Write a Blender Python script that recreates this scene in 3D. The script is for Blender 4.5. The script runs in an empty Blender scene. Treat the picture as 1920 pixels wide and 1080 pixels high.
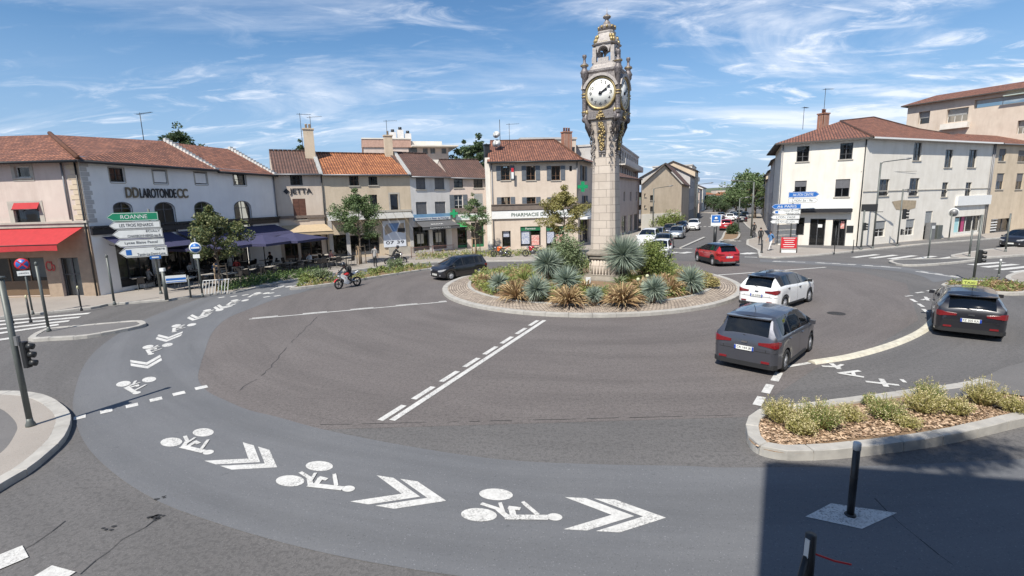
import bpy, bmesh, math, random
from mathutils import Vector, Matrix
random.seed(7)
S = bpy.context.scene
COL = S.collection
R = math.radians
# ------------------------------------------------------------------ camera
FPX, PITCH, ROLL, CAMH = 931.5, .1735, -.027, 5.1
cam = bpy.data.cameras.new('camera'); co = bpy.data.objects.new('camera', cam); COL.objects.link(co)
cam.sensor_width = 36; cam.lens = 36*FPX/1920; cam.clip_start = .1; cam.clip_end = 6000
S.camera = co
def _rows():
    c, s = math.cos(PITCH), math.sin(PITCH)
    X, U, F = Vector((1, 0, 0)), Vector((0, s, c)), Vector((0, c, -s))
    ca, sa = math.cos(ROLL), math.sin(ROLL)
    return X*ca+U*sa, -X*sa+U*ca, F
CX, CU, CF = _rows()
m3 = Matrix((CX, CU, -CF)).transposed()
co.matrix_world = Matrix.Translation((0, 0, CAMH)) @ m3.to_4x4()
def ray(px, py):
    return CX*((px-960)/FPX)+CU*((540-py)/FPX)+CF
def at(px, py, z=0.0):
    d = ray(px, py); t = (CAMH-z)/(-d.z)
    return Vector((d.x*t, d.y*t, z))
# ------------------------------------------------------------------ light
SUN_EL = R(51); SUNV = Vector((-.476*math.cos(SUN_EL), -.879*math.cos(SUN_EL), math.sin(SUN_EL)))
sl = bpy.data.lights.new('sun', 'SUN'); sl.energy = 4.3; sl.angle = R(.5); sl.color = (1, .95, .86)
so = bpy.data.objects.new('sun', sl); COL.objects.link(so)
so.rotation_euler = SUNV.to_track_quat('Z', 'Y').to_euler(); so.location = (0, 0, 60)
W = bpy.data.worlds.new('World'); S.world = W; W.use_nodes = True
nt = W.node_tree; nt.nodes.clear()
def N(nt, t, **k):
    n = nt.nodes.new(t)
    for a, b in k.items(): setattr(n, a, b)
    return n
sky = N(nt, 'ShaderNodeTexSky', sky_type='NISHITA', sun_disc=False)
sky.sun_elevation = SUN_EL; sky.sun_rotation = math.atan2(SUNV.x, SUNV.y); sky.air_density = 1.0; sky.dust_density = .05; sky.ozone_density = 2.2
tc = N(nt, 'ShaderNodeTexCoord'); sep = N(nt, 'ShaderNodeSeparateXYZ'); nt.links.new(tc.outputs['Generated'], sep.inputs[0])
def M_(nt, op, a, b=None, c=None, clamp=False):
    n = N(nt, 'ShaderNodeMath', operation=op, use_clamp=clamp)
    for i, v in enumerate((a, b, c)):
        if v is None: continue
        if isinstance(v, (int, float)): n.inputs[i].default_value = v
        else: nt.links.new(v, n.inputs[i])
    return n.outputs[0]
zz = M_(nt, 'ADD', M_(nt, 'MAXIMUM', sep.outputs['Z'], 0.0), .16)
cmb = N(nt, 'ShaderNodeCombineXYZ')
nt.links.new(M_(nt, 'DIVIDE', sep.outputs['X'], zz), cmb.inputs[0]); nt.links.new(M_(nt, 'DIVIDE', sep.outputs['Y'], zz), cmb.inputs[1])
def cloud(sc, rot, loc, lo, hi, detail=9, rough=.62, dist=.6, stretch=(1, 2.3, 1)):
    mp = N(nt, 'ShaderNodeMapping'); mp.inputs['Scale'].default_value = stretch; mp.inputs['Rotation'].default_value = (0, 0, rot); mp.inputs['Location'].default_value = loc
    nt.links.new(cmb.outputs[0], mp.inputs[0])
    nz = N(nt, 'ShaderNodeTexNoise'); nz.inputs['Scale'].default_value = sc; nz.inputs['Detail'].default_value = detail; nz.inputs['Roughness'].default_value = rough; nz.inputs['Distortion'].default_value = dist
    nt.links.new(mp.outputs[0], nz.inputs[0])
    mr = N(nt, 'ShaderNodeMapRange'); mr.interpolation_type = 'SMOOTHSTEP'; mr.inputs[1].default_value = lo; mr.inputs[2].default_value = hi
    nt.links.new(nz.outputs[0], mr.inputs[0]); return mr.outputs[0]
c1 = cloud(.55, .9, (3.1, 1.7, 0), .46, .74)
c2 = cloud(1.9, 1.2, (7.3, 2.2, 0), .50, .78, dist=1.4)
big = cloud(.22, .4, (1.4, 6.6, 0), .38, .62, detail=3, dist=0)
right = N(nt, 'ShaderNodeMapRange'); right.inputs[1].default_value = .1; right.inputs[2].default_value = .75; right.inputs[4].default_value = .9
nt.links.new(sep.outputs['X'], right.inputs[0])
lowz = N(nt, 'ShaderNodeMapRange'); lowz.inputs[1].default_value = .27; lowz.inputs[2].default_value = .0; lowz.inputs[3].default_value = 0; lowz.inputs[4].default_value = .95
nt.links.new(sep.outputs['Z'], lowz.inputs[0])
cl = M_(nt, 'ADD', M_(nt, 'MULTIPLY', M_(nt, 'ADD', c1, M_(nt, 'MULTIPLY', c2, .6)), M_(nt, 'ADD', big, M_(nt, 'ADD', right.outputs[0], .15))), M_(nt, 'MULTIPLY', lowz.outputs[0], M_(nt, 'MULTIPLY', c2, .9)))
cl = M_(nt, 'MULTIPLY', M_(nt, 'MINIMUM', M_(nt, 'MULTIPLY', cl, 1.25), 1.0), .8)
hs = N(nt, 'ShaderNodeHueSaturation'); hs.inputs['Saturation'].default_value = 1.2; hs.inputs['Value'].default_value = .80; nt.links.new(sky.outputs[0], hs.inputs['Color'])
hz = N(nt, 'ShaderNodeMix', data_type='RGBA'); nt.links.new(lowz.outputs[0], hz.inputs[0]); nt.links.new(hs.outputs[0], hz.inputs[6]); hz.inputs[7].default_value = (1.9, 2.9, 4.7, 1)
mx = N(nt, 'ShaderNodeMix', data_type='RGBA'); nt.links.new(cl, mx.inputs[0]); nt.links.new(hz.outputs[2], mx.inputs[6])
mx.inputs[7].default_value = (6.2, 6.5, 7.1, 1)
bg = N(nt, 'ShaderNodeBackground'); bg.inputs[1].default_value = .108
nt.links.new(mx.outputs[2], bg.inputs[0]); wo = N(nt, 'ShaderNodeOutputWorld'); nt.links.new(bg.outputs[0], wo.inputs[0])
S.view_settings.view_transform = 'Standard'; S.view_settings.look = 'None'; S.view_settings.exposure = .62; S.view_settings.gamma = 1
S.render.resolution_x = 1024; S.render.resolution_y = 576

# ------------------------------------------------------------------ materials
MATS = {}
def mat(name, col, rough=.8, metal=0, col2=None, scale=4, var=.12, bump=0, bscale=30, kind='noise', spec=None, attr=False, stretch=(1, 1, 1), trans=0, coat=0, dirt=0, emit=0):
    if name in MATS: return MATS[name]
    m = bpy.data.materials.new(name); m.use_nodes = True; t = m.node_tree; b = t.nodes['Principled BSDF']
    b.inputs['Roughness'].default_value = rough; b.inputs['Metallic'].default_value = metal
    if spec is not None: b.inputs['Specular IOR Level'].default_value = spec
    if coat: b.inputs['Coat Weight'].default_value = coat; b.inputs['Coat Roughness'].default_value = .05
    c = (*col, 1); d = (*(col2 if col2 else [x*(1-var) for x in col]), 1)
    geo = N(t, 'ShaderNodeTexCoord'); mp = N(t, 'ShaderNodeMapping'); mp.inputs['Scale'].default_value = stretch; t.links.new(geo.outputs['Object'], mp.inputs[0])
    mixn = N(t, 'ShaderNodeMix', data_type='RGBA'); mixn.inputs[6].default_value = c; mixn.inputs[7].default_value = d
    if attr:
        at_ = N(t, 'ShaderNodeAttribute'); at_.attribute_name = 'var'; t.links.new(at_.outputs['Fac'], mixn.inputs[0])
    else:
        nz = N(t, 'ShaderNodeTexNoise'); nz.inputs['Scale'].default_value = scale; nz.inputs['Detail'].default_value = 6; nz.inputs['Roughness'].default_value = .6
        t.links.new(mp.outputs[0], nz.inputs[0])
        mr = N(t, 'ShaderNodeMapRange'); mr.inputs[1].default_value = .32; mr.inputs[2].default_value = .68; t.links.new(nz.outputs[0], mr.inputs[0]); t.links.new(mr.outputs[0], mixn.inputs[0])
    out = mixn.outputs[2]
    if dirt:
        mp2 = N(t, 'ShaderNodeMapping'); mp2.inputs['Scale'].default_value = (1.4, 1.4, .22); t.links.new(geo.outputs['Object'], mp2.inputs[0])
        n2 = N(t, 'ShaderNodeTexNoise'); n2.inputs['Scale'].default_value = 1.3; n2.inputs['Detail'].default_value = 8; n2.inputs['Roughness'].default_value = .7; t.links.new(mp2.outputs[0], n2.inputs[0])
        r2 = N(t, 'ShaderNodeMapRange'); r2.inputs[1].default_value = .45; r2.inputs[2].default_value = .75; r2.inputs[4].default_value = dirt; t.links.new(n2.outputs[0], r2.inputs[0])
        m2 = N(t, 'ShaderNodeMix', data_type='RGBA', blend_type='MULTIPLY'); t.links.new(r2.outputs[0], m2.inputs[0]); t.links.new(out, m2.inputs[6]); m2.inputs[7].default_value = (.52, .47, .42, 1)
        out = m2.outputs[2]
    t.links.new(out, b.inputs['Base Color'])
    if bump:
        n3 = N(t, 'ShaderNodeTexNoise'); n3.inputs['Scale'].default_value = bscale; n3.inputs['Detail'].default_value = 4; t.links.new(geo.outputs['Object'], n3.inputs[0])
        bp = N(t, 'ShaderNodeBump'); bp.inputs['Strength'].default_value = bump; bp.inputs['Distance'].default_value = .02; t.links.new(n3.outputs[0], bp.inputs['Height']); t.links.new(bp.outputs[0], b.inputs['Normal'])
    if trans:
        tr = N(t, 'ShaderNodeBsdfTranslucent'); t.links.new(out, tr.inputs[0]); ms = N(t, 'ShaderNodeMixShader'); ms.inputs[0].default_value = trans
        t.links.new(b.outputs[0], ms.inputs[1]); t.links.new(tr.outputs[0], ms.inputs[2]); t.links.new(ms.outputs[0], t.nodes['Material Output'].inputs[0])
    if emit:
        t.links.new(out, b.inputs['Emission Color']); b.inputs['Emission Strength'].default_value = emit
    MATS[name] = m; return m
def brickmat(name, c1, c2, mortar, bw, bh, ms=.02, rough=.85, bump=.5, var=.5, uv=True, wave=False, offset=.5):
    if name in MATS: return MATS[name]
    m = bpy.data.materials.new(name); m.use_nodes = True; t = m.node_tree; b = t.nodes['Principled BSDF']; b.inputs['Roughness'].default_value = rough
    tcn = N(t, 'ShaderNodeTexCoord'); br = N(t, 'ShaderNodeTexBrick'); br.offset = offset
    br.inputs['Scale'].default_value = 1; br.inputs['Brick Width'].default_value = bw; br.inputs['Row Height'].default_value = bh; br.inputs['Mortar Size'].default_value = ms; br.inputs['Mortar Smooth'].default_value = .3
    br.inputs['Color1'].default_value = (*c1, 1); br.inputs['Color2'].default_value = (*c2, 1); br.inputs['Mortar'].default_value = (*mortar, 1)
    t.links.new(tcn.outputs['UV' if uv else 'Object'], br.inputs[0])
    nz = N(t, 'ShaderNodeTexNoise'); nz.inputs['Scale'].default_value = 1.1; nz.inputs['Detail'].default_value = 8; nz.inputs['Roughness'].default_value = .7; t.links.new(tcn.outputs['Object'], nz.inputs[0])
    r2 = N(t, 'ShaderNodeMapRange'); r2.inputs[1].default_value = .4; r2.inputs[2].default_value = .7; r2.inputs[4].default_value = var; t.links.new(nz.outputs[0], r2.inputs[0])
    m2 = N(t, 'ShaderNodeMix', data_type='RGBA', blend_type='MULTIPLY'); t.links.new(r2.outputs[0], m2.inputs[0]); t.links.new(br.outputs[0], m2.inputs[6]); m2.inputs[7].default_value = (.42, .38, .36, 1)
    t.links.new(m2.outputs[2], b.inputs['Base Color'])
    h = M_(t, 'SUBTRACT', 1.0, br.outputs['Fac'])
    if wave:
        sx = N(t, 'ShaderNodeSeparateXYZ'); t.links.new(tcn.outputs['UV'], sx.inputs[0])
        h = M_(t, 'ADD', h, M_(t, 'ABSOLUTE', M_(t, 'SINE', M_(t, 'MULTIPLY', sx.outputs[0], math.pi/bw))))
        fr = M_(t, 'FRACT', M_(t, 'DIVIDE', sx.outputs[1], bh)); h = M_(t, 'SUBTRACT', h, fr)
    bp = N(t, 'ShaderNodeBump'); bp.inputs['Strength'].default_value = bump; bp.inputs['Distance'].default_value = .04; t.links.new(h, bp.inputs['Height']); t.links.new(bp.outputs[0], b.inputs['Normal'])
    MATS[name] = m; return m
def asphalt(name, c, c2, speck, ring=True):
    m = bpy.data.materials.new(name); m.use_nodes = True; t = m.node_tree; b = t.nodes['Principled BSDF']; b.inputs['Roughness'].default_value = .88
    g = N(t, 'ShaderNodeTexCoord')
    def nz(sc, lo, hi, det=5, st=(1, 1, 1)):
        mp = N(t, 'ShaderNodeMapping'); mp.inputs['Scale'].default_value = st; t.links.new(g.outputs['Object'], mp.inputs[0])
        n = N(t, 'ShaderNodeTexNoise'); n.inputs['Scale'].default_value = sc; n.inputs['Detail'].default_value = det; n.inputs['Roughness'].default_value = .65; t.links.new(mp.outputs[0], n.inputs[0])
        r = N(t, 'ShaderNodeMapRange'); r.inputs[1].default_value = lo; r.inputs[2].default_value = hi; t.links.new(n.outputs[0], r.inputs[0]); return r.outputs[0], n.outputs[0]
    def mixc(f, a, bb, mode='MIX'):
        x = N(t, 'ShaderNodeMix', data_type='RGBA', blend_type=mode); t.links.new(f, x.inputs[0])
        for i, v in ((6, a), (7, bb)):
            if isinstance(v, tuple): x.inputs[i].default_value = (*v, 1)
            else: t.links.new(v, x.inputs[i])
        return x.outputs[2]
    a = mixc(nz(.35, .35, .7)[0], c, c2)
    a = mixc(nz(55, .62, .80, 2)[0], a, speck)
    a = mixc(nz(38, .40, .20, 2)[0], a, tuple(x*.45 for x in c))
    a = mixc(nz(2.2, .66, .74, 9)[0], a, tuple(x*.62 for x in c))
    if ring == True:
        a = mixc(nz(24, .52, .68, 3)[0], a, tuple(x*.70 for x in c)); a = mixc(nz(11, .50, .62, 3)[0], a, tuple(x*.80 for x in c))
    a = mixc(nz(31, .64, .74, 2)[0], a, tuple(min(.3, x*1.9) for x in c))
    if ring:
        sx = N(t, 'ShaderNodeSeparateXYZ'); t.links.new(g.outputs['Object'], sx.inputs[0]); dx = M_(t, 'SUBTRACT', sx.outputs[0], 4.5); dy = M_(t, 'SUBTRACT', sx.outputs[1], 29.6)
        rr = M_(t, 'SQRT', M_(t, 'ADD', M_(t, 'MULTIPLY', dx, dx), M_(t, 'MULTIPLY', dy, dy))); an = M_(t, 'ARCTAN2', dy, dx); cc = N(t, 'ShaderNodeCombineXYZ'); t.links.new(M_(t, 'MULTIPLY', rr, .9), cc.inputs[0]); t.links.new(M_(t, 'MULTIPLY', an, 1.6), cc.inputs[1])
        n_ = N(t, 'ShaderNodeTexNoise'); n_.inputs['Scale'].default_value = 1.0; n_.inputs['Detail'].default_value = 7; n_.inputs['Roughness'].default_value = .68; t.links.new(cc.outputs[0], n_.inputs[0])
        for lo, hi, k in (((.48, .68, .84), (.50, .34, 1.09)) if ring == True else ((.48, .68, .86), (.50, .34, 1.1))):
            r_ = N(t, 'ShaderNodeMapRange'); r_.inputs[1].default_value = lo; r_.inputs[2].default_value = hi; t.links.new(n_.outputs[0], r_.inputs[0]); a = mixc(r_.outputs[0], a, (k, k, k), 'MULTIPLY')
    t.links.new(a, b.inputs['Base Color'])
    bp = N(t, 'ShaderNodeBump'); bp.inputs['Strength'].default_value = .35; bp.inputs['Distance'].default_value = .01; t.links.new(nz(90, 0, 1, 3)[1], bp.inputs['Height']); t.links.new(bp.outputs[0], b.inputs['Normal'])
    MATS[name] = m; return m
ASPH = asphalt('asphalt', (.108, .103, .101), (.127, .120, .117), (.33, .32, .30))
ASPB = asphalt('asphalt_brown', (.122, .107, .102), (.143, .127, .120), (.36, .34, .31))
ASPD = asphalt('asphalt_patch', (.100, .097, .096), (.115, .111, .110), (.31, .30, .29))
ASPL = asphalt('asphalt_lane', (.114, .117, .125), (.130, .132, .138), (.21, .21, .21), .5)
PAVE = asphalt('pavement', (.27, .24, .21), (.33, .295, .26), (.44, .42, .38), False)
PAVG = asphalt('pavement_grey', (.12, .115, .112), (.15, .142, .138), (.25, .24, .23), False)
KERB = mat('kerb_stone', (.42, .40, .365), .85, col2=(.31, .295, .27), scale=3, bump=.3, bscale=60)
PAINT = mat('road_paint', (.62, .61, .58), .75, col2=(.47, .46, .44), scale=9, bump=.3, bscale=90)
def wear():
    t = PAINT.node_tree; b = t.nodes['Principled BSDF']; src = b.inputs['Base Color'].links[0].from_socket; g = N(t, 'ShaderNodeTexCoord')
    f = []
    for sc, lo, hi in ((1.3, .40, .62), (34, .50, .62)):
        n = N(t, 'ShaderNodeTexNoise'); n.inputs['Scale'].default_value = sc; n.inputs['Detail'].default_value = 5; t.links.new(g.outputs['Object'], n.inputs[0]); r = N(t, 'ShaderNodeMapRange'); r.inputs[1].default_value = lo; r.inputs[2].default_value = hi; t.links.new(n.outputs[0], r.inputs[0]); f.append(r.outputs[0])
    x = N(t, 'ShaderNodeMix', data_type='RGBA'); t.links.new(M_(t, 'MULTIPLY', M_(t, 'MULTIPLY', f[0], f[1]), .75), x.inputs[0]); t.links.new(src, x.inputs[6]); x.inputs[7].default_value = (.13, .125, .12, 1); t.links.new(x.outputs[2], b.inputs['Base Color'])
wear()
def glassmat(n, tint, rough=.02, ior=1.5, opac=.25, base=(.01, .012, .014)):
    m = bpy.data.materials.new(n); m.use_nodes = True; t = m.node_tree; t.nodes.remove(t.nodes['Principled BSDF'])
    tr = N(t, 'ShaderNodeBsdfTransparent'); tr.inputs[0].default_value = (*tint, 1); gl = N(t, 'ShaderNodeBsdfGlossy'); gl.inputs['Roughness'].default_value = rough; df = N(t, 'ShaderNodeBsdfDiffuse'); df.inputs[0].default_value = (*base, 1)
    g = N(t, 'ShaderNodeTexCoord'); nz = N(t, 'ShaderNodeTexNoise'); nz.inputs['Scale'].default_value = .9; t.links.new(g.outputs['Object'], nz.inputs[0]); bp = N(t, 'ShaderNodeBump'); bp.inputs['Strength'].default_value = .12; bp.inputs['Distance'].default_value = .06; t.links.new(nz.outputs[0], bp.inputs['Height']); t.links.new(bp.outputs[0], gl.inputs['Normal'])
    m1 = N(t, 'ShaderNodeMixShader'); m1.inputs[0].default_value = opac; t.links.new(tr.outputs[0], m1.inputs[1]); t.links.new(df.outputs[0], m1.inputs[2])
    fr = N(t, 'ShaderNodeFresnel'); fr.inputs[0].default_value = ior; m2 = N(t, 'ShaderNodeMixShader'); t.links.new(M_(t, 'MINIMUM', M_(t, 'MULTIPLY', fr.outputs[0], 1.6), 1.0), m2.inputs[0]); t.links.new(m1.outputs[0], m2.inputs[1]); t.links.new(gl.outputs[0], m2.inputs[2]); t.links.new(m2.outputs[0], t.nodes['Material Output'].inputs[0])
    return m
GLASS = glassmat('window_glass', (.62, .66, .66))
CURT = mat('curtain', (.50, .48, .44), .95, var=.25, scale=3)
DARK = mat('dark_metal', (.02, .021, .022), .45, spec=.5)
POLEM = mat('grey_green_pole', (.12, .13, .12), .5, metal=.2, var=.2)
WHITE = mat('white_paint', (.72, .72, .70), .5, var=.08)
SOIL = mat('mulch', (.30, .20, .12), .95, col2=(.13, .085, .05), scale=14, bump=.9, bscale=40)
RUB = mat('rubber', (.022, .022, .022), .8)
def paint(n, c, metal=0, rough=.28): return mat(n, c, rough, metal=metal, coat=.8, var=.04)

# ------------------------------------------------------------------ objects
def tag(o, label=None, cat=None, group=None, kind=None):
    if label: o['label'] = label
    if cat: o['category'] = cat
    if group: o['group'] = group
    if kind: o['kind'] = kind
    return o
def empty(name, loc=(0, 0, 0), rz=0, label=None, cat=None, group=None, kind=None):
    o = bpy.data.objects.new(name, None); COL.objects.link(o); o.location = loc; o.rotation_euler = (0, 0, rz); o.empty_display_size = .3
    return tag(o, label, cat, group, kind)
def rootof(o):
    while o.parent: o = o.parent
    return o
class MB:
    def __init__(s): s.v = []; s.f = []; s.m = []; s.a = []; s.uv = []; s.sm = []; s.T = None; s.mi = 0; s.var = None; s.smooth = False
    def add(s, vs, fs, uvs=None, smooth=None):
        n = len(s.v)
        for p in vs:
            p = Vector(p)
            s.v.append(s.T @ p if s.T is not None else p)
        for i, f in enumerate(fs):
            s.f.append([n+k for k in f]); s.m.append(s.mi); s.a.append(random.random() if s.var is None else s.var); s.sm.append(s.smooth if smooth is None else smooth)
            s.uv.append(uvs[i] if uvs else None)
    def quad(s, *p, uv=None): s.add(p, [list(range(len(p)))], [uv] if uv else None)
    def box(s, c, d, rz=0, bev=0):
        x, y, z = c; a, b, h = d[0]/2, d[1]/2, d[2]/2; cs, sn = math.cos(rz), math.sin(rz)
        if bev and min(a, b) > bev:
            pl = [(-a+bev, -b), (a-bev, -b), (a, -b+bev), (a, b-bev), (a-bev, b), (-a+bev, b), (-a, b-bev), (-a, -b+bev)]
        else: pl = [(-a, -b), (a, -b), (a, b), (-a, b)]
        s.prism([(x+p*cs-q*sn, y+p*sn+q*cs) for p, q in pl], z-h, z+h)
    def prism(s, pl, z0, z1, top=None, bottom=True):
        n = len(pl); top = top or pl
        vs = [(p[0], p[1], z0) for p in pl]+[(p[0], p[1], z1) for p in top]
        fs = [[i, (i+1) % n, n+(i+1) % n, n+i] for i in range(n)]+[list(range(n, 2*n))]
        if bottom: fs.append(list(range(n-1, -1, -1)))
        s.add(vs, fs)
    def tube(s, pts, r, n=8, cap=True):
        pts = [Vector(p) for p in pts]; rs = r if isinstance(r, (list, tuple)) else [r]*len(pts); vs = []; fs = []
        for i, p in enumerate(pts):
            d = (pts[min(i+1, len(pts)-1)]-pts[max(i-1, 0)]).normalized(); a = Vector((0, 0, 1)) if abs(d.z) < .95 else Vector((1, 0, 0))
            x = d.cross(a).normalized(); y = d.cross(x)
            for k in range(n):
                t = 2*math.pi*k/n; vs.append(p+x*(rs[i]*math.cos(t))+y*(rs[i]*math.sin(t)))
        for i in range(len(pts)-1):
            for k in range(n):
                a, b = i*n+k, i*n+(k+1) % n; fs.append([a, a+n, b+n, b])
        if cap: fs += [list(range(n)), list(range((len(pts)-1)*n+n-1, (len(pts)-1)*n-1, -1))]
        s.add(vs, fs, smooth=n > 5)
    def lathe(s, prof, c=(0, 0, 0), n=16, axis='z', sq=0, smooth=True, rot=0):
        vs = []; fs = []
        for r, z in prof:
            for k in range(n):
                t = 2*math.pi*k/n+rot; a, b = r*math.cos(t), r*math.sin(t)
                vs.append({'z': (c[0]+a, c[1]+b, c[2]+z), 'y': (c[0]+a, c[1]+z, c[2]+b), 'x': (c[0]+z, c[1]+a, c[2]+b)}[axis])
        for i in range(len(prof)-1):
            for k in range(n):
                a, b = i*n+k, i*n+(k+1) % n; fs.append([a, b, b+n, a+n])
        fs.append(list(range(n-1, -1, -1))); e = (len(prof)-1)*n; fs.append(list(range(e, e+n)))
        s.add(vs, fs, smooth=smooth)
    def ball(s, c, r, n=10, m=7):
        rr = r if isinstance(r, (list, tuple)) else (r, r, r); vs = []; fs = []
        for i in range(1, m):
            for k in range(n):
                a = math.pi*i/m; t = 2*math.pi*k/n; vs.append((c[0]+rr[0]*math.sin(a)*math.cos(t), c[1]+rr[1]*math.sin(a)*math.sin(t), c[2]+rr[2]*math.cos(a)))
        for i in range(m-2):
            for k in range(n):
                a, b = i*n+k, i*n+(k+1) % n; fs.append([a, a+n, b+n, b])
        vs += [(c[0], c[1], c[2]+rr[2]), (c[0], c[1], c[2]-rr[2])]; T, B = len(vs)-2, len(vs)-1
        for k in range(n): fs.append([T, k, (k+1) % n]); fs.append([B, (m-2)*n+(k+1) % n, (m-2)*n+k])
        s.add(vs, fs, smooth=True)
    def build(s, name, mats, parent=None, fixn=False, **k):
        me = bpy.data.meshes.new(name); off = Vector(rootof(parent).location) if parent else Vector((0, 0, 0))
        me.from_pydata([tuple(p-off) for p in s.v], [], s.f)
        mats = mats if isinstance(mats, (list, tuple)) else [mats]
        for q in mats: me.materials.append(q)
        me.polygons.foreach_set('material_index', s.m); me.polygons.foreach_set('use_smooth', s.sm)
        at_ = me.attributes.new('var', 'FLOAT', 'FACE'); at_.data.foreach_set('value', s.a)
        if any(u is not None for u in s.uv):
            ul = me.uv_layers.new(name='uv'); i = 0
            for f, u in zip(s.f, s.uv):
                for j in range(len(f)):
                    ul.data[i].uv = u[j] if u else (0, 0); i += 1
        if fixn:
            bm = bmesh.new(); bm.from_mesh(me); bmesh.ops.recalc_face_normals(bm, faces=bm.faces); bm.to_mesh(me); bm.free()
        o = bpy.data.objects.new(name, me); COL.objects.link(o)
        if parent: o.parent = parent
        return tag(o, **k)
def copy_tree(o, parent=None):
    c = o.copy(); COL.objects.link(c); c.parent = parent
    if o.parent is None and parent is None: pass
    for ch in o.children: copy_tree(ch, c)
    return c
def text(s, w, h, M, name, m, parent, depth=.02, thin=0, **k):
    cu = bpy.data.curves.new('t', 'FONT'); cu.body = s; cu.extrude = depth/2; cu.align_x = 'CENTER'; cu.align_y = 'CENTER'; cu.offset = thin
    o = bpy.data.objects.new('t', cu); COL.objects.link(o); bpy.context.view_layer.update()
    me = bpy.data.meshes.new_from_object(o.evaluated_get(bpy.context.evaluated_depsgraph_get())); bpy.data.objects.remove(o)
    xs = [v.co.x for v in me.vertices]; ys = [v.co.y for v in me.vertices]
    cx, cy = (min(xs)+max(xs))/2, (min(ys)+max(ys))/2; sx, sy = w/(max(xs)-min(xs)), h/(max(ys)-min(ys)); off = Vector(rootof(parent).location)
    for v in me.vertices: v.co = (M @ Vector(((v.co.x-cx)*sx, (v.co.y-cy)*sy, v.co.z)))-off
    me.materials.clear(); me.materials.append(m); me.name = name
    t = bpy.data.objects.new(name, me); COL.objects.link(t); t.parent = parent
    return tag(t, **k)
# ------------------------------------------------------------------ ground
def poly(name, pts, z, m, **k):
    b = MB(); b.add([(p[0], p[1], z) for p in pts], [list(range(len(pts)))]); 
    me_o = b.build(name, m, kind='structure', **k)
    bm = bmesh.new(); bm.from_mesh(me_o.data); bmesh.ops.triangulate(bm, faces=bm.faces)
    for f in bm.faces:
        if f.normal.z < 0: f.normal_flip()
    bm.to_mesh(me_o.data); bm.free(); return me_o
def smooth(pts, n=4, closed=False):
    P = [Vector(p).to_2d() for p in pts]; out = []; L = len(P); rng = range(L if closed else L-1)
    for i in rng:
        if closed: a, b, c, d = P[i-1], P[i], P[(i+1) % L], P[(i+2) % L]
        else: a, b, c, d = P[max(i-1, 0)], P[i], P[i+1], P[min(i+2, L-1)]
        for k in range(n):
            t = k/n; out.append(.5*((2*b)+(c-a)*t+(2*a-5*b+4*c-d)*t*t+(3*b-a-3*c+d)*t**3))
    if not closed: out.append(P[-1])
    return out
def px(l, z=0): return [at(x, y, z) for x, y in l]
g = MB(); g.box((0, 400, -.5), (3000, 3000, 1)); road = g.build('ground', ASPH, kind='structure')
IC = Vector((4.5, 29.6))
lin = smooth(px([(2060, 850), (1900, 862), (1700, 872), (1540, 876), (1440, 877), (1345, 877), (1280, 874), (1116, 871), (938, 862), (759, 836), (606, 805.5), (519, 782), (466, 769), (425, 752), (389, 734), (372, 712), (375, 688), (384, 660), (398, 624), (425, 598), (467, 580), (523, 559), (564, 549)]), 5)
lout = smooth(px([(2300, 1020), (2100, 1060), (1900, 1090), (1700, 1105), (1500, 1112), (1300, 1112), (1100, 1100), (900, 1085), (760, 1066), (620, 1040), (504, 1011), (402, 980), (300, 942), (220, 893), (165, 840), (142, 790), (138, 745), (160, 682), (200, 641), (260, 605), (330, 576), (400, 553), (455, 545), (508, 535), (568, 524), (640, 512), (700, 504)]), 5)
lin2 = lin+[at(640, 521).to_2d(), at(700, 512).to_2d()]
poly('cycle_lane', lout+lin2[::-1], .008, ASPL)
bp = [p for p in lin if True][::-1]
brown = px([(640, 534), (787, 508), (925, 499), (1100, 492), (1290, 490), (1420, 495), (1530, 503), (1620, 512), (1700, 532), (1722, 600), (1640, 650), (1530, 690), (1440, 750), (1402, 782)])
left_in = [p for p in lin if p.x < -4.2][::-1]
poly('roundabout_asphalt', left_in[::1]+[Vector(p).to_2d() for p in brown[::-1]], .004, ASPB)
farlane = smooth(px([(1425, 486), (1500, 489), (1600, 494), (1690, 501), (1760, 512), (1800, 522)]), 4)
farlane2 = smooth(px([(1425, 491.5), (1500, 495), (1600, 501), (1690, 510), (1730, 519), (1750, 530)]), 4)
poly('cycle_lane', farlane+farlane2[::-1], .008, ASPL)
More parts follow.
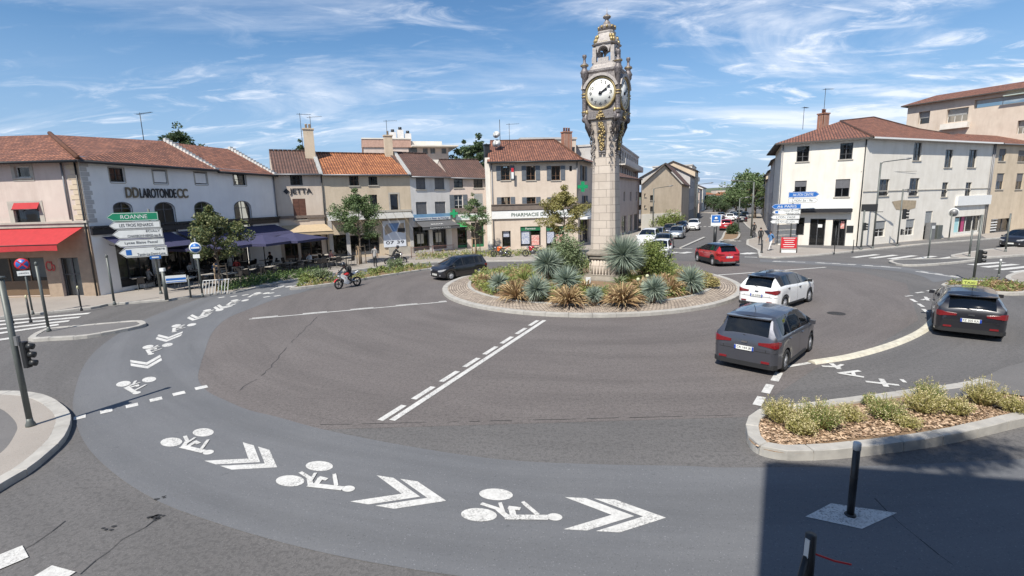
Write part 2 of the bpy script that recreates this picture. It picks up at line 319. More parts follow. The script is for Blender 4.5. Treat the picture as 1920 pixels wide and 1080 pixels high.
# pavements
def raised(name, pts, z, m, kerbpath=None, kw=.3, kh=None, closed=False, back=None):
    b = MB(); b.prism([(p[0], p[1]) for p in pts], -.05, z); b.m = [1]*len(pts)+[0, 0]; o = b.build(name, [m, KERB], kind='structure', fixn=True)
    bm = bmesh.new(); bm.from_mesh(o.data); bmesh.ops.triangulate(bm, faces=[f for f in bm.faces if len(f.verts) > 4]); bm.to_mesh(o.data); bm.free()
    return o
def kerb(path, z, w=.3, closed=False, parent=None, name='kerb', L=1.0, m=None, side=1, up=.012, gap=.012):
    P = [Vector(p).to_2d() for p in path]
    if closed: P = P+[P[0]]
    d = [0]
    for i in range(1, len(P)): d.append(d[-1]+(P[i]-P[i-1]).length)
    tot = d[-1]; n = max(1, round(tot/L))
    def pt(s):
        s = min(max(s, 0), tot)
        for i in range(1, len(P)):
            if d[i] >= s-1e-9:
                t = (s-d[i-1])/max(d[i]-d[i-1], 1e-9); return P[i-1].lerp(P[i], t)
        return P[-1]
    def nrm(s):
        e = .15; a, b = (s-e), (s+e)
        if closed: a %= tot; b %= tot
        t = (pt(b)-pt(a)).normalized(); return Vector((-t.y, t.x))*side
    mb = MB()
    for i in range(n):
        s0, s1 = tot*i/n+gap/2, tot*(i+1)/n-gap/2; q = max(1, int((s1-s0)/.35)); o_, i_ = [], []
        for k in range(q+1):
            s = s0+(s1-s0)*k/q; p = pt(s); nn_ = nrm(s); o_.append(p-nn_*.01); i_.append(p+nn_*w)
        j = random.uniform(-.004, .004)
        ring = o_+i_[::-1]; c = sum(ring, Vector((0, 0)))/len(ring)
        mb.prism(ring, -.03, z+up+j-.015); mb.prism(ring, z+up+j-.015, z+up+j, top=[p+(c-p).normalized()*.012 for p in ring], bottom=False)
    return mb.build(name, m or KERB, parent, fixn=True, **({} if parent else dict(kind='structure')))
farL = [(-60, 15), (-45, 18)]
pv = px([(0, 598), (171, 580), (201, 573.5), (319, 564), (410, 552), (442, 550), (508, 535), (568, 524), (640, 512), (700, 504), (774, 497), (830, 492), (925, 491), (1010, 489), (1085, 480), (1150, 466), (1210, 449), (1308, 427)])
pvs = smooth(pv, 3)
raised('pavement', pvs+[Vector((40, 150)), Vector((-60, 150)), Vector((-80, 22)), Vector((-40, 23))], .10, PAVE)
kerb(pvs[::-1], .10, .22, side=-1)
pr_ = px([(1385, 407), (1400, 425), (1418, 439), (1420, 446), (1400, 451), (1399, 460), (1420, 471), (1423, 483), (1455, 485), (1530, 480), (1580, 475), (1630, 470), (1700, 463), (1742, 458), (1883, 447), (1990, 437)])
raised('pavement', pr_+[Vector((90, 90)), Vector((60, 160))], .10, PAVE)
kerb(pr_, .10, .22, side=1)
# near asphalt strip on the right pavement (darker)
poly('pavement', px([(1475, 462), (1600, 468), (1700, 458), (1850, 447), (1840, 441), (1640, 458), (1600, 461), (1480, 457)], .115), .106, PAVG)
# left corner pavement
lk = smooth(px([(-60, 738), (0, 733), (55, 735), (91, 743.5), (118, 760), (131, 775), (132, 789), (120, 818), (91, 847), (55, 876), (14, 900), (-60, 945)], .13), 4)
raised('pavement', lk+[Vector((-14, 7))], .13, PAVG)
kerb(lk, .13, .28, side=-1, L=1.2)
def offs(P, w):
    out = []
    for i, p in enumerate(P):
        t = (P[min(i+1, len(P)-1)]-P[max(i-1, 0)]).normalized(); out.append(p+Vector((t.y, -t.x))*w)
    return out
b_ = MB(); A1, A2 = offs(lk, .28), offs(lk, .95)
for i in range(len(A1)-1): b_.quad((*A1[i], .136), (*A1[i+1], .136), (*A2[i+1], .136), (*A2[i], .136))
b_.build('pavement', PAVE, kind='structure')
# traffic islands
def isle(pxs, z, m, L=.9, kw=.22, n=3):
    P = smooth(px(pxs, z), n, True)
    raised('traffic_island', P, z-.01, m); 
    ar = sum(P[i-1].x*P[i].y-P[i].x*P[i-1].y for i in range(len(P)))
    kerb(P, z, kw, closed=True, side=1 if ar > 0 else -1, L=L); return P
isle([(53, 634), (86, 616), (139, 610.5), (250, 601), (268, 602), (273, 607), (243, 615), (162, 629), (100, 633)], .13, PAVG)
bedA = isle([(545, 540), (624, 531), (700, 519), (787, 506), (813, 502), (806, 497.5), (700, 511), (640, 521), (568, 532)], .14, SOIL)
isle([(1667, 490), (1693, 496), (1750, 495), (1830, 487), (1826, 483.5), (1730, 485), (1680, 486)], .12, ASPD)
isle([(1783, 478), (1830, 483), (1960, 473), (1960, 462), (1880, 464)], .12, PAVE)
isle([(1887, 522), (1925, 532), (1990, 530), (1990, 512), (1925, 508), (1893, 514)], .12, PAVE)
isle([(1274, 464), (1278, 464.5), (1323, 444.5), (1319, 444)], .12, WHITE, kw=.1, n=1)
isle([(1334, 459), (1340, 460), (1358, 450), (1384, 447), (1386, 434), (1360, 433), (1352, 447)], .2, SOIL)
bedT = isle([(1765, 534), (1800, 526), (1870, 526), (1930, 534), (1925, 548), (1830, 545)], .15, SOIL)
# low pale separator of the taxi bay
sp = smooth(px([(1522, 681), (1600, 668), (1680, 644), (1733, 618), (1760, 590)]), 5)
b_ = MB(); 
for i in range(len(sp)-1):
    pass
oL, oR = offs(sp, .16), offs(sp, -.16)
ring = oL+oR[::-1]; b_.prism([tuple(p) for p in ring], 0, .07, top=[tuple(p) for p in offs(sp, .09)+offs(sp, -.09)[::-1]])
b_.build('traffic_island', mat('pale_separator', (.62, .58, .47), .8, col2=(.42, .39, .32), bump=.4, scale=5), kind='structure', fixn=True)
# bottom right planted bed
kp = [(1841, 709), (1795, 719), (1711, 730), (1549, 751), (1450, 763), (1419, 770), (1401, 785), (1401, 808), (1412, 828), (1443, 841), (1493, 846), (1563, 843), (1608, 839), (1714, 826), (1802, 811), (1900, 788), (2000, 765)]
kpw = smooth(px(kp, .2), 4)
bedB = raised('planting_bed', kpw+[at(2050, 690, .2).to_2d(), at(1930, 680, .2).to_2d()], .15, SOIL)
kerb(kpw, .2, .24, side=1, L=1.0, gap=.02)
poly('path', px([(1711, 731), (1795, 719), (1841, 709), (1880, 690), (1990, 660), (2050, 735), (1935, 745), (1870, 735), (1800, 745), (1760, 750)], .2), .204, PAVG)
# road edge stones by roundabout bed
# central island
def ringpts(r, n=96, c=IC): return [(c.x+r*math.cos(2*math.pi*i/n), c.y+r*math.sin(2*math.pi*i/n)) for i in range(n)]
kerb([Vector(p) for p in ringpts(8.62)], .15, .3, closed=True, side=1, L=1.05)
cb = brickmat('granite_setts', (.52, .43, .34), (.33, .27, .22), (.13, .11, .09), .19, .135, .018, bump=.9, var=.45)
b_ = MB(); n = 120
for r0, z0, r1, z1 in ((8.32, .15, 7.13, .26),):
    for i in range(n):
        a, b2 = 2*math.pi*i/n, 2*math.pi*(i+1)/n
        f = lambda r, t, z: (IC.x+r*math.cos(t), IC.y+r*math.sin(t), z)
        b_.quad(f(r0, a, z0), f(r0, b2, z0), f(r1, b2, z1), f(r1, a, z1), uv=[(7.7*a, r0), (7.7*b2, r0), (7.7*b2, r1), (7.7*a, r1)])
b_.build('roundabout_apron', cb, kind='structure')
kerb([Vector(p) for p in ringpts(7.15)], .28, .2, closed=True, side=1, L=.9)
b_ = MB(); b_.lathe([(6.97, -.02), (6.97, .26), (5, .42), (2, .5), (.2, .5)], (IC.x, IC.y, 0), 64); b_.build('flower_bed', SOIL, kind='structure')
# ------------------------------------------------------------------ markings
ZP = .013
def strip(mb, pts, w, z=ZP):
    P = [Vector(p).to_2d() for p in pts]; A, B = offs(P, w/2), offs(P, -w/2)
    for i in range(len(P)-1): mb.quad((*B[i], z), (*B[i+1], z), (*A[i+1], z), (*A[i], z))
SC = [0]
def seg(mb, a, b, w): SC[0] += 1; strip(mb, [at(*a), at(*b)], w, ZP+(SC[0] % 6)*.0011)
m = MB()
def along(mb, a, b, w, dash, gap, off=0, s0=0, s1=None):
    a, b = at(*a).to_2d(), at(*b).to_2d(); t = (b-a).normalized(); nn = Vector((-t.y, t.x))*off; L = s1 or (b-a).length; s = s0
    while s < L:
        e = min(s+dash, L); strip(mb, [a+t*s+nn, a+t*e+nn], w); s += dash+gap
seg(m, (735, 789), (1021, 601), .17); along(m, (735, 789), (1021, 601), .17, .95, .42, off=.27, s0=-.1)
seg(m, (467, 599), (838, 566), .13); along(m, (467, 599), (838, 566), .13, 1.1, 1.1, off=.2, s0=.1)
seg(m, (1341, 516.5), (1548, 501.5), .2); 
m.build('lane_line', PAINT, kind='structure')
m = MB()
for x, y in ((150, 783.5), (200, 772), (248, 761), (293, 749.5), (336, 738.5), (378, 727.5)): seg(m, (x-12, y+2.6), (x+11, y-2.6), .27)
for x, y in ((1424, 752), (1440, 729), (1457, 706)): seg(m, (x-5, y+9), (x+4, y-7), .2)
seg(m, (1470, 689), (1518, 681), .14)
for a, b in (((345, 588), (356, 585)),): pass
for x, y in ((415, 558), (438, 556), (460, 553.5), (484, 551), (508, 550), (520, 555), (500, 557)): seg(m, (x-6, y+1), (x+6, y-1), .22)
for a, b in (((1697, 556), (1704, 556)), ((1702, 555), (1712, 555)), ((1717, 550), (1731, 548)), ((1738, 546), (1755, 543.5)), ((1762, 542), (1773, 540)), ((1708, 561), (1718, 567)), ((1722, 570), (1731, 576)), ((1731, 580), (1738, 586))): seg(m, a, b, .15)
for a, b in (((1448, 490.5), (1510, 492)), ((1528, 493), (1603, 497)), ((1616, 498), (1690, 503)), ((1717, 509), (1800, 521))): 
    A, B = at(*a).to_2d(), at(*b).to_2d(); strip(m, [A, B], .16); t = (B-A).normalized(); nn = Vector((-t.y, t.x))
    s = .1
    while s < (B-A).length-.4: strip(m, [A+t*s+nn*.24, A+t*(s+.5)+nn*.24], .16); s += .95
m.build('dashed_line', PAINT, kind='structure')
def zebra(a0, a1, b0, b1, n, w, parent=None):
    mb = MB(); A0, A1, B0, B1 = at(*a0).to_2d(), at(*a1).to_2d(), at(*b0).to_2d(), at(*b1).to_2d()
    for i in range(n):
        t = i/(n-1) if n > 1 else 0; strip(mb, [A0.lerp(A1, t), B0.lerp(B1, t)], w)
    return mb.build('zebra_crossing', PAINT, kind='structure')
mz = MB()
for a, b in (((0, 602), (168, 588)), ((0, 609), (150, 595)), ((0, 618), (130, 602)), ((0, 628), (110, 609)), ((0, 640), (25, 634)), ): seg(mz, (a[0]-60, a[1]+6), b, .42)
mz.build('zebra_crossing', PAINT, kind='structure')
mz = MB(); seg(mz, (-60, 1080), (48, 1035), .45); seg(mz, (20, 1130), (120, 1068), .5); mz.build('zebra_crossing', PAINT, kind='structure')
zebra((1600, 483), (1742, 489), (1645, 477.5), (1790, 481.5), 5, .48)
zebra((1820, 497), (1900, 511), (1880, 492), (1960, 504), 4, .5)
mz = MB()
for x, y in ((1238, 473.5), (1262, 474), (1286, 474), (1400, 475.5), (1408, 475.5)): seg(mz, (x-9, y+1.2), (x+8, y-1.2), .7)
seg(mz, (1258, 466.6), (1298, 466.8), .25); seg(mz, (1396, 482), (1420, 482.5), .3)
for x in range(1310, 1362, 9): seg(mz, (x, 425), (x+5, 425), 1.2)
for x in range(1352, 1392, 8): seg(mz, (x, 452.5-(x-1352)*.02), (x+5, 452.5), .35)
mz.build('zebra_crossing', PAINT, kind='structure')
def frame(c, th):  # local x across (right of travel), y along travel
    f = Vector((math.cos(th), math.sin(th))); r = Vector((f.y, -f.x)); return lambda x, y: (c.x+r.x*x+f.x*y, c.y+r.y*x+f.y*y, ZP)
def cyc_symbol(mb, c, th, k=1):
    F = frame(c, th)
    zc = [0]
    def pl(*p):
        zc[0] += .0012; mb.add([(F(a*k, b*k)[0], F(a*k, b*k)[1], ZP+zc[0]) for a, b in p], [list(range(len(p)))])
    def el(cx, cy, rx, ry): pl(*[(cx+rx*math.cos(t*math.pi/9), cy+ry*math.sin(t*math.pi/9)) for t in range(18)])
    def th_(a, b, w):
        a, b = Vector(a), Vector(b); d = (b-a).normalized()*w/2; n = Vector((-d.y, d.x)); pl(a+n, a-n, b-n, b+n)
    el(-.29, -.42, .165, .29); el(.29, -.56, .165, .29); el(.16, .62, .09, .12)
    th_((.0, -.6), (.12, -.24), .07); th_((.1, -.3), (.3, -.08), .09); th_((.29, -.14), (.19, .52), .12); th_((.28, .0), (.02, -.1), .1); th_((.04, -.14), (.05, .06), .08)
    th_((.16, .36), (-.1, .1), .07); th_((-.06, -.3), (.2, -.18), .06); th_((-.14, .06), (-.02, .18), .06)
def chevron(mb, c, th, w=.43, l=.98, t=.15, gap=.5):
    F = frame(c, th)
    for o in (-gap/2-.1, gap/2-.1):
        for s in (-1, 1): mb.add([F(s*w, o-l/2), F(s*w, o-l/2+t*2.4), F(0, o+l/2+t*1.0), F(0, o+l/2-t*1.4)][::s], [[0, 1, 2, 3]])
LC = IC
def tang(p):
    # travel direction: tangent of the lane centre line
    best = None
    return math.atan2(p.y-LC.y, p.x-LC.x)+math.pi/2
mc = MB(); mv = MB()
for p in ((375, 830), (612, 897), (970, 952), (262, 724), (295, 655), (341, 615), (394, 586), (443, 567), (483, 553), (526, 540)):
    c = at(*p).to_2d(); cyc_symbol(mc, c, tang(c), 1.05)
for p in ((470, 862), (760, 928), (1155, 967), (275, 681), (316, 633), (370, 595), (417, 576)):
    c = at(*p).to_2d(); chevron(mv, c, tang(c))
mc.build('cycle_symbol', PAINT, kind='structure', fixn=True); mv.build('chevron_marking', PAINT, kind='structure', fixn=True)
# TAXI lettering on the bay
mt = MB()
def ln(*p, w=.13):
    for a, b in zip(p[:-1], p[1:]): seg(mt, a, b, w)
ln((1541, 687), (1576, 689)); ln((1558, 682), (1574, 693.0)); ln((1566, 690), (1580, 684), w=.1)
ln((1572, 701), (1612, 696)); ln((1576, 701), (1620, 708)); ln((1598, 697), (1602, 706), w=.1)
ln((1623, 716), (1686, 723)); ln((1652, 711), (1662, 726)); 
ln((1690, 712), (1697, 718), w=.1); ln((1728, 563), (1742, 560)); ln((1735, 557), (1740, 564))
mt.build('lettering_marking', PAINT, kind='structure')
TAR = mat('tar_line', (.03, .03, .031), .7)
mk = MB()
def crack(p, w=.035, j=.05):
    P = [at(*q).to_2d() for q in p]; out = []
    for i in range(len(P)-1):
        n = max(2, int((P[i+1]-P[i]).length/.25))
        for k in range(n): out.append(P[i].lerp(P[i+1], k/n)+Vector((random.uniform(-j, j), random.uniform(-j, j))))
    P = out+[P[-1]]
    for i in range(len(P)-1):
        if random.random() < .8: strip(mk, [P[i], P[i+1]], w*random.uniform(.4, 1.1), .0105)
crack([(600, 590), (548, 640), (497, 700), (428, 746)], .022); crack([(300, 968), (235, 1010), (150, 1078)], .02); crack([(120, 980), (60, 1020), (0, 1060)], .022)
crack([(1640, 935), (1690, 985), (1760, 1040), (1810, 1080)], .02, .02); crack([(600, 797), (1000, 788), (1400, 778)], .02, .01)
mk.build('road_crack', TAR, kind='structure')
for x, y in ((1568, 588),):
    c = at(x, y); mh = MB(); mh.lathe([(.34, .009), (.34, .014), (.30, .014), (.29, .011)], (c.x, c.y, 0), 24); mh.build('manhole_cover', mat('cast_iron', (.07, .065, .06), .6, metal=.5, var=.4, scale=20, bump=.6, bscale=50), kind='structure')
mk = MB()
for x, y in ((305, 932), (290, 972), (300, 968), (202, 992), (285, 975)):
    c = at(x, y).to_2d()
    for _ in range(5):
        q = c+Vector((random.gauss(0, .06), random.gauss(0, .05))); r = random.uniform(.02, .05); mk.add([(q.x+r*math.cos(t), q.y+r*.7*math.sin(t), .0125) for t in (0, 1, 2, 3, 4, 5)], [[0, 1, 2, 3, 4, 5]])
mk.build('tar_stain', TAR, kind='structure')
# white diamond pad of the bollard
poly('road_marking', px([(1510, 970), (1558, 945), (1682, 963), (1616, 993)]), .014, PAINT)
# far hill
def hill(name, cx, cy, rx, ry, h, m, seed):
    r = random.Random(seed); b = MB(); n, k = 48, 14; vs = []; fs = []
    for i in range(k+1):
        for j in range(n):
            t = 2*math.pi*j/n; q = i/k; z = h*(1-q*q)**1.3*(1+.10*math.sin(3*t+seed)+.05*math.sin(9*t+seed*2))+r.uniform(-1, 1)*1.0*(1-q); vs.append((cx+rx*q*math.cos(t), cy+ry*q*math.sin(t), z-1))
    for i in range(k):
        for j in range(n): a, c = i*n+j, i*n+(j+1) % n; fs.append([a, a+n, c+n, c])
    b.add(vs, fs, smooth=True); return b.build(name, m, kind='structure', fixn=True)
HILL = mat('wooded_hill', (.045, .075, .04), .95, col2=(.11, .125, .075), scale=.03, bump=1, bscale=.08)
hill('hill', 560, 1180, 520, 260, 21, HILL, 3); hill('hill', 120, 1500, 900, 300, 18, HILL, 5)
# ------------------------------------------------------------------ buildings
WCREAM = mat('render_cream', (0.6, 0.51, 0.42), .9, col2=(0.53, 0.44, 0.36), scale=.8, bump=.3, dirt=.32)
WWHITE = mat('render_white', (0.64, 0.62, 0.6), .9, col2=(0.56, 0.54, 0.52), scale=.8, bump=.3, dirt=.32)
WPALE = mat('render_pale', (.71,.67,.60), .9, col2=(.64,.60,.53), scale=.8, bump=.3, dirt=.25)
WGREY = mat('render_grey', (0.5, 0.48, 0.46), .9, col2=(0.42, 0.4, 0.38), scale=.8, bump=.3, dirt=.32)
WPINK = mat('render_pinkish', (0.58, 0.49, 0.43), .9, col2=(0.51, 0.42, 0.37), scale=.8, bump=.3, dirt=.32)
WOCHR = mat('render_ochre', (0.58, 0.48, 0.36), .9, col2=(0.5, 0.41, 0.3), scale=.8, bump=.3, dirt=.32)
WTAN = mat('shopfront_tan', (.34, .26, .19), .8, var=.2, bump=.2)
WROSE = mat('render_rose', (.50, .32, .25), .9, var=.2, dirt=.32)
STONE = mat('trim_stone', (.44, .41, .35), .85, col2=(.34, .31, .27), scale=2, bump=.3)
BROWNB = mat('brown_fascia', (.19, .15, .125), .8, var=.3)
BLACKP = mat('black_fascia', (.018, .018, .022), .5)
FRAMEW = mat('white_window_frame', (.6, .59, .56), .5)
FRAMEB = mat('brown_window_frame', (.13, .07, .04), .5)
FRAMEG = mat('grey_window_frame', (.09, .09, .095), .5)
SHUT = mat('grey_shutter', (.115, .13, .15), .6, var=.25)
SHUTB = mat('brown_shutter', (.16, .07, .045), .6, var=.25)
SHUTL = mat('light_shutter', (.33, .34, .34), .6, var=.2)
ROLL = mat('roller_shutter', (.15, .15, .16), .6, var=.2)
INT = mat('dark_interior', (.02, .019, .018), .9)
T_RED = brickmat('roof_tile_red', (.36, .15, .09), (.19, .08, .055), (.07, .035, .025), .24, .34, .03, bump=1, var=.6, wave=True, offset=0)
T_ORG = brickmat('roof_tile_orange', (.54, .21, .085), (.31, .11, .05), (.10, .04, .02), .24, .34, .03, bump=1, var=.5, wave=True, offset=0)
T_BRN = brickmat('roof_tile_brown', (.19, .10, .075), (.13, .075, .06), (.05, .03, .025), .24, .34, .03, bump=1, var=.5, wave=True, offset=0)
BRK = brickmat('chimney_brick', (.42, .17, .10), (.32, .13, .08), (.35, .3, .25), .22, .075, .012, uv=False)
ZINC = mat('zinc', (.22, .22, .23), .5, metal=.4)
class Fac:
    def __init__(s, P0, P1):
        s.P0 = Vector(P0).to_2d(); d = Vector(P1).to_2d()-s.P0; s.W = d.length; s.d = d.normalized(); s.n = Vector((-s.d.y, s.d.x))
    def w(s, u, q, z): p = s.P0+s.d*u+s.n*q; return Vector((p.x, p.y, z))
    def uz(s, px_, py_, q=0):
        r = ray(px_, py_); o = s.P0+s.n*q; den = r.x*s.n.x+r.y*s.n.y; t = (o.x*s.n.x+o.y*s.n.y)/den
        p = Vector((r.x*t, r.y*t)); return (p-o).dot(s.d), CAMH+r.z*t
    def rect(s, x0, y0, x1, y1, q=0):
        ym, xm = (y0+y1)/2, (x0+x1)/2
        u0, u1 = s.uz(x0, ym, q)[0], s.uz(x1, ym, q)[0]; z1, z0 = s.uz(xm, y0, q)[1], s.uz(xm, y1, q)[1]; return [u0, u1, z0, z1]
    def M(s, u, q, z):
        return Matrix(((s.d.x, 0, -s.n.x, 0), (s.d.y, 0, -s.n.y, 0), (0, 1, 0, 0), (0, 0, 0, 1))).to_4x4() if False else Matrix.Translation(s.w(u, q, z)) @ Matrix(((s.d.x, 0, -s.n.x, 0), (s.d.y, 0, -s.n.y, 0), (0, 1, 0, 0), (0, 0, 0, 1)))
    def box(s, mb, u0, u1, q0, q1, z0, z1):
        c = [s.w(u, q, z) for z in (z0, z1) for u, q in ((u0, q0), (u1, q0), (u1, q1), (u0, q1))]
        mb.add(c, [[0, 1, 5, 4], [1, 2, 6, 5], [2, 3, 7, 6], [3, 0, 4, 7], [4, 5, 6, 7], [3, 2, 1, 0]])
def wallface(mb, F, H, ops, bands=None, z0=0, H2=None, rev=.2, u0=0, u1=None):
    u1 = F.W if u1 is None else u1
    us = sorted({u0, u1, *[a for o in ops for a in o[:2] if u0 < a < u1]}); zs = sorted({z0, H, *[a for o in ops for a in o[2:4] if z0 < a < H], *([b[0] for b in bands if z0 < b[0] < H] if bands else [])})
    H2 = H if H2 is None else H2
    def zt(u, z): return z if z < H-1e-6 else H+(H2-H)*u/F.W
    for i in range(len(us)-1):
        for j in range(len(zs)-1):
            a, b, c, d = us[i], us[i+1], zs[j], zs[j+1]; um, zm = (a+b)/2, (c+d)/2
            if any(o[0] < um < o[1] and o[2] < zm < o[3] for o in ops): continue
            mb.mi = 0
            if bands:
                for zz_, k in bands:
                    if zm < zz_: mb.mi = k; break
            mb.quad(F.w(a, 0, c), F.w(b, 0, c), F.w(b, 0, zt(b, d)), F.w(a, 0, zt(a, d)))
    for o in ops:
        a, b, c, d = o[:4]; mb.mi = 0
        for p, q_ in (((a, c), (a, d)), ((b, d), (b, c)), ((a, d), (b, d)), ((b, c), (a, c))):
            mb.quad(F.w(p[0], 0, p[1]), F.w(q_[0], 0, q_[1]), F.w(q_[0], rev, q_[1]), F.w(p[0], rev, p[1]))
def window(root, F, r, style='cross', frame=None, sill=True, surround=None, q=.12, shutters=None, bars=(1, 1), name='window'):
    a, b, c, d = r; fr = frame or FRAMEG; mb = MB(); t = .055
    F.box(mb, a, b, q, q+.06, c, c+t); F.box(mb, a, b, q, q+.06, d-t, d); F.box(mb, a, a+t, q-.002, q+.062, c+t, d-t); F.box(mb, b-t, b, q-.002, q+.062, c+t, d-t)
    for i in range(bars[0]): u = a+(b-a)*(i+1)/(bars[0]+1); F.box(mb, u-.03, u+.03, q+.004, q+.05, c+t, d-t)
    for i in range(bars[1]): z = c+(d-c)*(i+1)/(bars[1]+1); F.box(mb, a+t, b-t, q+.01, q+.045, z-.018, z+.018)
    w = mb.build(name, fr, root, fixn=True)
    g_ = MB(); g_.quad(F.w(a, q+.03, c), F.w(b, q+.03, c), F.w(b, q+.03, d), F.w(a, q+.03, d)); g_.build('pane', GLASS, w)
    if style == 'cross' and random.random() < .7:
        wd_ = (b-a)*random.uniform(.16, .34)
        for x0, x1 in ((a+.03, a+.03+wd_), (b-.03-wd_, b-.03)):
            n_ = 5; cb_ = MB()
            for k in range(n_): u0_, u1_ = x0+(x1-x0)*k/n_, x0+(x1-x0)*(k+1)/n_; cb_.quad(F.w(u0_, q+.10+.03*(k % 2), c), F.w(u1_, q+.10+.03*((k+1) % 2), c), F.w(u1_, q+.10+.03*((k+1) % 2), d), F.w(u0_, q+.10+.03*(k % 2), d))
            cb_.build('curtain', CURT, w)
    if style == 'roller' or style == 'half':
        rb = MB(); zb = c if style == 'roller' else c+(d-c)*.5; z = zb
        while z < d-.02: F.box(rb, a+.03, b-.03, q-.045, q-.02, z, min(z+.05, d-.01)); z += .06
        rb.build('roller_blind', ROLL if frame is not FRAMEW else SHUTL, w, fixn=True)
    if sill: sb = MB(); F.box(sb, a-.1, b+.1, -.08, q, c-.09, c-.003); sb.build('sill', STONE, w, fixn=True)
    if surround:
        sb = MB(); e = surround
        F.box(sb, a-e, a-.001, -.025, -.002, c-e, d+e); F.box(sb, b+.001, b+e, -.025, -.002, c-e, d+e); F.box(sb, a, b, -.025, -.002, d+.001, d+e); F.box(sb, a, b, -.027, -.002, c-e, c-.1)
        sb.build('surround', STONE, w, fixn=True)
    if shutters:
        sm_, L_, R_ = shutters; wd = (b-a)*.5
        for side, on in ((-1, L_), (1, R_)):
            if not on: continue
            sb = MB(); x0 = a-wd-.03 if side < 0 else b+.03; F.box(sb, x0, x0+wd, -.05, -.015, c, d)
            for k in range(3): z = c+(d-c)*(k+.5)/3; F.box(sb, x0+.04, x0+wd-.04, -.062, -.05, z-(d-c)*.13, z+(d-c)*.13)
            sb.build('shutter', sm_, root, fixn=True)
    return w
def closed_shutters(root, F, r, m):
    a, b, c, d = r
    for x0, x1 in ((a, (a+b)/2-.01), ((a+b)/2+.01, b)):
        sb = MB(); F.box(sb, x0, x1, .02, .05, c, d); n = 14
        for k in range(n): z = c+.06+(d-c-.12)*k/n; F.box(sb, x0+.05, x1-.05, .006, .02, z, z+(d-c-.12)/n*.6)
        sb.build('shutter', m, root, fixn=True)
    sb = MB(); F.box(sb, a-.1, b+.1, -.08, .1, c-.09, c-.003); sb.build('sill', STONE, root, fixn=True)
def arch_window(root, F, r, wallm, bars=1):
    a, b, c, d = r; um = (a+b)/2; rr = (b-a)/2; h = rr*.62; sp = MB(); n = 10
    pts = [(um-rr*math.cos(math.pi*i/n), d-h+h*math.sin(math.pi*i/n)) for i in range(n+1)]
    for i in range(n):
        (u0, z0), (u1, z1) = pts[i], pts[i+1]; sp.quad(F.w(u0, 0, z0), F.w(u1, 0, z1), F.w(u1, 0, d), F.w(u0, 0, d)); sp.quad(F.w(u0, 0, z0), F.w(u0, .14, z0), F.w(u1, .14, z1), F.w(u1, 0, z1))
    sp.build('arch_head', wallm, root)
    w = MB(); t = .05
    F.box(w, a, a+t, .10, .15, c, d-h); F.box(w, b-t, b, .10, .15, c, d-h); F.box(w, a, b, .101, .151, c, c+t); F.box(w, um-.025, um+.025, .10, .14, c, d); F.box(w, a, b, .103, .143, d-h-.025, d-h+.025)
    wo_ = w.build('arched_window', FRAMEG, root, fixn=True)
    g_ = MB(); g_.quad(F.w(a, .145, c), F.w(b, .145, c), F.w(b, .145, d), F.w(a, .145, d)); g_.build('pane', GLASS, wo_)
    o = MB(); pp = [(a, c)]+pts+[(b, c)]
    for i in range(len(pp)-1):
        (u0, z0), (u1, z1) = pp[i], pp[i+1]; k = 1.06
        o.quad(F.w(u0, -.02, z0), F.w(u1, -.02, z1), F.w(um+(u1-um)*1.07, -.02, z1+(.05 if z1 > c+.1 else 0)), F.w(um+(u0-um)*1.07, -.02, z0+(.05 if z0 > c+.1 else 0)))
    o.build('surround', FRAMEG, wo_)
def roofpoly(root, polys, m, name='roof', th=.14):
    mb = MB()
    for pts in polys:
        P = [Vector(p) for p in pts]; n = sum(((P[i]-P[0]).cross(P[(i+1) % len(P)]-P[0]) for i in range(1, len(P)-1)), Vector()); n.normalize()
        if n.z < 0: P = P[::-1]; n = -n
        h = Vector((0, 0, 1)).cross(n).normalized(); v = n.cross(h)
        k = len(P); Q = [p-Vector((0, 0, th)) for p in P]; tri = [[0, i, i+1] for i in range(1, k-1)]
        mb.add(P, tri, [[(P[j].dot(h), P[j].dot(v)) for j in t_] for t_ in tri])
        mb.mi = 1
        mb.add(P+Q, [[i, k+i, k+(i+1) % k, (i+1) % k] for i in range(k)]+[[k+t_[2], k+t_[1], k+t_[0]] for t_ in tri]); mb.mi = 0
    o = mb.build(name, [m, mat('eave_soffit', (.075, .065, .06), .8)], root); return o
def chimney(root, roof, x, y, z0, z1, sx=.7, sy=.5, m=None, pots=2, rz=.4):
    mb = MB(); mb.box((x, y, (z0+z1)/2), (sx, sy, z1-z0), rz); mb.box((x, y, z1+.05), (sx+.14, sy+.14, .12), rz)
    for k in range(pots): mb.lathe([(.11, 0), (.1, .35), (.13, .37), (.13, .42)], (x+(k-(pots-1)/2)*.3*math.cos(rz), y+(k-(pots-1)/2)*.3*math.sin(rz), z1+.11), 8)
    return mb.build('chimney', m or BRK, roof, fixn=True)
def antenna(x, y, z, h=2, kind=0, rz=0.3, label=None):
    t = empty('roof_antenna', (x, y, z), 0, label, 'antenna', 'television aerials on the roofs'); P = Vector((x, y, z))
    m = MB(); m.tube([P, P+Vector((0, 0, h))], .025, 6); m.build('mast', DARK, t)
    m = MB(); d = Vector((math.cos(rz), math.sin(rz), .06)); e = Vector((-d.y, d.x, 0)); c = P+Vector((0, 0, h-.1))
    m.tube([c-d*.3, c+d*1.1], .014, 5)
    for k in range(9): q = c+d*(-.25+k*.16); w = .26-.012*k; m.tube([q-e*w, q+e*w], .008, 4)
    m.build('aerial', DARK, t); return t
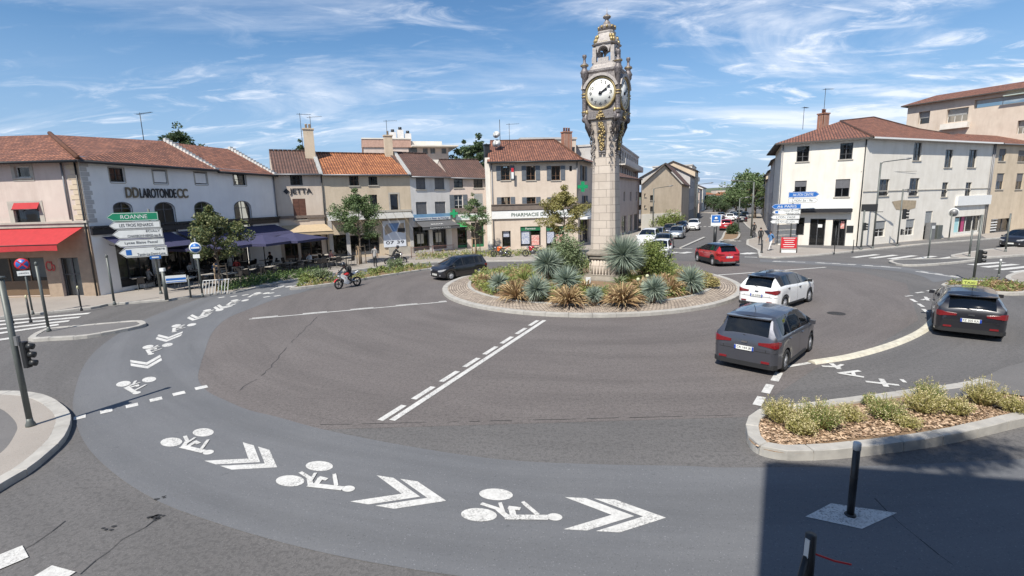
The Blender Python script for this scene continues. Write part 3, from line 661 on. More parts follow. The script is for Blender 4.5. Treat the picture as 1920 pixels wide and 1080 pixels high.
def awning(root, F, top, front, val, m, mv=None, name='awning', drop=.22):
    # top/front: (u0,u1,z), front q negative
    (a, b, z0), (c, d, z1, q) = top, front; mb = MB(); n = 14
    for i in range(n):
        s, t = i/n, (i+1)/n; mb.quad(F.w(a+(b-a)*s, -.02, z0), F.w(a+(b-a)*t, -.02, z0), F.w(c+(d-c)*t, q, z1), F.w(c+(d-c)*s, q, z1))
        if val: mb.quad(F.w(c+(d-c)*s, q-.004, z1), F.w(c+(d-c)*t, q-.004, z1), F.w(c+(d-c)*t, q-.01, z1-drop-.03*(i % 2)), F.w(c+(d-c)*s, q-.01, z1-drop-.03*((i+1) % 2)))
    o = mb.build(name, m, root)
    ar = MB()
    for s in (.08, .92): ar.tube([F.w(a+(b-a)*s, 0, z0-.5), F.w(c+(d-c)*s, q+.03, z1-.03)], .02, 5)
    ar.tube([F.w(c, q, z1-.01), F.w(d, q, z1-.01)], .03, 6); ar.build('awning_frame', DARK, o); return o
def shop(root, F, r, q=.25, frame=None, mull=3, base=.3, trans=None, posters=()):
    a, b, c, d = r; mb = MB(); t = .06; fr = frame or FRAMEG
    F.box(mb, a, b, q, q+.08, c, c+base) if base else None
    F.box(mb, a, b, q, q+.08, d-t, d)
    for i in range(mull+1): u = a+(b-a-t)*i/mull; F.box(mb, u, u+t, q-.004, q+.076, c+base, d-t)
    if trans: F.box(mb, a, b, q-.006, q+.06, trans-.03, trans+.03)
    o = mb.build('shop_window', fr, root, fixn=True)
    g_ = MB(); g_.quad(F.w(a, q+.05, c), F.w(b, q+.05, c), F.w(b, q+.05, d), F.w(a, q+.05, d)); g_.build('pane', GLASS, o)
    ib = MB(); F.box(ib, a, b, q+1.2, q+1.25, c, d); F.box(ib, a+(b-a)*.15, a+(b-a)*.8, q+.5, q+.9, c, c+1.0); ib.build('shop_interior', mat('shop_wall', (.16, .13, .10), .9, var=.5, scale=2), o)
    for (pa, pb, pc, pd, pm) in posters:
        pbm = MB(); F.box(pbm, pa, pb, q+.02, q+.035, pc, pd); pbm.build('poster', pm, o)
    return o
def pipe(root, F, u, z1, z0=0, q=-.08, r=.05, m=None):
    mb = MB(); mb.tube([F.w(u, q, z0), F.w(u, q, z1)], r, 8); return mb.build('drainpipe', m or ZINC, root)
def sides(mb, F, D, H, gableL=None, gableR=None, ins=.01, H2=None):
    H2 = H2 or H
    for u, h, gz in ((ins, H, gableL), (F.W-ins, H2, gableR)):
        pts = [F.w(u, 0, 0), F.w(u, D, 0), F.w(u, D, h)]+([F.w(u, D/2, gz)] if gz else [])+[F.w(u, 0, h)]
        mb.mi = 0; mb.add(pts if u > ins else pts[::-1], [list(range(len(pts)))])
    mb.mi = 0; mb.quad(F.w(F.W, D, 0), F.w(0, D, 0), F.w(0, D, H), F.w(F.W, D, H2))
def house(label, P0, P1, H, D, wm, wins, roofm, ridge, extra_ops=(), bands=None, mats=None, H2=None, over=.35, cat='building', ridgeR=None, name='terraced_house', hipL=0, hipR=0, group=None, gable=True):
    """windows: list of (pxrect, kwargs)"""
    F = Fac(P0, P1); root = empty(name, (F.P0.x, F.P0.y, 0), 0, label, cat, group); mb = MB(); rs = []
    for w_ in wins: rs.append((F.rect(*w_[0]), w_[1]))
    wallface(mb, F, H, [r for r, _ in rs]+list(extra_ops), bands, H2=H2)
    sides(mb, F, D, H, ridge-.1 if gable else None, (ridgeR or ridge)-.1 if gable else None, H2=H2)
    mb.build('wall', mats or wm, root)
    for r, k in rs:
        k = dict(k); ty = k.pop('t', 'w')
        if ty == 'w': window(root, F, r, **k)
        elif ty == 'closed': closed_shutters(root, F, r, k['m'])
        elif ty == 'arch': arch_window(root, F, r, wm)
    H2 = H2 or H; rr = ridgeR or ridge; o = over
    if roofm:
        sl = (ridge-H)/(D/2); e = H-sl*o*.6; e2 = H2-sl*o*.6
        hl, hr = hipL, hipR
        polys = [[F.w(0 if not hl else -o, -o, e), F.w(F.W if not hr else F.W+o, -o, e2), F.w(F.W-hr, D/2, rr), F.w(hl, D/2, ridge)], [F.w(hl, D/2, ridge), F.w(F.W-hr, D/2, rr), F.w(F.W if not hr else F.W+o, D+o, e2), F.w(0 if not hl else -o, D+o, e)]]
        if hl: polys.append([F.w(-o, -o, e), F.w(hl, D/2, ridge), F.w(-o, D+o, e)])
        if hr: polys.append([F.w(F.W+o, -o, e2), F.w(F.W-hr, D/2, rr), F.w(F.W+o, D+o, e2)])
        root['_r'] = 1; roof = roofpoly(root, polys, roofm)
        gt = MB(); gt.tube([F.w(.02, -o-.05, e-.06), F.w(F.W-.02, -o-.05, e2-.06)], .07, 8); gt.build('gutter', ZINC, roof); del root['_r']
        rd = MB(); n = max(2, int(F.W/.4))
        if not (hl or hr):
            for i in range(n): a, b = F.w(F.W*i/n, D/2, ridge+(rr-ridge)*i/n+.03), F.w(F.W*(i+1)/n-.03, D/2, ridge+(rr-ridge)*(i+1)/n+.03); rd.tube([a, b], .11, 6)
            rd.build('ridge_tiles', roofm, roof)
    else: roof = None
    return root, F, roof
def verge(roof, F, u, D, H, ridge, m=None):
    mb = MB(); 
    for k in range(16):
        t0, t1 = k/16, (k+1)/16-.01; q0, q1 = -.35+t0*(D/2+.35), -.35+t1*(D/2+.35); sl = (ridge-H)/(D/2); z0, z1 = H+sl*q0, H+sl*q1
        F.box(mb, u-.16+random.uniform(-.02, .02), u+.16, q0, q1, (z0+z1)/2-.05, (z0+z1)/2+.22)
    return mb.build('verge', m or FRAMEW, roof, fixn=True)
G = dict
# --- house A with red awning
rB0 = (-25, 29.8)
def opx(F, *l): return [F.rect(*r) for r in l]
FA = Fac((-44, 30.0), rB0)
opsA = opx(FA, (-60, 484, 88, 556), (114, 483, 152, 559))
for o in opsA: o[2] = max(.02, o[2])
opsA[1][2] = .02
rootA, FA, roofA = house('cream corner house with red shop awning at the left edge', (-44, 30.0), rB0, 8.3, 9, WPINK,
    [((28, 312, 56, 333), G(frame=FRAMEW, surround=.2, bars=(0, 0))), ((28, 386, 76, 432), G(frame=FRAMEG, surround=.28, bars=(0, 0))), ((-60, 312, -32, 333), G(surround=.2)), ((-62, 386, -14, 432), G(surround=.28))],
    None, 10.9, extra_ops=opsA, bands=[(4.35, 1), (99, 0)], mats=[WPINK, WTAN], name='corner_house', gable=False)
shop(rootA, FA, opsA[0], mull=4, base=.9, frame=mat('shop_brown_panel', (.14, .09, .05), .6)); shop(rootA, FA, opsA[1], mull=2, base=.05, trans=opsA[1][2]+1.4)
mb = MB(); FA.box(mb, 0, FA.W, -.12, -.003, 4.28, 4.5); FA.box(mb, 0, FA.W+.05, -.2, -.004, 4.5, 4.62); mb.build('cornice', STONE, rootA, fixn=True)
M_RED = mat('red_canvas', (.48, .035, .04), .8, var=.15, trans=.15)
u0 = FA.W-19; aw = awning(rootA, FA, (FA.W-12, FA.W-.35, 4.25), (FA.W-12, FA.W-.75, 3.35, -1.5), True, M_RED, drop=.33)
mb = MB(); FA.box(mb, FA.W-5.9, FA.W-4.3, -1.535, -1.52, 3.08, 3.3); mb.build('valance_print', mat('yellow_print', (.75, .5, .08), .7), aw)
r = FA.rect(28, 383, 76, 394); awning(rootA, FA, (r[0], r[1], r[3]+.1), (r[0], r[1], r[2]+.05, -.25), False, M_RED, name='window_blind')
tr = FA.uz(95, 499); text('Cb', .55, .6, FA.M(tr[0], -.03, tr[1]), 'lettering', mat('red_lettering', (.45, .04, .04), .6), rootA)
for z in range(9):
    pass
mb = MB()
for k in range(12): FA.box(mb, FA.W-(.55 if k % 2 else .75), FA.W-.004, -.03, -.003, 4.7+k*.29, 4.7+k*.29+.26)
mb.build('quoin', WOCHR, rootA, fixn=True); pipe(rootA, FA, FA.W-.95, 8.2, z0=4.7, q=-.09); pipe(rootA, FA, FA.W-.12, 8.2, 0, q=-.12, m=DARK)
roof = roofpoly(rootA, [[(-44, 29.4, 8.1), (-24.6, 29.3, 8.1), (-30.4, 34.4, 10.25), (-44, 34.4, 10.2)]], T_RED)
mb = MB(); mb.tube([(-44, 29.3, 8.0), (-24.6, 29.2, 8.0)], .08, 8); mb.build('gutter', DARK, roof)
# --- restaurant
WB = mat('render_blue_white', (.82, .81, .79), .85, col2=(.75, .74, .73), scale=.8, bump=.2, dirt=.12)
P_B1 = (-20.8, 45)
FB = Fac(rB0, P_B1)
arB = [(216, 380, 250, 442), (293, 380, 329, 436), (367, 379, 398, 433), (441, 377.5, 471, 428)]
opB = opx(FB, (222, 470, 290, 528), (300, 468, 362, 520), (371, 466, 430, 512), (438, 463, 470, 505))
for o in opB: o[2] = .35; o[3] = 3.05
rootB, FB, _ = house('white restaurant building with four arched dark windows and navy awnings', rB0, P_B1, 8.35, 9, WB,
    [((205, 315, 233, 341), G(frame=DARK, sill=False, bars=(1, 1), surround=.05)), ((287, 319, 313, 344), G(frame=FRAMEG, sill=False, style='roller', surround=.06)), ((365, 323, 388, 345.5), G(frame=FRAMEG, sill=False, surround=.06)), ((437.5, 327, 461, 347), G(frame=DARK, sill=False, surround=.06))]+[(r, G(t='arch')) for r in arB],
    None, 10.9, extra_ops=opB, bands=[(99, 0)], mats=[WB], H2=8.1, cat='restaurant', name='restaurant_building', gable=False)
for r in ((287, 319, 313, 344), (365, 323, 388, 345.5)):
    u = FB.rect(*r); mb = MB(); FB.box(mb, u[0]+.08, u[1]-.08, .03, .1, u[2]+.08, u[3]-.08); mb.build('white_panel', WB, rootB)
for o in opB: shop(rootB, FB, o, mull=3, base=.5, frame=BLACKP)
u = FB.uz(174, 452)[1]; mb = MB(); FB.box(mb, .02, FB.W-.02, -.16, -.003, 3.75, 4.12); FB.box(mb, .02, FB.W-.02, -.3, -.002, 4.15, 4.28); mb.build('fascia', BLACKP, rootB, fixn=True)
uz0, uz1 = FB.uz(261, 361.5), FB.uz(329, 362)
text('LAROTONDE', (uz1[0]-uz0[0]), .62, FB.M((uz0[0]+uz1[0])/2, -.06, uz0[1]-.02), 'lettering', BLACKP, rootB, depth=.05, thin=.012)
for pxx, s_, sg in ((246.5, 'DD', 1), (341, 'CC', -1)):
    q_ = FB.uz(pxx, 361 if pxx < 300 else 362.5); text(s_, .85, .66, FB.M(q_[0], -.07, q_[1]), 'lettering', mat('bronze_lettering', (.16, .12, .07), .4), rootB, depth=.05, thin=.02)
NAVY = mat('navy_canvas', (.052, .052, .115), .8, var=.2, trans=.1)
roof = roofpoly(rootB, [[(-24.6, 29.3, 8.1), FB.w(FB.W*.6, -.4, 8.05), FB.w(FB.W*.6, 4.3, 10.4), (-30.4, 34.4, 10.25)], [FB.w(FB.W*.6, -.4, 7.95), FB.w(FB.W, -.4, 7.9), FB.w(FB.W, 4.3, 10.35), FB.w(FB.W*.6, 4.3, 10.32)], [(-30.4, 34.4, 10.25), FB.w(FB.W, 4.3, 10.35), FB.w(FB.W, 9, 8), (-37, 38, 8)]], T_RED)
mb = MB(); mb.tube([FB.w(-.2, -.46, 8.0), FB.w(FB.W*.6, -.46, 7.95)], .09, 8); mb.tube([FB.w(FB.W*.6, -.46, 7.85), FB.w(FB.W, -.46, 7.82)], .09, 8); mb.build('gutter', DARK, roof)
verge(roof, FB, FB.W*.6, 8.6, 8.1, 10.45); verge(roof, FB, FB.W-.1, 8.6, 8.05, 10.4)
mb = MB(); mb.tube([(-24.6, 29.35, 8.2), (-30.4, 34.4, 10.35)], .13, 7); mb.build('hip_tiles', T_ORG, roof)
mb = MB()
for k in range(13): FB.box(mb, .03, .38 if k % 2 else .5, -.025, -.003, 4.5+k*.27, 4.5+k*.27+.24)
mb.build('quoin', WGREY, rootB, fixn=True); pipe(rootB, FB, FB.W-.1, 7.9, 4.3)
for a, b in ((.6, 5.2), (5.6, 10.2), (10.6, 15.3)): awning(rootB, FB, (a, b, 3.6), (a-.1, b+.1, 2.75, -2.2), False, NAVY)
# --- terraced row
C0, C1, C2, C3, C4 = P_B1, (-17.2, 46.8), (-9.9, 50.7), (-6.3, 53.6), (-2.0, 55.2)
FC = Fac(C0, C1); opC = opx(FC, (535, 455, 560, 500), (565, 453, 605, 500))
for o in opC: o[2] = .3; o[3] = 2.9
rootC, FC, roof = house('narrow cream house with brown shutters and beige awning', C0, C1, 8.1, 9, WCREAM, [((544, 328, 567, 347), G(frame=DARK, sill=False)), ((550, 372.6, 574, 411.5), G(t='closed', m=SHUTB))], T_BRN, 10.45, extra_ops=opC)
for o in opC: shop(rootC, FC, o, mull=2, base=.4, frame=FRAMEB)
verge(roof, FC, FC.W-.1, 9, 8.1, 10.45); chimney(rootC, roof, *FC.w(FC.W-.5, 3.2, 0).xy, 9.6, 12.3, .9, .7, WOCHR)
q_ = FC.uz(564, 359.5); text('JETTA', 1.9, .62, FC.M(q_[0], -.05, q_[1]), 'lettering', BLACKP, rootC, thin=.02)
q_ = FC.uz(537, 359); mb = MB(); c = FC.w(q_[0], -.05, q_[1]); mb.add([c+Vector((0, 0, .26)), c+Vector((FC.d.x*.26, FC.d.y*.26, 0)), c-Vector((0, 0, .26)), c-Vector((FC.d.x*.26, FC.d.y*.26, 0))], [[3, 2, 1, 0]]); mb.build('emblem', BLACKP, rootC)
mb = MB(); FC.box(mb, .03, FC.W-.03, -.14, -.003, 4.05, 4.3); mb.build('cornice', BROWNB, rootC, fixn=True)
BEIGE = mat('beige_canvas', (.52, .40, .26), .8, var=.15, trans=.1)
awning(rootC, FC, (.25, FC.W-.05, 3.45), (.25, FC.W+.4, 2.85, -1.7), True, BEIGE, drop=.25)
pipe(rootC, FC, FC.W-.05, 8, 0, m=DARK)
FD = Fac(C1, C2); opD = opx(FD, (622, 440, 655, 482), (658, 440, 712, 484), (719, 429, 761, 479))
opD[0][2] = .3; opD[1][2] = .3
for o in opD: o[3] = min(o[3], 3.3)
opD[2][2] = .9; opD[2][3] = 3.5
rootD, FD, roof = house('ochre house under bright orange roof tiles with a sloping glass canopy', C1, C2, 8.05, 9, WOCHR,
    [((654.7, 330, 672.5, 348), G(frame=FRAMEB)), ((691, 331, 707.5, 347), G(frame=DARK)), ((657, 365, 673, 392), G(frame=DARK)), ((693.6, 365, 708, 394), G(frame=DARK)), ((732, 364, 746.7, 396), G(frame=DARK, surround=.16, bars=(0, 0)))],
    T_ORG, 10.3, extra_ops=opD[:2])
shop(rootD, FD, opD[0], mull=1, base=.2); shop(rootD, FD, opD[1], mull=3, base=.3, trans=2.2)
verge(roof, FD, FD.W-.1, 9, 8.05, 10.4); chimney(rootD, roof, *FD.w(FD.W-.8, 4.2, 0).xy, 9.6, 12.1, .8, .7, WOCHR, pots=1)
mb = MB(); FD.box(mb, .05, FD.W-.05, -.1, -.003, 4.35, 4.55); mb.build('cornice', STONE, rootD, fixn=True)
mb = MB(); n = 9
for i in range(n): a, b = .1+(FD.W-.2)*i/n, .1+(FD.W-.2)*(i+1)/n-.03; mb.quad(FD.w(a, -.02, 4.3), FD.w(b, -.02, 4.3), FD.w(b, -1.1, 3.75), FD.w(a, -1.1, 3.75))
mb.build('canopy', mat('grey_canopy', (.36, .36, .35), .4, var=.2), rootD)
for u in (.15, 1.7, FD.W-2.6, FD.W-.35): mb = MB(); FD.box(mb, u, u+.35, -.05, -.003, 0, 3.75); mb.build('pilaster', WGREY, rootD, fixn=True)
mb = MB(); FD.box(mb, FD.W-2.6, FD.W-.1, -.12, -.052, 0, .85); mb.build('plinth', STONE, rootD, fixn=True)
o = opD[2]; bd = MB(); FD.box(bd, o[0], o[1], -.12, -.055, o[2], o[3]); bdo = bd.build('billboard', mat('poster_white', (.7, .72, .76), .5, col2=(.62, .66, .74), scale=1), rootD, fixn=True)
um = (o[0]+o[1])/2; hh = o[3]-o[2]; wd = o[1]-o[0]; mb = MB()
mb.add([FD.w(o[0]+.15, -.128, o[3]-.25*hh), FD.w(o[0]+.45, -.128, o[3]-.12*hh), FD.w(um-.2, -.128, o[3]-.42*hh), FD.w(o[0]+.2, -.128, o[3]-.55*hh)], [[3, 2, 1, 0]]); mb.add([FD.w(o[1]-.1, -.128, o[3]-.1*hh), FD.w(o[1]-.1, -.128, o[3]-.5*hh), FD.w(um+.25, -.128, o[3]-.42*hh), FD.w(o[1]-.5, -.128, o[3]-.12*hh)], [[0, 1, 2, 3]])
mb.build('picture', mat('poster_tan', (.40, .33, .26), .5), bdo, fixn=True)
mb = MB(); mb.add([FD.w(um-.5, -.128, o[3]-.1*hh), FD.w(um+.5, -.128, o[3]-.1*hh), FD.w(um+.2, -.128, o[3]-.42*hh), FD.w(um-.15, -.128, o[3]-.42*hh)], [[0, 1, 2, 3]]); mb.build('picture', mat('poster_blue', (.16, .28, .52), .5), bdo, fixn=True)
mb = MB(); FD.box(mb, um+.35, o[1]-.05, -.14, -.13, o[3]-.45*hh, o[3]-.30*hh); mb.build('picture', BLACKP, bdo)
text('07 39', wd*.8, .3, FD.M(um, -.135, o[2]+.45), 'lettering', BLACKP, bdo, depth=.005)
FE = Fac(C2, C3); opE = opx(FE, (776, 438, 806, 470), (812, 438, 838, 470))
for o in opE: o[2] = .3; o[3] = 2.75
rootE, FE, roof = house('white house with four closed grey roller shutters over a grocery', C2, C3, 7.9, 9, WWHITE,
    [((780, 333, 797.5, 355), G(style='roller')), ((815, 333, 833, 355), G(style='roller')), ((780.5, 378.6, 801, 410), G(style='roller')), ((816, 378, 836, 408), G(style='roller'))], T_BRN, 10.5, extra_ops=opE, H2=7.85)
for o in opE: shop(rootE, FE, o, mull=2, base=.4, posters=[((o[0]*.7+o[1]*.3), (o[0]*.3+o[1]*.7), 1.0, 2.0, mat('poster_cream', (.5, .48, .42), .6))])
GRAYC = mat('grey_canvas', (.10, .10, .105), .8)
sg = MB(); FE.box(sg, .15, FE.W-.15, -.14, -.003, 3.35, 4.0); sgo = sg.build('shop_sign', mat('shop_sign_blue', (.12, .26, .46), .5, col2=(.2, .36, .5), scale=2), rootE, fixn=True)
sg = MB(); FE.box(sg, .2, FE.W-.2, -.16, -.142, 3.38, 3.66); sg.build('sign_strip', WHITE, sgo)
text("Alimentation et Bazar de l'Horloge", FE.W-.8, .22, FE.M(FE.W/2, -.17, 3.52), 'lettering', mat('navy_lettering', (.03, .06, .18), .5), sgo, depth=.01)
aw = awning(rootE, FE, (.3, FE.W-.1, 3.3), (.3, FE.W+.1, 2.75, -1.5), True, GRAYC, drop=.28)
text("ALIMENTATION", 2.4, .16, FE.M(FE.W/2, -1.53, 2.62), 'lettering', WHITE, aw, depth=.005); text("BAZAR", 1.4, .2, Matrix.Translation(FE.w(FE.W/2, -.95, 2.98)) @ FE.M(0, 0, 0).to_3x3().to_4x4() @ Matrix.Rotation(R(-68), 4, 'X'), 'lettering', WHITE, aw, depth=.005)
FFa = Fac(C3, C4); opF = opx(FFa, (858, 432, 876, 466), (884, 432, 908, 470))
for o in opF: o[2] = .2; o[3] = 2.9
rootF, FFa, roof = house('small beige house with grey-blue shutters next to the pharmacy', C3, C4, 7.8, 9, WPINK,
    [((851, 333, 868, 352), G(frame=DARK)), ((888, 335.5, 905, 352), G(frame=DARK)), ((852, 365, 868, 395), G(frame=FRAMEW, shutters=(SHUT, 1, 1), bars=(1, 2))), ((889, 363, 905.5, 394), G(t='closed', m=SHUTL))], T_BRN, 9.9, extra_ops=opF, H2=7.65)
for o in opF: shop(rootF, FFa, o, mull=1, base=.3, frame=mat('green_frame', (.02, .16, .07), .5))
mb = MB(); FFa.box(mb, .03, FFa.W-.03, -.2, -.003, 4.0, 4.5); mb.build('cornice', BROWNB, rootF, fixn=True)
mb = MB(); FFa.box(mb, .5, FFa.W-.03, -.12, -.003, 3.2, 3.9); sgo = mb.build('shop_sign', WHITE, rootF, fixn=True)
GRN = mat('green_lettering', (.01, .28, .08), .5)
text('HOMEOPATHIE', 2.9, .3, FFa.M(FFa.W/2+.3, -.14, 3.55), 'lettering', GRN, sgo)
awning(rootF, FFa, (.2, 1.6, 2.95), (.2, 1.6, 2.5, -.7), False, mat('green_canvas', (.03, .30, .09), .8))
def cross(root, c, n, s=.5, name='pharmacy_cross'):
    t = Vector((-n[1], n[0], 0)); mb = MB(); 
    for a, b in ((s, s/3), (s/3, s)):
        P = [c+t*x+Vector((0, 0, z)) for x, z in ((-a, -b), (a, -b), (a, b), (-a, b))]; N_ = Vector(n)*(.08 if a == s else .075)
        mb.add([p+N_ for p in P]+[p-N_ for p in P], [[0, 1, 2, 3], [7, 6, 5, 4], [0, 4, 5, 1], [1, 5, 6, 2], [2, 6, 7, 3], [3, 7, 4, 0]])
    return mb.build(name, mat('green_cross', (.01, .26, .10), .4), root, fixn=True)
cross(rootF, FFa.w(.25, -.35, 3.95), (-.1, -.99, 0), .42)
pipe(rootF, FFa, FFa.W-.25, 7.6, 0)
# --- pharmacy
PG0, PG1 = (-1.9, 51.9), (7.1, 52.4); PG2 = (7.1+4.7, 52.4+11)
FG, FG2 = Fac(PG0, PG1), Fac(PG1, PG2)
winG = [(x0, 311, x1, 338) for x0, x1 in ((939.5, 956), (987, 1003.6), (1034, 1050.5))]; winG2 = [(x0+1, 369.5, x1+1, 397) for x0, x1 in ((939.5, 956), (987, 1003.6), (1034, 1050.5))]
rootG = empty('pharmacy_building', (*PG0, 0), 0, 'beige three storey pharmacy with grey shutters and lettered white fascia', 'pharmacy')
opG = opx(FG, (941.7, 433, 957.8, 467), (976, 424.5, 1014, 466), (1024, 424, 1058, 468))
for o in opG: o[2] = .35
opG[2][2] = .03
HG = 9.15
mb = MB(); rG = [FG.rect(*r) for r in winG+winG2]+[FG.rect(1067.5, 311, 1072.5, 321)]
wallface(mb, FG, HG, rG+opG, [(3.0, 0), (99, 0)])
rG2 = [FG2.rect(1091, 311, 1097, 339), FG2.rect(1094, 367, 1099, 395)]
gs = [[.8, 4.5, .3, 2.9]]
wallface(mb, FG2, HG, rG2+gs); D = 11
mb.quad(FG.w(0, D, 0), FG.w(0, 0, 0), FG.w(0, 0, HG), FG.w(0, D, HG)); mb.quad((*PG2, 0), FG.w(0, D, 0), FG.w(0, D, HG), (*PG2, HG)); mb.build('wall', WCREAM, rootG)
for i, r in enumerate(rG[:6]): window(rootG, FG, r, frame=FRAMEB, shutters=(SHUT, 1, 1), bars=(1, 2))
window(rootG, FG, rG[6], bars=(0, 0), sill=False)
for r in rG2: window(rootG, FG2, r, frame=FRAMEB, shutters=(SHUT, 1, 1))
mb = MB(); FG.box(mb, 0, FG.W, -.22, -.003, 4.15, 4.7); FG.box(mb, 0, FG.W, -.3, -.004, 4.7, 4.78); FG2.box(mb, 0, 9, -.22, -.003, 4.15, 4.7); mb.build('cornice', BROWNB, rootG, fixn=True)
mb = MB(); FG.box(mb, .0, FG.W, -.16, -.004, 3.3, 4.1); fas = mb.build('fascia', WHITE, rootG, fixn=True)
uA = FG.uz(959, 412)[0]; text("PHARMACIE DE L'HORLOGE", FG.W-uA-.35, .36, FG.M((uA+FG.W-.35)/2, -.175, 3.68), 'lettering', mat('dark_green_lettering', (.01, .06, .03), .5), fas)
PIN = mat('poster_red', (.55, .1, .08), .6, col2=(.6, .5, .45), scale=6); PWH = mat('poster_text', (.6, .6, .6), .6, col2=(.15, .2, .35), scale=9); 
HB = mat('header_green', (.015, .14, .06), .5)
for i, o in enumerate(opG):
    a, b = o[0], o[1]; ps = [] if i == 0 else [(a+.1, a+(b-a)*.45, .6, 2.4, PWH), (a+(b-a)*.55, b-.15, .45, 1.5, PIN)]
    if i == 0: ps = [(a+.15, b-.15, 1.4, 2.0, PWH)]
    so = shop(rootG, FG, o, q=.2, mull=1 if i == 0 else 2, base=.1, frame=FRAMEG, posters=ps)
    if i: mb = MB(); FG.box(mb, a, b, .1, .19, o[3]-.45, o[3]); h_ = mb.build('sign_strip', HB, so); text('Pharmacie', (b-a)*.5, .2, FG.M((a+b)/2, .08, o[3]-.22), 'lettering', WHITE, so, depth=.005)
shop(rootG, FG2, gs[0], mull=3)
mb = MB(); FG2.box(mb, .4, 5, -.9, -.01, 3.0, 3.25); FG2.box(mb, .5, 4.9, -.3, -.02, 3.3, 4.1); mb.build('shop_sign', WHITE, rootG, fixn=True)
cx = FG.uz(1086, 350); cross(rootG, FG.w(FG.W+.45, -.25, 6.35), (FG.n.x, FG.n.y, 0), .52)
mb = MB(); mb.tube([FG.w(FG.W, -.05, 6.35), FG.w(FG.W+.45, -.25, 6.35)], .04, 6); mb.build('bracket', DARK, rootG)
E0, E1, E2, E3 = FG.w(-.3, -.5, 9.05), FG.w(FG.W+.45, -.5, 9.05), Vector((PG2[0]+.5, PG2[1], 9.05)), FG.w(0, D, 9.05)
RL, RR = FG.w(.2, 5.2, 11.7), Vector(FG.w(FG.W-1.6, 5.6, 11.75)); RB = (Vector((*PG2, 0))+FG.w(0, D, 0))/2+Vector((0, 0, 11.7))
roof = roofpoly(rootG, [[E0, E1, RR, RL], [E1, E2, RB, RR], [RL, RR, RB, E3+Vector((0, 0, .1))]], T_RED)
mb = MB(); mb.tube([E0-Vector((0, 0, .1)), E1-Vector((0, 0, .1))], .09, 8); mb.tube([E1-Vector((0, 0, .1)), E2-Vector((0, 0, .1))], .09, 8); mb.build('gutter', DARK, roof)
mb = MB(); mb.tube([E1, RR], .12, 7); mb.tube([RL, RR], .12, 7); mb.build('ridge_tiles', T_ORG, roof)
mb = MB(); FG.box(mb, -.5, -.02, .1, 8, 0, 9.5); FG.box(mb, -.52, .1, 3, 4.4, 9.5, 10.6); mb.build('gable_wall', WPALE, rootG, fixn=True)
chimney(rootG, roof, *FG.w(-.25, 2, 0).xy, 9.4, 10.9, .55, .5, DARK, pots=0); chimney(rootG, roof, *FG.w(FG.W-.3, 5, 0).xy, 10, 12.4, .95, .75, BRK, pots=3)
pipe(rootG, FG, .15, 9, 0); pipe(rootG, FG, FG.W-.1, 9, 4.8)
def dish(c, r, lab, n=(-.3, -.9, .3)):
    t = empty('satellite_dish', c, 0, lab, 'satellite dish'); q = Vector(n).to_track_quat('Z', 'Y').to_matrix().to_4x4(); q.translation = Vector(c)
    m = MB(); m.T = q; m.lathe([(r, .1), (r*.75, .04), (r*.4, .01), (.001, 0), (.001, -.02), (r*.4, -.01), (r*.75, .02), (r, .08)], (0, 0, 0), 18); m.build('reflector', WHITE, t)
    m = MB(); m.T = q; m.tube([(0, -r, .1), (0, 0, .5)], .02, 5); m.tube([(0, 0, -.02), (0, .1, -.4)], .03, 5); m.box((0, 0, .5), (.08, .08, .08)); m.build('feed_arm', DARK, t)
c = FG.w(1.2, 2.5, 0); dish((c.x-.35, c.y, 12.0), .38, 'upper white satellite dish on the pharmacy roof'); dish((c.x-.35, c.y, 11.1), .45, 'lower white satellite dish on the pharmacy roof')
m = MB(); m.tube([(c.x, c.y+.3, 10), (c.x, c.y+.3, 13.6)], .035, 6); tag(m.build('aerial_mast', DARK), 'thin mast behind the satellite dishes on the pharmacy roof', 'mast')
antenna(c.x+1, c.y+.4, 10.2, 3.0, rz=.2, label='aerial on the pharmacy roof right of the dishes')
antenna(*FC.w(FC.W-1.1, 3.2, 10.6), 3.2, rz=.8, label='aerial left of the stone chimney on the narrow house'); antenna(*FC.w(FC.W-.2, 3.4, 11), 2.6, rz=.1, label='aerial right of the stone chimney on the narrow house')
antenna(*FB.w(8, 4.6, 10.1), 2.2, rz=-.2, label='aerial above the restaurant roof'); antenna(*FD.w(FD.W-.9, 4.0, 12.2), 1.5, rz=.4, label='aerial on the chimney of the ochre house')
# --- right corner building
RA, RBc, RC = (26.4, 49.4), (32.3, 46.1), (52.9, 55.5)
F1, F2 = Fac(RA, RBc), Fac(RBc, RC)
rootR = empty('corner_building', (*RA, 0), 0, 'white three storey corner building with hipped red tile roof', 'building')
H = 9.9
w1 = [(1494, 274, 1517, 303), (1575, 268, 1599, 298.6), (1490, 339, 1512, 361), (1566, 336, 1593, 369)]
g1 = opx(F1, (1493, 408, 1508, 441), (1518, 410, 1547, 457), (1560, 411, 1586, 459)); g1[1][2] = .05; g1[2][2] = .05
w2 = [(1713, 267, 1728, 301), (1772, 280.5, 1786, 314), (1816, 280.5, 1831, 314), (1648, 336, 1667, 367), (1705, 334, 1723, 367), (1766, 342, 1777, 369), (1810, 342, 1821, 369)]
g2 = opx(F2, (1641, 414, 1660, 444), (1698, 411, 1714, 441), (1733.6, 396, 1747, 437), (1789, 405, 1840, 443)); g2[2][2] = .05; g2[3][2] = .3
mb = MB(); q1 = [F1.rect(*r) for r in w1]; q2 = [F2.rect(*r) for r in w2]
wallface(mb, F1, H, q1+g1); wallface(mb, F2, H, q2+g2)
BK = [(45, 67), (32.4, 62)]
F3 = Fac(BK[1], RA); wallface(mb, F3, H, [])
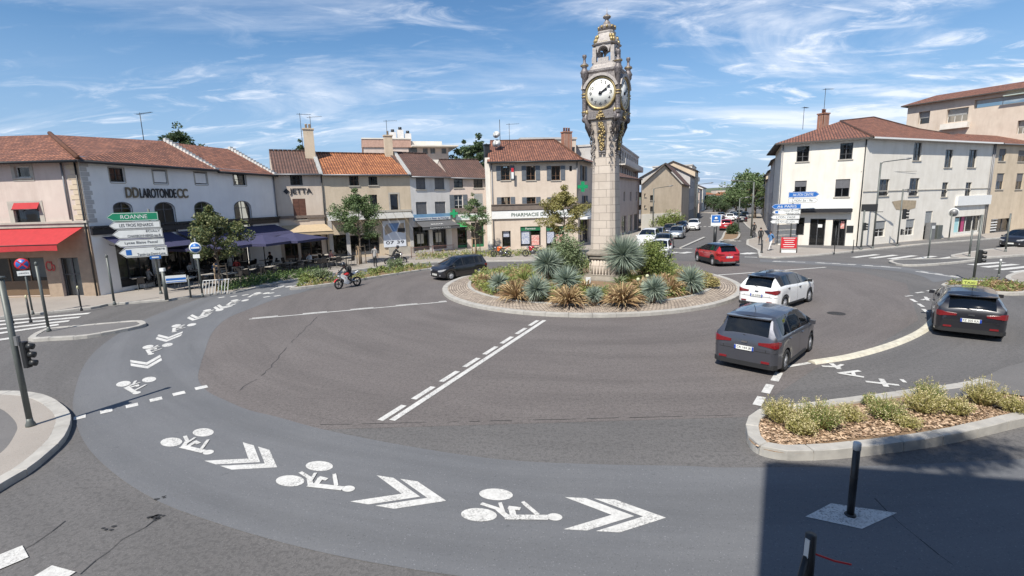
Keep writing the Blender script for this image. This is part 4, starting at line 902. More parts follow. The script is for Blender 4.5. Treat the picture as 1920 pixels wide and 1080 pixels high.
mb.quad((*RC, 0), (*BK[0], 0), (*BK[0], H), (*RC, H)); mb.quad((*BK[0], 0), (*BK[1], 0), (*BK[1], H), (*BK[0], H)); mb.build('wall', WPALE, rootR)
for r in q1[:2]: window(rootR, F1, r, bars=(1, 2), frame=FRAMEG)
for r in q1[2:]: window(rootR, F1, r, style='half', frame=FRAMEG)
for r in q2: window(rootR, F2, r, bars=(1, 2), frame=FRAMEG)
shop(rootR, F1, g1[0], mull=1, base=.05); shop(rootR, F1, g1[1], mull=2, base=.05, posters=[((g1[1][0]*.5+g1[1][1]*.5), g1[1][1]-.25, 1.8, 2.1, WHITE)]); shop(rootR, F1, g1[2], mull=2, base=.05, posters=[((g1[2][0]*.4+g1[2][1]*.6), g1[2][1]-.15, 1.7, 2.4, PIN)])
for r in g2[:3]: window(rootR, F2, r, style='half', frame=FRAMEW, bars=(1, 2), sill=False)
shop(rootR, F2, g2[3], mull=4, base=.2, frame=FRAMEW, posters=[(g2[3][0]+.2, g2[3][0]+1.5, .4, 2, mat('poster_aqua', (.35, .6, .62), .5)), (g2[3][0]+1.9, g2[3][0]+2.5, .2, 2.4, mat('poster_magenta', (.4, .05, .15), .5))])
mb = MB(); a, b = F1.uz(1496, 398)[0], F1.uz(1597, 399)[0]; F1.box(mb, a, b, -.6, -.01, 3.25, 3.55); mb.build('canopy', BLACKP, rootR, fixn=True)
mb = MB(); F1.box(mb, a+.05, b, -.3, -.02, 3.6, 4.15); mb.build('sign_board', WHITE, rootR, fixn=True)
mb = MB(); r = F1.rect(1587, 423, 1600, 436); F1.box(mb, r[0], r[1], -.05, -.004, r[2], r[3]); mb.build('plaque', DARK, rootR)
mb = MB(); a, b = F2.uz(1789, 393)[0], F2.uz(1851, 393)[0]; F2.box(mb, a, b, -.25, -.004, 3.35, 4.35); mb.build('shop_sign', WHITE, rootR, fixn=True)
mb = MB(); F2.box(mb, 0, F2.W, -.06, -.003, 5.05, 5.13); mb.build('string_course', STONE, rootR, fixn=True)
pp = [F2.uz(*p) for p in ((1672, 378), (1690, 375), (1718, 376), (1716, 390), (1698, 395), (1680, 393))]; mb = MB(); mb.add([F2.w(u, -.02, z) for u, z in pp], [list(range(6))]); mb.build('plaster_patch', mat('bare_plaster', (.40, .32, .22), .9, var=.3), rootR, fixn=True)
pipe(rootR, F1, F1.W-.1, 9.7, 0, m=DARK); pipe(rootR, F2, F2.W-.15, 9.7, 0); pipe(rootR, F2, F2.W-.5, 9.7, 0); pipe(rootR, F1, .1, 9.7, 0)
mb = MB(); F2.box(mb, 0, F2.W, -.62, -.3, 9.72, 9.86); F1.box(mb, 0, F1.W, -.5, -.3, 9.72, 9.84); mb.build('eave_board', WHITE, rootR, fixn=True)
e = 9.85; Ea, Eb, Ec = F1.w(-.6, -.6, e), Vector((*(Vector(RBc)+(F1.n+F2.n)*-.36), e)), F2.w(F2.W+.3, -.6, e); Ed, Ee = Vector((45.3, 68, e)), Vector((31.6, 62.6, e))
R1, R2 = at(1576, 227, 12.9), at(1638, 220, 13.3); R3 = at(1722, 242, 12.3); R4 = F2.w(F2.W+.3, 4.5, 11.4)
roof = roofpoly(rootR, [[Eb, R1, Ea], [Eb, Ec, R4, R3, R2, R1], [Ea, R1, Ee], [R1, R2, Ed, Ee], [R2, R3, Ed], [R3, R4, Ed], [Ec, Ed, R4]], T_RED, th=.12)
mb = MB(); mb.tube([Eb, R1, R2, R3, R4], .12, 7); mb.build('hip_tiles', T_RED, roof)
chimney(rootR, roof, 34.5, 56.5, 11.5, 13.5, .8, .8, BRK, pots=2); antenna(34.2, 56, 12.5, 3.6, rz=.3, label='aerial beside the chimney of the white corner building'); antenna(32.5, 56.8, 12, 2.4, rz=.7, label='low aerial at the left end of the hipped roof')
# annex to the right
RD = (64, 60.5)
F4 = Fac((52.95, 55.6), RD); g4 = opx(F4, (1857, 410, 1895, 441)); g4[0][2] = .1
root4, F4, roof = house('beige house with shop stairs at the right edge', (52.95, 55.6), RD, 9.9, 10, WOCHR, [((1873, 279, 1886, 302), G(style='half', frame=FRAMEG)), ((1909, 282, 1925, 303), G(style='half', frame=FRAMEG)), ((1868, 325, 1882, 355), G(style='half', frame=FRAMEG)), ((1905, 325, 1918, 355), G(style='half', frame=FRAMEG))], T_RED, 11.6, extra_ops=g4, name='townhouse', gable=False, hipL=3)
shop(root4, F4, g4[0], mull=3, base=.1); mb = MB()
for k in range(7): F4.box(mb, g4[0][0]+.3+k*.02, g4[0][0]+1.6, .12-k*.01, .15, .3+k*.3, .42+k*.3)
mb.build('stair', WHITE, root4, fixn=True)
# upper apartment block behind
TP0 = at(1703, 197, 17).xy; TP1 = at(1920, 164, 17).xy; TP1 = TP1+(TP1-TP0)*.6; FT = Fac(TP0, TP1); rootT = empty('apartment_block', (*TP0, 0), 0, 'cream apartment block with roof terraces rising behind the corner building', 'building')
rT = [FT.rect(1722, 209, 1743, 232), FT.rect(1775, 203, 1815, 228), FT.rect(1828, 176, 1990, 193), FT.rect(1907, 225, 1935, 250)]; mb = MB(); HT = 17.0
wallface(mb, FT, HT, rT, rev=.9); sides(mb, FT, 14, HT); mb.build('wall', WCREAM, rootT)
for i, r in enumerate(rT): window(rootT, FT, r, style='half', frame=FRAMEW, q=.5, sill=False, bars=(2 if i else 0, 0))
mb = MB(); FT.box(mb, rT[1][0]-.3, rT[1][1]+.3, -.8, -.01, rT[1][2]-.9, rT[1][2]-.2); mb.build('balcony', WPALE, rootT, fixn=True)
mb = MB(); FT.box(mb, rT[2][0]+3, rT[2][1], -.9, .3, rT[2][3]-.15, rT[2][3]-.05); mb.build('sun_blind', mat('pale_green_canvas', (.45, .52, .46), .7), rootT)
roof = roofpoly(rootT, [[FT.w(-.6, -.7, HT-.1), FT.w(FT.W, -.7, HT-.1), FT.w(FT.W, 6, HT+1.6), FT.w(.8, 6, HT+1.6)], [FT.w(-.6, -.7, HT-.1), FT.w(.8, 6, HT+1.6), FT.w(-.6, 14, HT-.1)]], T_RED); chimney(rootT, roof, *FT.w(11.5, 5, 0).xy, HT+1, HT+2.3, .9, .7, BRK, 2)
# --- distant street buildings
def block(label, P0, P1, H, D, wm, nw, nf, roofm=None, ridge=None, frame=None, balc=False, name='townhouse', win=(.9, 1.3), z0=1.0, z00=0, group=None, gable=False, shopf=True):
    F = Fac(P0, P1); root = empty(name, (*P0, 0), 0, label, 'building', group); ops = []
    fh = (H-.6)/nf
    for f in range(nf):
        for i in range(nw):
            u = F.W*(i+.5)/nw; w_, h_ = win
            if f == 0 and shopf: ops.append([u-F.W/nw*.36, u+F.W/nw*.36, .25, min(2.7, fh-.4)])
            else: ops.append([u-w_/2, u+w_/2, f*fh+z0, f*fh+z0+h_])
    mb = MB(); wallface(mb, F, H, ops); sides(mb, F, D, H, ridge, ridge)
    F3_ = Fac(F.w(0, D, 0).xy, P0); mb.build('wall', wm, root)
    fr = MB(); gl = MB()
    for a, b, c, d in ops:
        w = MB(); F.box(w, a, b, .14, .2, c, c+.06); F.box(w, a, b, .14, .2, d-.06, d); F.box(w, (a+b)/2-.03, (a+b)/2+.03, .138, .198, c, d); wo_ = w.build('window', frame or FRAMEW, root)
        g_ = MB(); g_.quad(F.w(a, .18, c), F.w(b, .18, c), F.w(b, .18, d), F.w(a, .18, d)); g_.build('pane', GLASS, wo_)
    if balc:
        for f in range(1, nf): bm_ = MB(); F.box(bm_, .3, F.W-.3, -1, -.01, f*fh+.1, f*fh+.25); F.box(bm_, .3, F.W-.3, -1.05, -1.0, f*fh+.25, f*fh+1.1); bm_.build('balcony', WPALE, root, fixn=True)
    if roofm:
        rg = ridge
        roofpoly(root, [[F.w(-.3, -.4, H-.1), F.w(F.W+.3, -.4, H-.1), F.w(F.W+.3, D/2, rg+.1), F.w(-.3, D/2, rg+.1)], [F.w(-.3, D/2, rg+.1), F.w(F.W+.3, D/2, rg+.1), F.w(F.W+.3, D+.4, H-.1), F.w(-.3, D+.4, H-.1)]], roofm)
    else:
        mb = MB(); F.box(mb, -.15, F.W+.15, -.15, D+.15, H, H+.3); mb.build('parapet', WGREY, root, fixn=True)
    return root, F
def gp(x, y): return tuple(at(x, y).xy)
# street axis
SA = Vector((.40, .917))
q0 = Vector(PG2)+SA*.3+Vector((.8, 0))
# brown building after the pharmacy and long flats behind
block('grey-brown building with shopfront right of the clock tower shaft', (13.2, 64.0), (19.8, 77), 7.9, 9, WPINK, 4, 2, T_BRN, 9.3, name='shop_building')
block('long white balcony flats behind the clock tower', (17, 79), (27.2, 107), 13.2, 12, WGREY, 9, 5, None, balc=True, name='apartment_block', win=(1.8, 1.6), shopf=False)
block('white flats with overhanging roof behind the pharmacy', (2, 78), (10.5, 79.5), 14.2, 10, WCREAM, 5, 5, None, name='apartment_block', win=(1.4, 1.2), shopf=False)
# pink penthouse block
FP = Fac((-24.2, 86), (-10.5, 90)); rp = empty('apartment_block', (-24.2, 86, 0), 0, 'pink and white terraced penthouse block behind the tiled roofs', 'building')
mb = MB(); wallface(mb, FP, 14.6, [FP.rect(766, 275, 782, 287)]+[FP.rect(x, 278, x+9, 288) for x in (793, 807, 828)]); sides(mb, FP, 14, 14.6); mb.build('wall', WPINK, rp)
for x in (766, 793, 807, 828): window(rp, FP, FP.rect(x, 277, x+(16 if x == 766 else 9), 288), bars=(2, 0), sill=False)
mb = MB(); FP.box(mb, -.2, FP.W*.55, -.2, 14, 14.6, 15.9); mb.build('upper_band', WROSE, rp, fixn=True)
mb = MB(); FP.box(mb, -.25, FP.W*.55+.1, -.3, 14.1, 15.9, 16.10); FP.box(mb, FP.W*.55, FP.W+1.5, -1.8, 10, 14.62, 14.85); FP.box(mb, FP.W*.56, FP.W-1, .5, 9, 14.85, 15.7); mb.build('roof', WPALE, rp, fixn=True)
mb = MB(); FP.box(mb, FP.W*.5, FP.W+1, -1.7, -1.6, 11.6, 12.4); FP.box(mb, FP.W*.5, FP.W+1, -1.7, 0, 11.4, 11.58); mb.build('balcony', WPALE, rp, fixn=True)
for k, (u, h_) in enumerate(((4.6, 17.5), (5.9, 17.9), (7.2, 17.3))): mb = MB(); FP.box(mb, u, u+1.1, 3, 4, 16.05, h_); mb.build('chimney', WWHITE, rp, fixn=True); mb = MB(); c = FP.w(u+.55, 3.5, h_); mb.lathe([(.3, 0), (.3, .5)], c, 8); mb.build('chimney_cowl', DARK, rp)
# gable house
def gable_house(label, pxL, pxR, yb, d, H, rdg, wm, roofm, axis=SA, wins=(), dark=None):
    L, Rr = Vector(gp(*pxL)), Vector(gp(*pxR)); k = 1
    F = Fac(L, Rr); root = empty('gabled_house', (*L, 0), 0, label, 'building'); mb = MB(); rs = [F.rect(*w) for w in wins]; wallface(mb, F, H, rs)
    mb.add([F.w(0, 0, H), F.w(F.W, 0, H), F.w(F.W*.52, 0, rdg)], [[0, 1, 2]]); a3 = Vector((axis.x, axis.y, 0))*d
    A, B, C = F.w(0, 0, 0), F.w(F.W, 0, 0), F.w(F.W*.52, 0, rdg)
    mb.quad(B, B+a3, B+a3+Vector((0, 0, H)), B+Vector((0, 0, H))); mb.quad(A, A+Vector((0, 0, H)), A+a3+Vector((0, 0, H)), A+a3); mb.build('wall', wm, root)
    for r in rs: window(root, F, r, frame=FRAMEG)
    o = F.d*.4; o3 = Vector((o.x, o.y, 0)); f3 = Vector((F.n.x, F.n.y, 0))*-.3
    roofpoly(root, [[A-o3+f3+Vector((0, 0, H-.15)), C+f3+Vector((0, 0, .12)), C+a3+Vector((0, 0, .12)), A-o3+a3+Vector((0, 0, H-.15))], [C+f3+Vector((0, 0, .12)), B+o3+f3+Vector((0, 0, H-.15)), B+o3+a3+Vector((0, 0, H-.15)), C+a3+Vector((0, 0, .12))]], roofm); return root, F
rt, Fg = gable_house('tan gabled house with blank side wall down the street on the left', (1202, 434), (1276, 428.5), 0, 16, 7.1, 10.0, WOCHR, T_BRN, wins=[(1219, 366, 1226, 376), (1219, 387, 1226, 397), (1219, 412, 1226, 424), (1208, 363, 1211, 369), (1208, 385, 1211, 390)])
mb = MB(); Fg.box(mb, .02, Fg.W, -.06, -.003, 0, 2.6); mb.build('base_band', WPALE, rt, fixn=True)
def row(side, specs):
    for (pa, pb, H, nf, nw, wm, rm, rg, lab, kw) in specs: block(lab, pa, pb, H, 9, wm, nw, nf, rm, rg, **kw)
def P(o, t, s): v = Vector(o)+SA*t+Vector((SA.y, -SA.x))*s; return (v.x, v.y)
o_ = gp(1277, 428.5)
LS = [(16.5, 30, 9.0, 3, 4, WGREY, T_BRN, 11.4, 'grey shuttered townhouse beyond the gabled house', {}), (30.3, 42, 10.6, 3, 4, WOCHR, T_BRN, 12.6, 'tall ochre townhouse with dark eaves down the street', {}),
      (43, 58, 12.2, 4, 4, WPALE, None, None, 'white modern flats with stacked balconies down the street', dict(balc=True, name='apartment_block', shopf=False, win=(2, 1.6))), (62, 74, 6.2, 2, 4, WCREAM, T_ORG, 8.2, 'low cream house with orange roof beyond the modern flats', {}),
      (80, 96, 7.2, 2, 4, WPINK, T_RED, 9, 'pinkish low house far down the left side', {}), (100, 125, 8, 2, 6, WPALE, T_RED, 10, 'pale long house far down the left side of the street', {})]
for a, b, H_, nf, nw, wm, rm, rg, lab, kw in LS: block(lab, P(o_, a, (0 if a < 43 else -1.5)), P(o_, b, (0 if a < 43 else -1.5)), H_, 9, wm, nw, nf, rm, rg, **kw)
o2 = (32.7, 62.8); SB = Vector((.435, .90))
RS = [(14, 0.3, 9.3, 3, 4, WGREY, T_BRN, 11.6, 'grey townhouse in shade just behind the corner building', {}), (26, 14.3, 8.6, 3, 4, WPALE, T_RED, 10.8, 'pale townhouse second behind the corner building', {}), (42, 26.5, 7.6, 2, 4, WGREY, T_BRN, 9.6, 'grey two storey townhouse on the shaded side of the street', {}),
      (58, 43, 9.0, 3, 4, WOCHR, T_RED, 11, 'yellow ochre townhouse on the right side of the street', {}), (76, 60, 6.4, 2, 4, WPALE, T_RED, 8.2, 'small pale house far along the right pavement', {})]
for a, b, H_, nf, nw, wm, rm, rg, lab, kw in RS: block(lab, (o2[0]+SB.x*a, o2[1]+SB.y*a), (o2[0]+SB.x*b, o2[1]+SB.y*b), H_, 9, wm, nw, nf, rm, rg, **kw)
hx = random.Random(5)
for k, (x, y, h_) in enumerate(((196, 500, 5), (215, 480, 4), (150, 420, 6), (250, 600, 7), (228, 560, 5), (170, 470, 5), (290, 660, 9), (330, 700, 10))):
    F = Fac((x, y), (x+hx.uniform(12, 26), y+hx.uniform(-2, 4))); rt = empty('distant_house', (x, y, 0), 0, ['pale house low on the wooded hillside', 'small red roofed house on the hillside', 'white block among trees below the hill', 'far white house high on the hill', 'wide pale house on the slope', 'cream house left of the far trees', 'distant white villa near the hill crest', 'distant long house right on the hill'][k], 'house')
    mb = MB(); wallface(mb, F, h_, [[F.W*(i+.3)/4, F.W*(i+.6)/4, h_-2.4, h_-1] for i in range(4)]); sides(mb, F, 10, h_); mb.build('wall', WPALE, rt)
    mb = MB(); mb.quad(F.w(0, .3, 0), F.w(F.W, .3, 0), F.w(F.W, .3, h_), F.w(0, .3, h_)); mb.build('pane', GLASS, rt)
    roofpoly(rt, [[F.w(-.5, -.5, h_), F.w(F.W+.5, -.5, h_), F.w(F.W-3, 5, h_+1.8), F.w(3, 5, h_+1.8)], [F.w(-.5, -.5, h_), F.w(3, 5, h_+1.8), F.w(-.5, 10.5, h_)]], T_ORG)
# slim tower block on the hill
F = Fac((262, 640), (276, 642)); rt = empty('tower_block', (262, 640, 0), 0, 'slim pale tower block standing before the hill', 'building'); mb = MB(); wallface(mb, F, 11, [[2+4*i, 4+4*i, 2+3*j, 3.4+3*j] for i in range(3) for j in range(3)]); sides(mb, F, 12, 11); mb.build('wall', WCREAM, rt); mb = MB(); F.box(mb, .1, F.W-.1, .3, 12, 0, 11.5); mb.build('core', FRAMEG, rt)
# building behind the camera that shades the bottom right corner
FS = Fac((-.25, -.46), (-.25+39, -.46-8.3)); FSb = Fac((38.75, -8.76), (-.25, -.46))
rs_ = empty('tall_building', (-.25, -.46, 0), 0, 'tall corner building beside the camera casting the shade', 'building')
mb = MB(); P0_ = Vector((-.25, -.46)); dd = Vector((.978, -.208)); nn_ = Vector((-.208, -.978))
Q = [P0_, P0_+dd*38, P0_+dd*38+nn_*12, P0_+nn_*12]; mb.prism([tuple(p) for p in Q], 0, 13.1); mb.build('wall', WCREAM, rs_, fixn=True)
mb = MB(); mb.prism([tuple(p) for p in (Q[0]+nn_*.1+dd*.1, Q[1]+nn_*.1, Q[2], Q[3]+dd*.1)], 13.1, 13.3); mb.build('roof', ZINC, rs_, fixn=True)
# ------------------------------------------------------------------ clock tower
TC = at(1135, 537); TA = math.radians(241)+math.pi/2
rt = empty('clock_tower', (TC.x, TC.y, 0), TA, 'tall stone clock tower with gilded dark clock head on the roundabout island', 'clock tower')
off = Vector((0, 0, 0))
TW = empty('tmp_root', (0, 0, 0))
STT = brickmat('tower_stone', (.54, .47, .40), (.47, .405, .34), (.26, .22, .19), 5, .43, .012, bump=.5, var=.25, uv=False)
def tower_stone():
    m = STT; t = m.node_tree; br = [n for n in t.nodes if n.type == 'TEX_BRICK'][0]; tcn = [n for n in t.nodes if n.type == 'TEX_COORD'][0]
    s = N(t, 'ShaderNodeSeparateXYZ'); c = N(t, 'ShaderNodeCombineXYZ'); t.links.new(tcn.outputs['Object'], s.inputs[0]); a = M_(t, 'ADD', s.outputs[0], s.outputs[1]); t.links.new(a, c.inputs[0]); t.links.new(s.outputs[2], c.inputs[1]); t.links.new(c.outputs[0], br.inputs[0]); br.inputs['Brick Width'].default_value = .85
tower_stone()
IRON = mat('dark_bronze', (.12, .105, .105), .5, metal=.3, col2=(.30, .27, .25), scale=12, bump=.4, bscale=40)
GOLD = mat('gilding', (.50, .38, .16), .45, metal=.55, col2=(.26, .20, .12), scale=14)
LEADM = mat('pale_lead', (.46, .42, .38), .6, col2=(.28, .25, .24), scale=8, bump=.4)
DIAL = mat('clock_face_white', (.80, .80, .76), .4, var=.03)
def sqring(mb, prof, ch=.16):
    # chamfered-square lathe: list of (half width, z)
    vs = []; fs = []
    for w, z in prof:
        c = w*ch*2 if ch else 0; q = w-c
        for x, y in ((-q, -w), (q, -w), (w, -q), (w, q), (q, w), (-q, w), (-w, q), (-w, -q)): vs.append((x, y, z))
    for i in range(len(prof)-1):
        for k in range(8): a, b = i*8+k, i*8+(k+1) % 8; fs.append([a, b, b+8, a+8])
    fs.append(list(range(7, -1, -1))); e = (len(prof)-1)*8; fs.append(list(range(e, e+8))); mb.add(vs, fs)
m = MB(); sqring(m, [(1.25, 0), (1.25, .55), (1.15, .6), (1.0, .75), (1.0, .8)], .1); m.build('base', mat('weathered_stone', (.26, .23, .19), .9, var=.3, bump=.4), TW)
m = MB(); sqring(m, [(.78, .8), (.74, 1.65)], .12)
for s in range(4):
    m.T = Matrix.Rotation(s*math.pi/2, 4, 'Z')
    for k in range(7): m.tube([(-.54+k*.18, -.77, .85), (-.54+k*.18, -.735, 1.62)], .055, 8)
m.T = None; m.build('fluted_plinth', STT, TW)
m = MB(); sqring(m, [(.80, 1.65), (.86, 1.72), (.86, 1.86), (.95, 1.92), (.95, 2.02), (.80, 2.12), (.74, 2.25)], .12); m.build('plinth_moulding', mat('weathered_stone', (.26, .23, .19), .9, var=.3, bump=.4), TW)
m = MB(); sqring(m, [(.735, 2.25), (.70, 4.0), (.655, 6.2), (.635, 7.5), (.645, 7.9), (.70, 8.5), (.80, 9.0), (.90, 9.35)], .17); m.build('shaft', STT, TW)
def faces(fn):
    for s in range(4): fn(Matrix.Rotation(s*math.pi/2, 4, 'Z'))
def garland(T):
    r = random.Random(3)
    m = MB(); m.T = T
    for k in range(27):
        z = 9.15-k*.055; wd = .16+.10*math.sin(min(1, k/12)*math.pi*.5) if k < 14 else .26*(1-(k-14)/22)
        y = -(.66+max(0, z-7.9)*.16)-.05
        for q in range(3): m.ball((r.uniform(-wd, wd)*.75, y-r.uniform(0, .06), z), r.uniform(.035, .07), 6, 4)
    m.build('gilded_garland', GOLD, TW)
    for sx in (-1, 1):
        m = MB(); m.T = T
        for k in range(46):
            z = 9.1-k*.052; x = sx*(.47+max(0, z-8)*.1)+sx*.07*math.sin(k*.75); y = -(.665+max(0, z-7.9)*.15)-.02
            m.ball((x+r.uniform(-.04, .04), y, z), r.uniform(.03, .06)*(1 if k < 36 else .6), 6, 4)
        m.build('iron_garland', IRON, TW)
    m = MB(); m.T = T; m.box((0, -.70, 7.66), (.42, .1, .09)); m.box((-.11, -.7, 7.52), (.16, .1, .06)); m.box((.11, -.7, 7.52), (.16, .1, .06)); m.build('pendant', IRON, TW)
    m = MB(); m.T = T; m.add([(-.22, -.69, 7.75), (.22, -.69, 7.75), (.3, -.86, 9.2), (-.3, -.86, 9.2)], [[0, 1, 2, 3]]); m.build('panel', IRON, TW)
faces(garland)
# clock head
IRON2 = mat('dark_iron', (.07, .06, .065), .5, metal=.3, col2=(.26, .23, .22), scale=14, bump=.5, bscale=40)
m = MB(); sqring(m, [(.80, 9.2), (.98, 9.35), (1.0, 9.75), (.90, 9.85), (.88, 11.7), (.95, 11.8), (.95, 11.9), (.6, 12.0)], .08); m.build('clock_case', IRON, TW)
m = MB()
for s in range(4):
    m.T = Matrix.Rotation(s*math.pi/2, 4, 'Z'); m.lathe([(.13, 9.5), (.09, 9.4), (.02, 9.2)], (-.93, -.93, 0), 10)
    m.lathe([(.10, 9.5), (.15, 9.6), (.13, 9.75), (.13, 11.5), (.2, 11.6), (.2, 11.72), (.24, 11.8), (.16, 11.95), (.12, 12.05), (.22, 12.15), (.22, 12.2), (.08, 12.3), (.07, 12.5), (.12, 12.6), (.11, 12.7), (.02, 12.72)], (-.93, -.93, 0), 12)
    m.ball((-.93, -.93, 9.36), .16)
m.T = None; m.build('corner_columns', IRON2, TW)
m = MB()
for s in range(4):
    for z, r_ in ((10.5, .15), (10.65, .15), (11.75, .17), (9.72, .15), (12.12, .2)): m = MB(); m.T = Matrix.Rotation(s*math.pi/2, 4, 'Z'); m.lathe([(r_, 0), (r_+.03, .03), (r_, .07)], (-.93, -.93, z), 12); m.build('gilt_ring', GOLD, TW)
def dial(T):
    cz = 10.66
    m = MB(); m.T = T; m.lathe([(.74, -1.0), (.74, -.93), (.001, -.929)], (0, 0, cz), 40, axis='y'); o = m.build('dial', DIAL, TW, fixn=True)
    m = MB(); m.T = T; n = 40; pr = [(.74, -.98), (.76, -1.05), (.84, -1.05), (.88, -.95), (.84, -.86)]; m.lathe(pr, (0, 0, cz), n, axis='y'); 
    m.f = [f for f in m.f if len(f) == 4]; m.m = m.m[:len(m.f)]; m.a = m.a[:len(m.f)]; m.uv = m.uv[:len(m.f)]; m.sm = m.sm[:len(m.f)]; m.build('dial_rim', GOLD, o, fixn=True)
    fm = T @ Matrix.Translation((0, -1.006, cz)) @ Matrix(((1, 0, 0, 0), (0, 0, -1, 0), (0, 1, 0, 0), (0, 0, 0, 1)))
    for h in range(1, 13):
        a = math.pi/2-h*math.pi/6; w_ = .13 if h < 10 else .19
        text(str(h), w_ if h != 1 else .05, .17, fm @ Matrix.Translation((.56*math.cos(a), .56*math.sin(a), 0)), 'numeral', BLACKP, o, depth=.01, thin=.008)
    for nm, a, l, w_ in (('hour_hand', math.radians(90-65), .42, .075), ('minute_hand', math.radians(90-55), .68, .05)):
        m = MB(); m.T = T; c, s_ = math.cos(a), math.sin(a); P = lambda r, t, y: (r*c-t*s_, y, cz+r*s_+t*c); y = -1.03 if nm[0] == 'h' else -1.05
        m.add([P(-.12, -w_/2, y), P(l*.7, -w_/2, y), P(l*.75, -w_, y), P(l, 0, y), P(l*.75, w_, y), P(l*.7, w_/2, y), P(-.12, w_/2, y)], [[0, 1, 2, 3, 4, 5, 6]]); m.build(nm, BLACKP, o)
    m = MB(); m.T = T; m.lathe([(.09, -1.06), (.09, -1.0)], (0, 0, cz), 10, axis='y')
    m.build('hub', BLACKP, o, fixn=True)
    m = MB(); m.T = T; n = 14; R1_, R0 = 1.02, .88
    for i in range(n):
        a, b = math.pi*(.1+.8*i/n), math.pi*(.1+.8*(i+1)/n); q = lambda r, t, y: (r*math.cos(t), y, cz+r*math.sin(t)*.98)
        m.quad(q(R0, a, -1.12), q(R1_, a, -1.12), q(R1_, b, -1.12), q(R0, b, -1.12)); m.quad(q(R1_, a, -1.12), q(R1_, a, -.8), q(R1_, b, -.8), q(R1_, b, -1.12)); m.quad(q(R0, a, -1.12), q(R0, b, -1.12), q(R0, b, -.8), q(R0, a, -.8))
    m.build('arched_hood', LEADM, TW)
    r = random.Random(9); m = MB(); m.T = T
    for k in range(60): t = r.uniform(0, 2*math.pi); rr = r.uniform(.0, .22); m.ball((rr*math.cos(t), -1.0-r.uniform(0, .08), 9.50+rr*math.sin(t)), r.uniform(.03, .06), 6, 4)
    for sx in (-1, 1):
        m2_ = MB(); m2_.T = T; m2_.lathe([(.07, 0), (.11, .1), (.06, .2), (.03, .24)], (sx*.78, -.96, 9.62), 8); m2_.build('gilt_finial', GOLD, TW)
    m.build('gilt_cartouche', GOLD, TW)
    m = MB(); m.T = T
    for sx in (-1, 1): m = MB(); m.T = T; m.tube([(sx*.78, -.9, 9.75), (sx*.86, -.98, 9.4), (sx*.72, -.9, 9.0), (sx*.62, -.75, 8.5)], [.11, .13, .1, .04], 8); m.build('bracket', IRON2, TW)
faces(dial)
m = MB(); sqring(m, [(.86, 11.9), (.74, 12.0), (.72, 12.12), (.64, 12.2), (.64, 12.32)], .1); m.build('lantern_base', LEADM, TW)
for sx, sy in ((-1, -1), (1, -1), (1, 1), (-1, 1)):
    m = MB(); m.box((sx*.50, sy*.50, 12.7), (.2, .2, .78)); m.box((sx*.56, sy*.56, 12.45), (.14, .14, .3)); m.build('lantern_pier', LEADM, TW)
def archf(T):
    m = MB(); m.T = T; n = 10; r = .30; z = 12.80
    for i in range(n):
        a, b = math.pi*i/n, math.pi*(i+1)/n; m.quad((-r*math.cos(a), -.6, z+r*math.sin(a)), (-r*math.cos(b), -.6, z+r*math.sin(b)), (-r*math.cos(b)*1.5, -.6, 13.22), (-r*math.cos(a)*1.5, -.6, 13.22))
        m.quad((-r*math.cos(a), -.6, z+r*math.sin(a)), (-r*math.cos(a), -.4, z+r*math.sin(a)), (-r*math.cos(b), -.4, z+r*math.sin(b)), (-r*math.cos(b), -.6, z+r*math.sin(b)))
        m.tube([(-r*1.05*math.cos(a), -.63, z+r*1.05*math.sin(a)), (-r*1.05*math.cos(b), -.63, z+r*1.05*math.sin(b))], .035, 5)
    m.box((0, -.58, 12.42), (.6, .08, .22)); m.build('lantern_arch', LEADM, TW)
    m = MB(); m.T = T
    for x, z_ in ((-.42, 13.42), (.42, 13.42), (-.36, 13.6), (.36, 13.6)): m.lathe([(.06, -.1), (.10, 0), (.05, .12)], (x, -.52+(.05 if z_ > 13.5 else 0), z_), 8)
    m.build('gilt_ornament', GOLD, TW)
    m = MB(); m.T = T
    for i in range(5):
        for j in range(5): m.box((-.2+.1*i+(.05 if j % 2 else 0)-.02, -.545+.03*j, 13.35+j*.085), (.06, .02, .05))
    m.build('roof_scales', GOLD, TW)
faces(archf)
m = MB(); sqring(m, [(.66, 13.2), (.7, 13.26), (.56, 13.32), (.50, 13.55), (.40, 13.8), (.42, 13.86), (.42, 13.92)], .16); m.build('lantern_roof', LEADM, TW)
m = MB(); m.lathe([(.34, 13.92), (.42, 14.0), (.46, 14.1), (.44, 14.22), (.32, 14.26), (.2, 14.3), (.18, 14.42), (.1, 14.5), (.1, 14.58), (.20, 14.64), (.2, 14.72), (.1, 14.8), (.03, 14.86), (.015, 15.0), (.001, 15.2)], (0, 0, 0), 16); m.build('crown', IRON, TW)
m = MB()
for k in range(10):
    a = k*math.pi/5; m.ball((.45*math.cos(a), .45*math.sin(a), 14.12), .075, 6, 5); m.ball((.19*math.cos(a), .19*math.sin(a), 14.7), .035, 6, 4)
m.build('crown_beads', GOLD, TW)
for ch in list(TW.children): ch.parent = rt
bpy.data.objects.remove(TW)
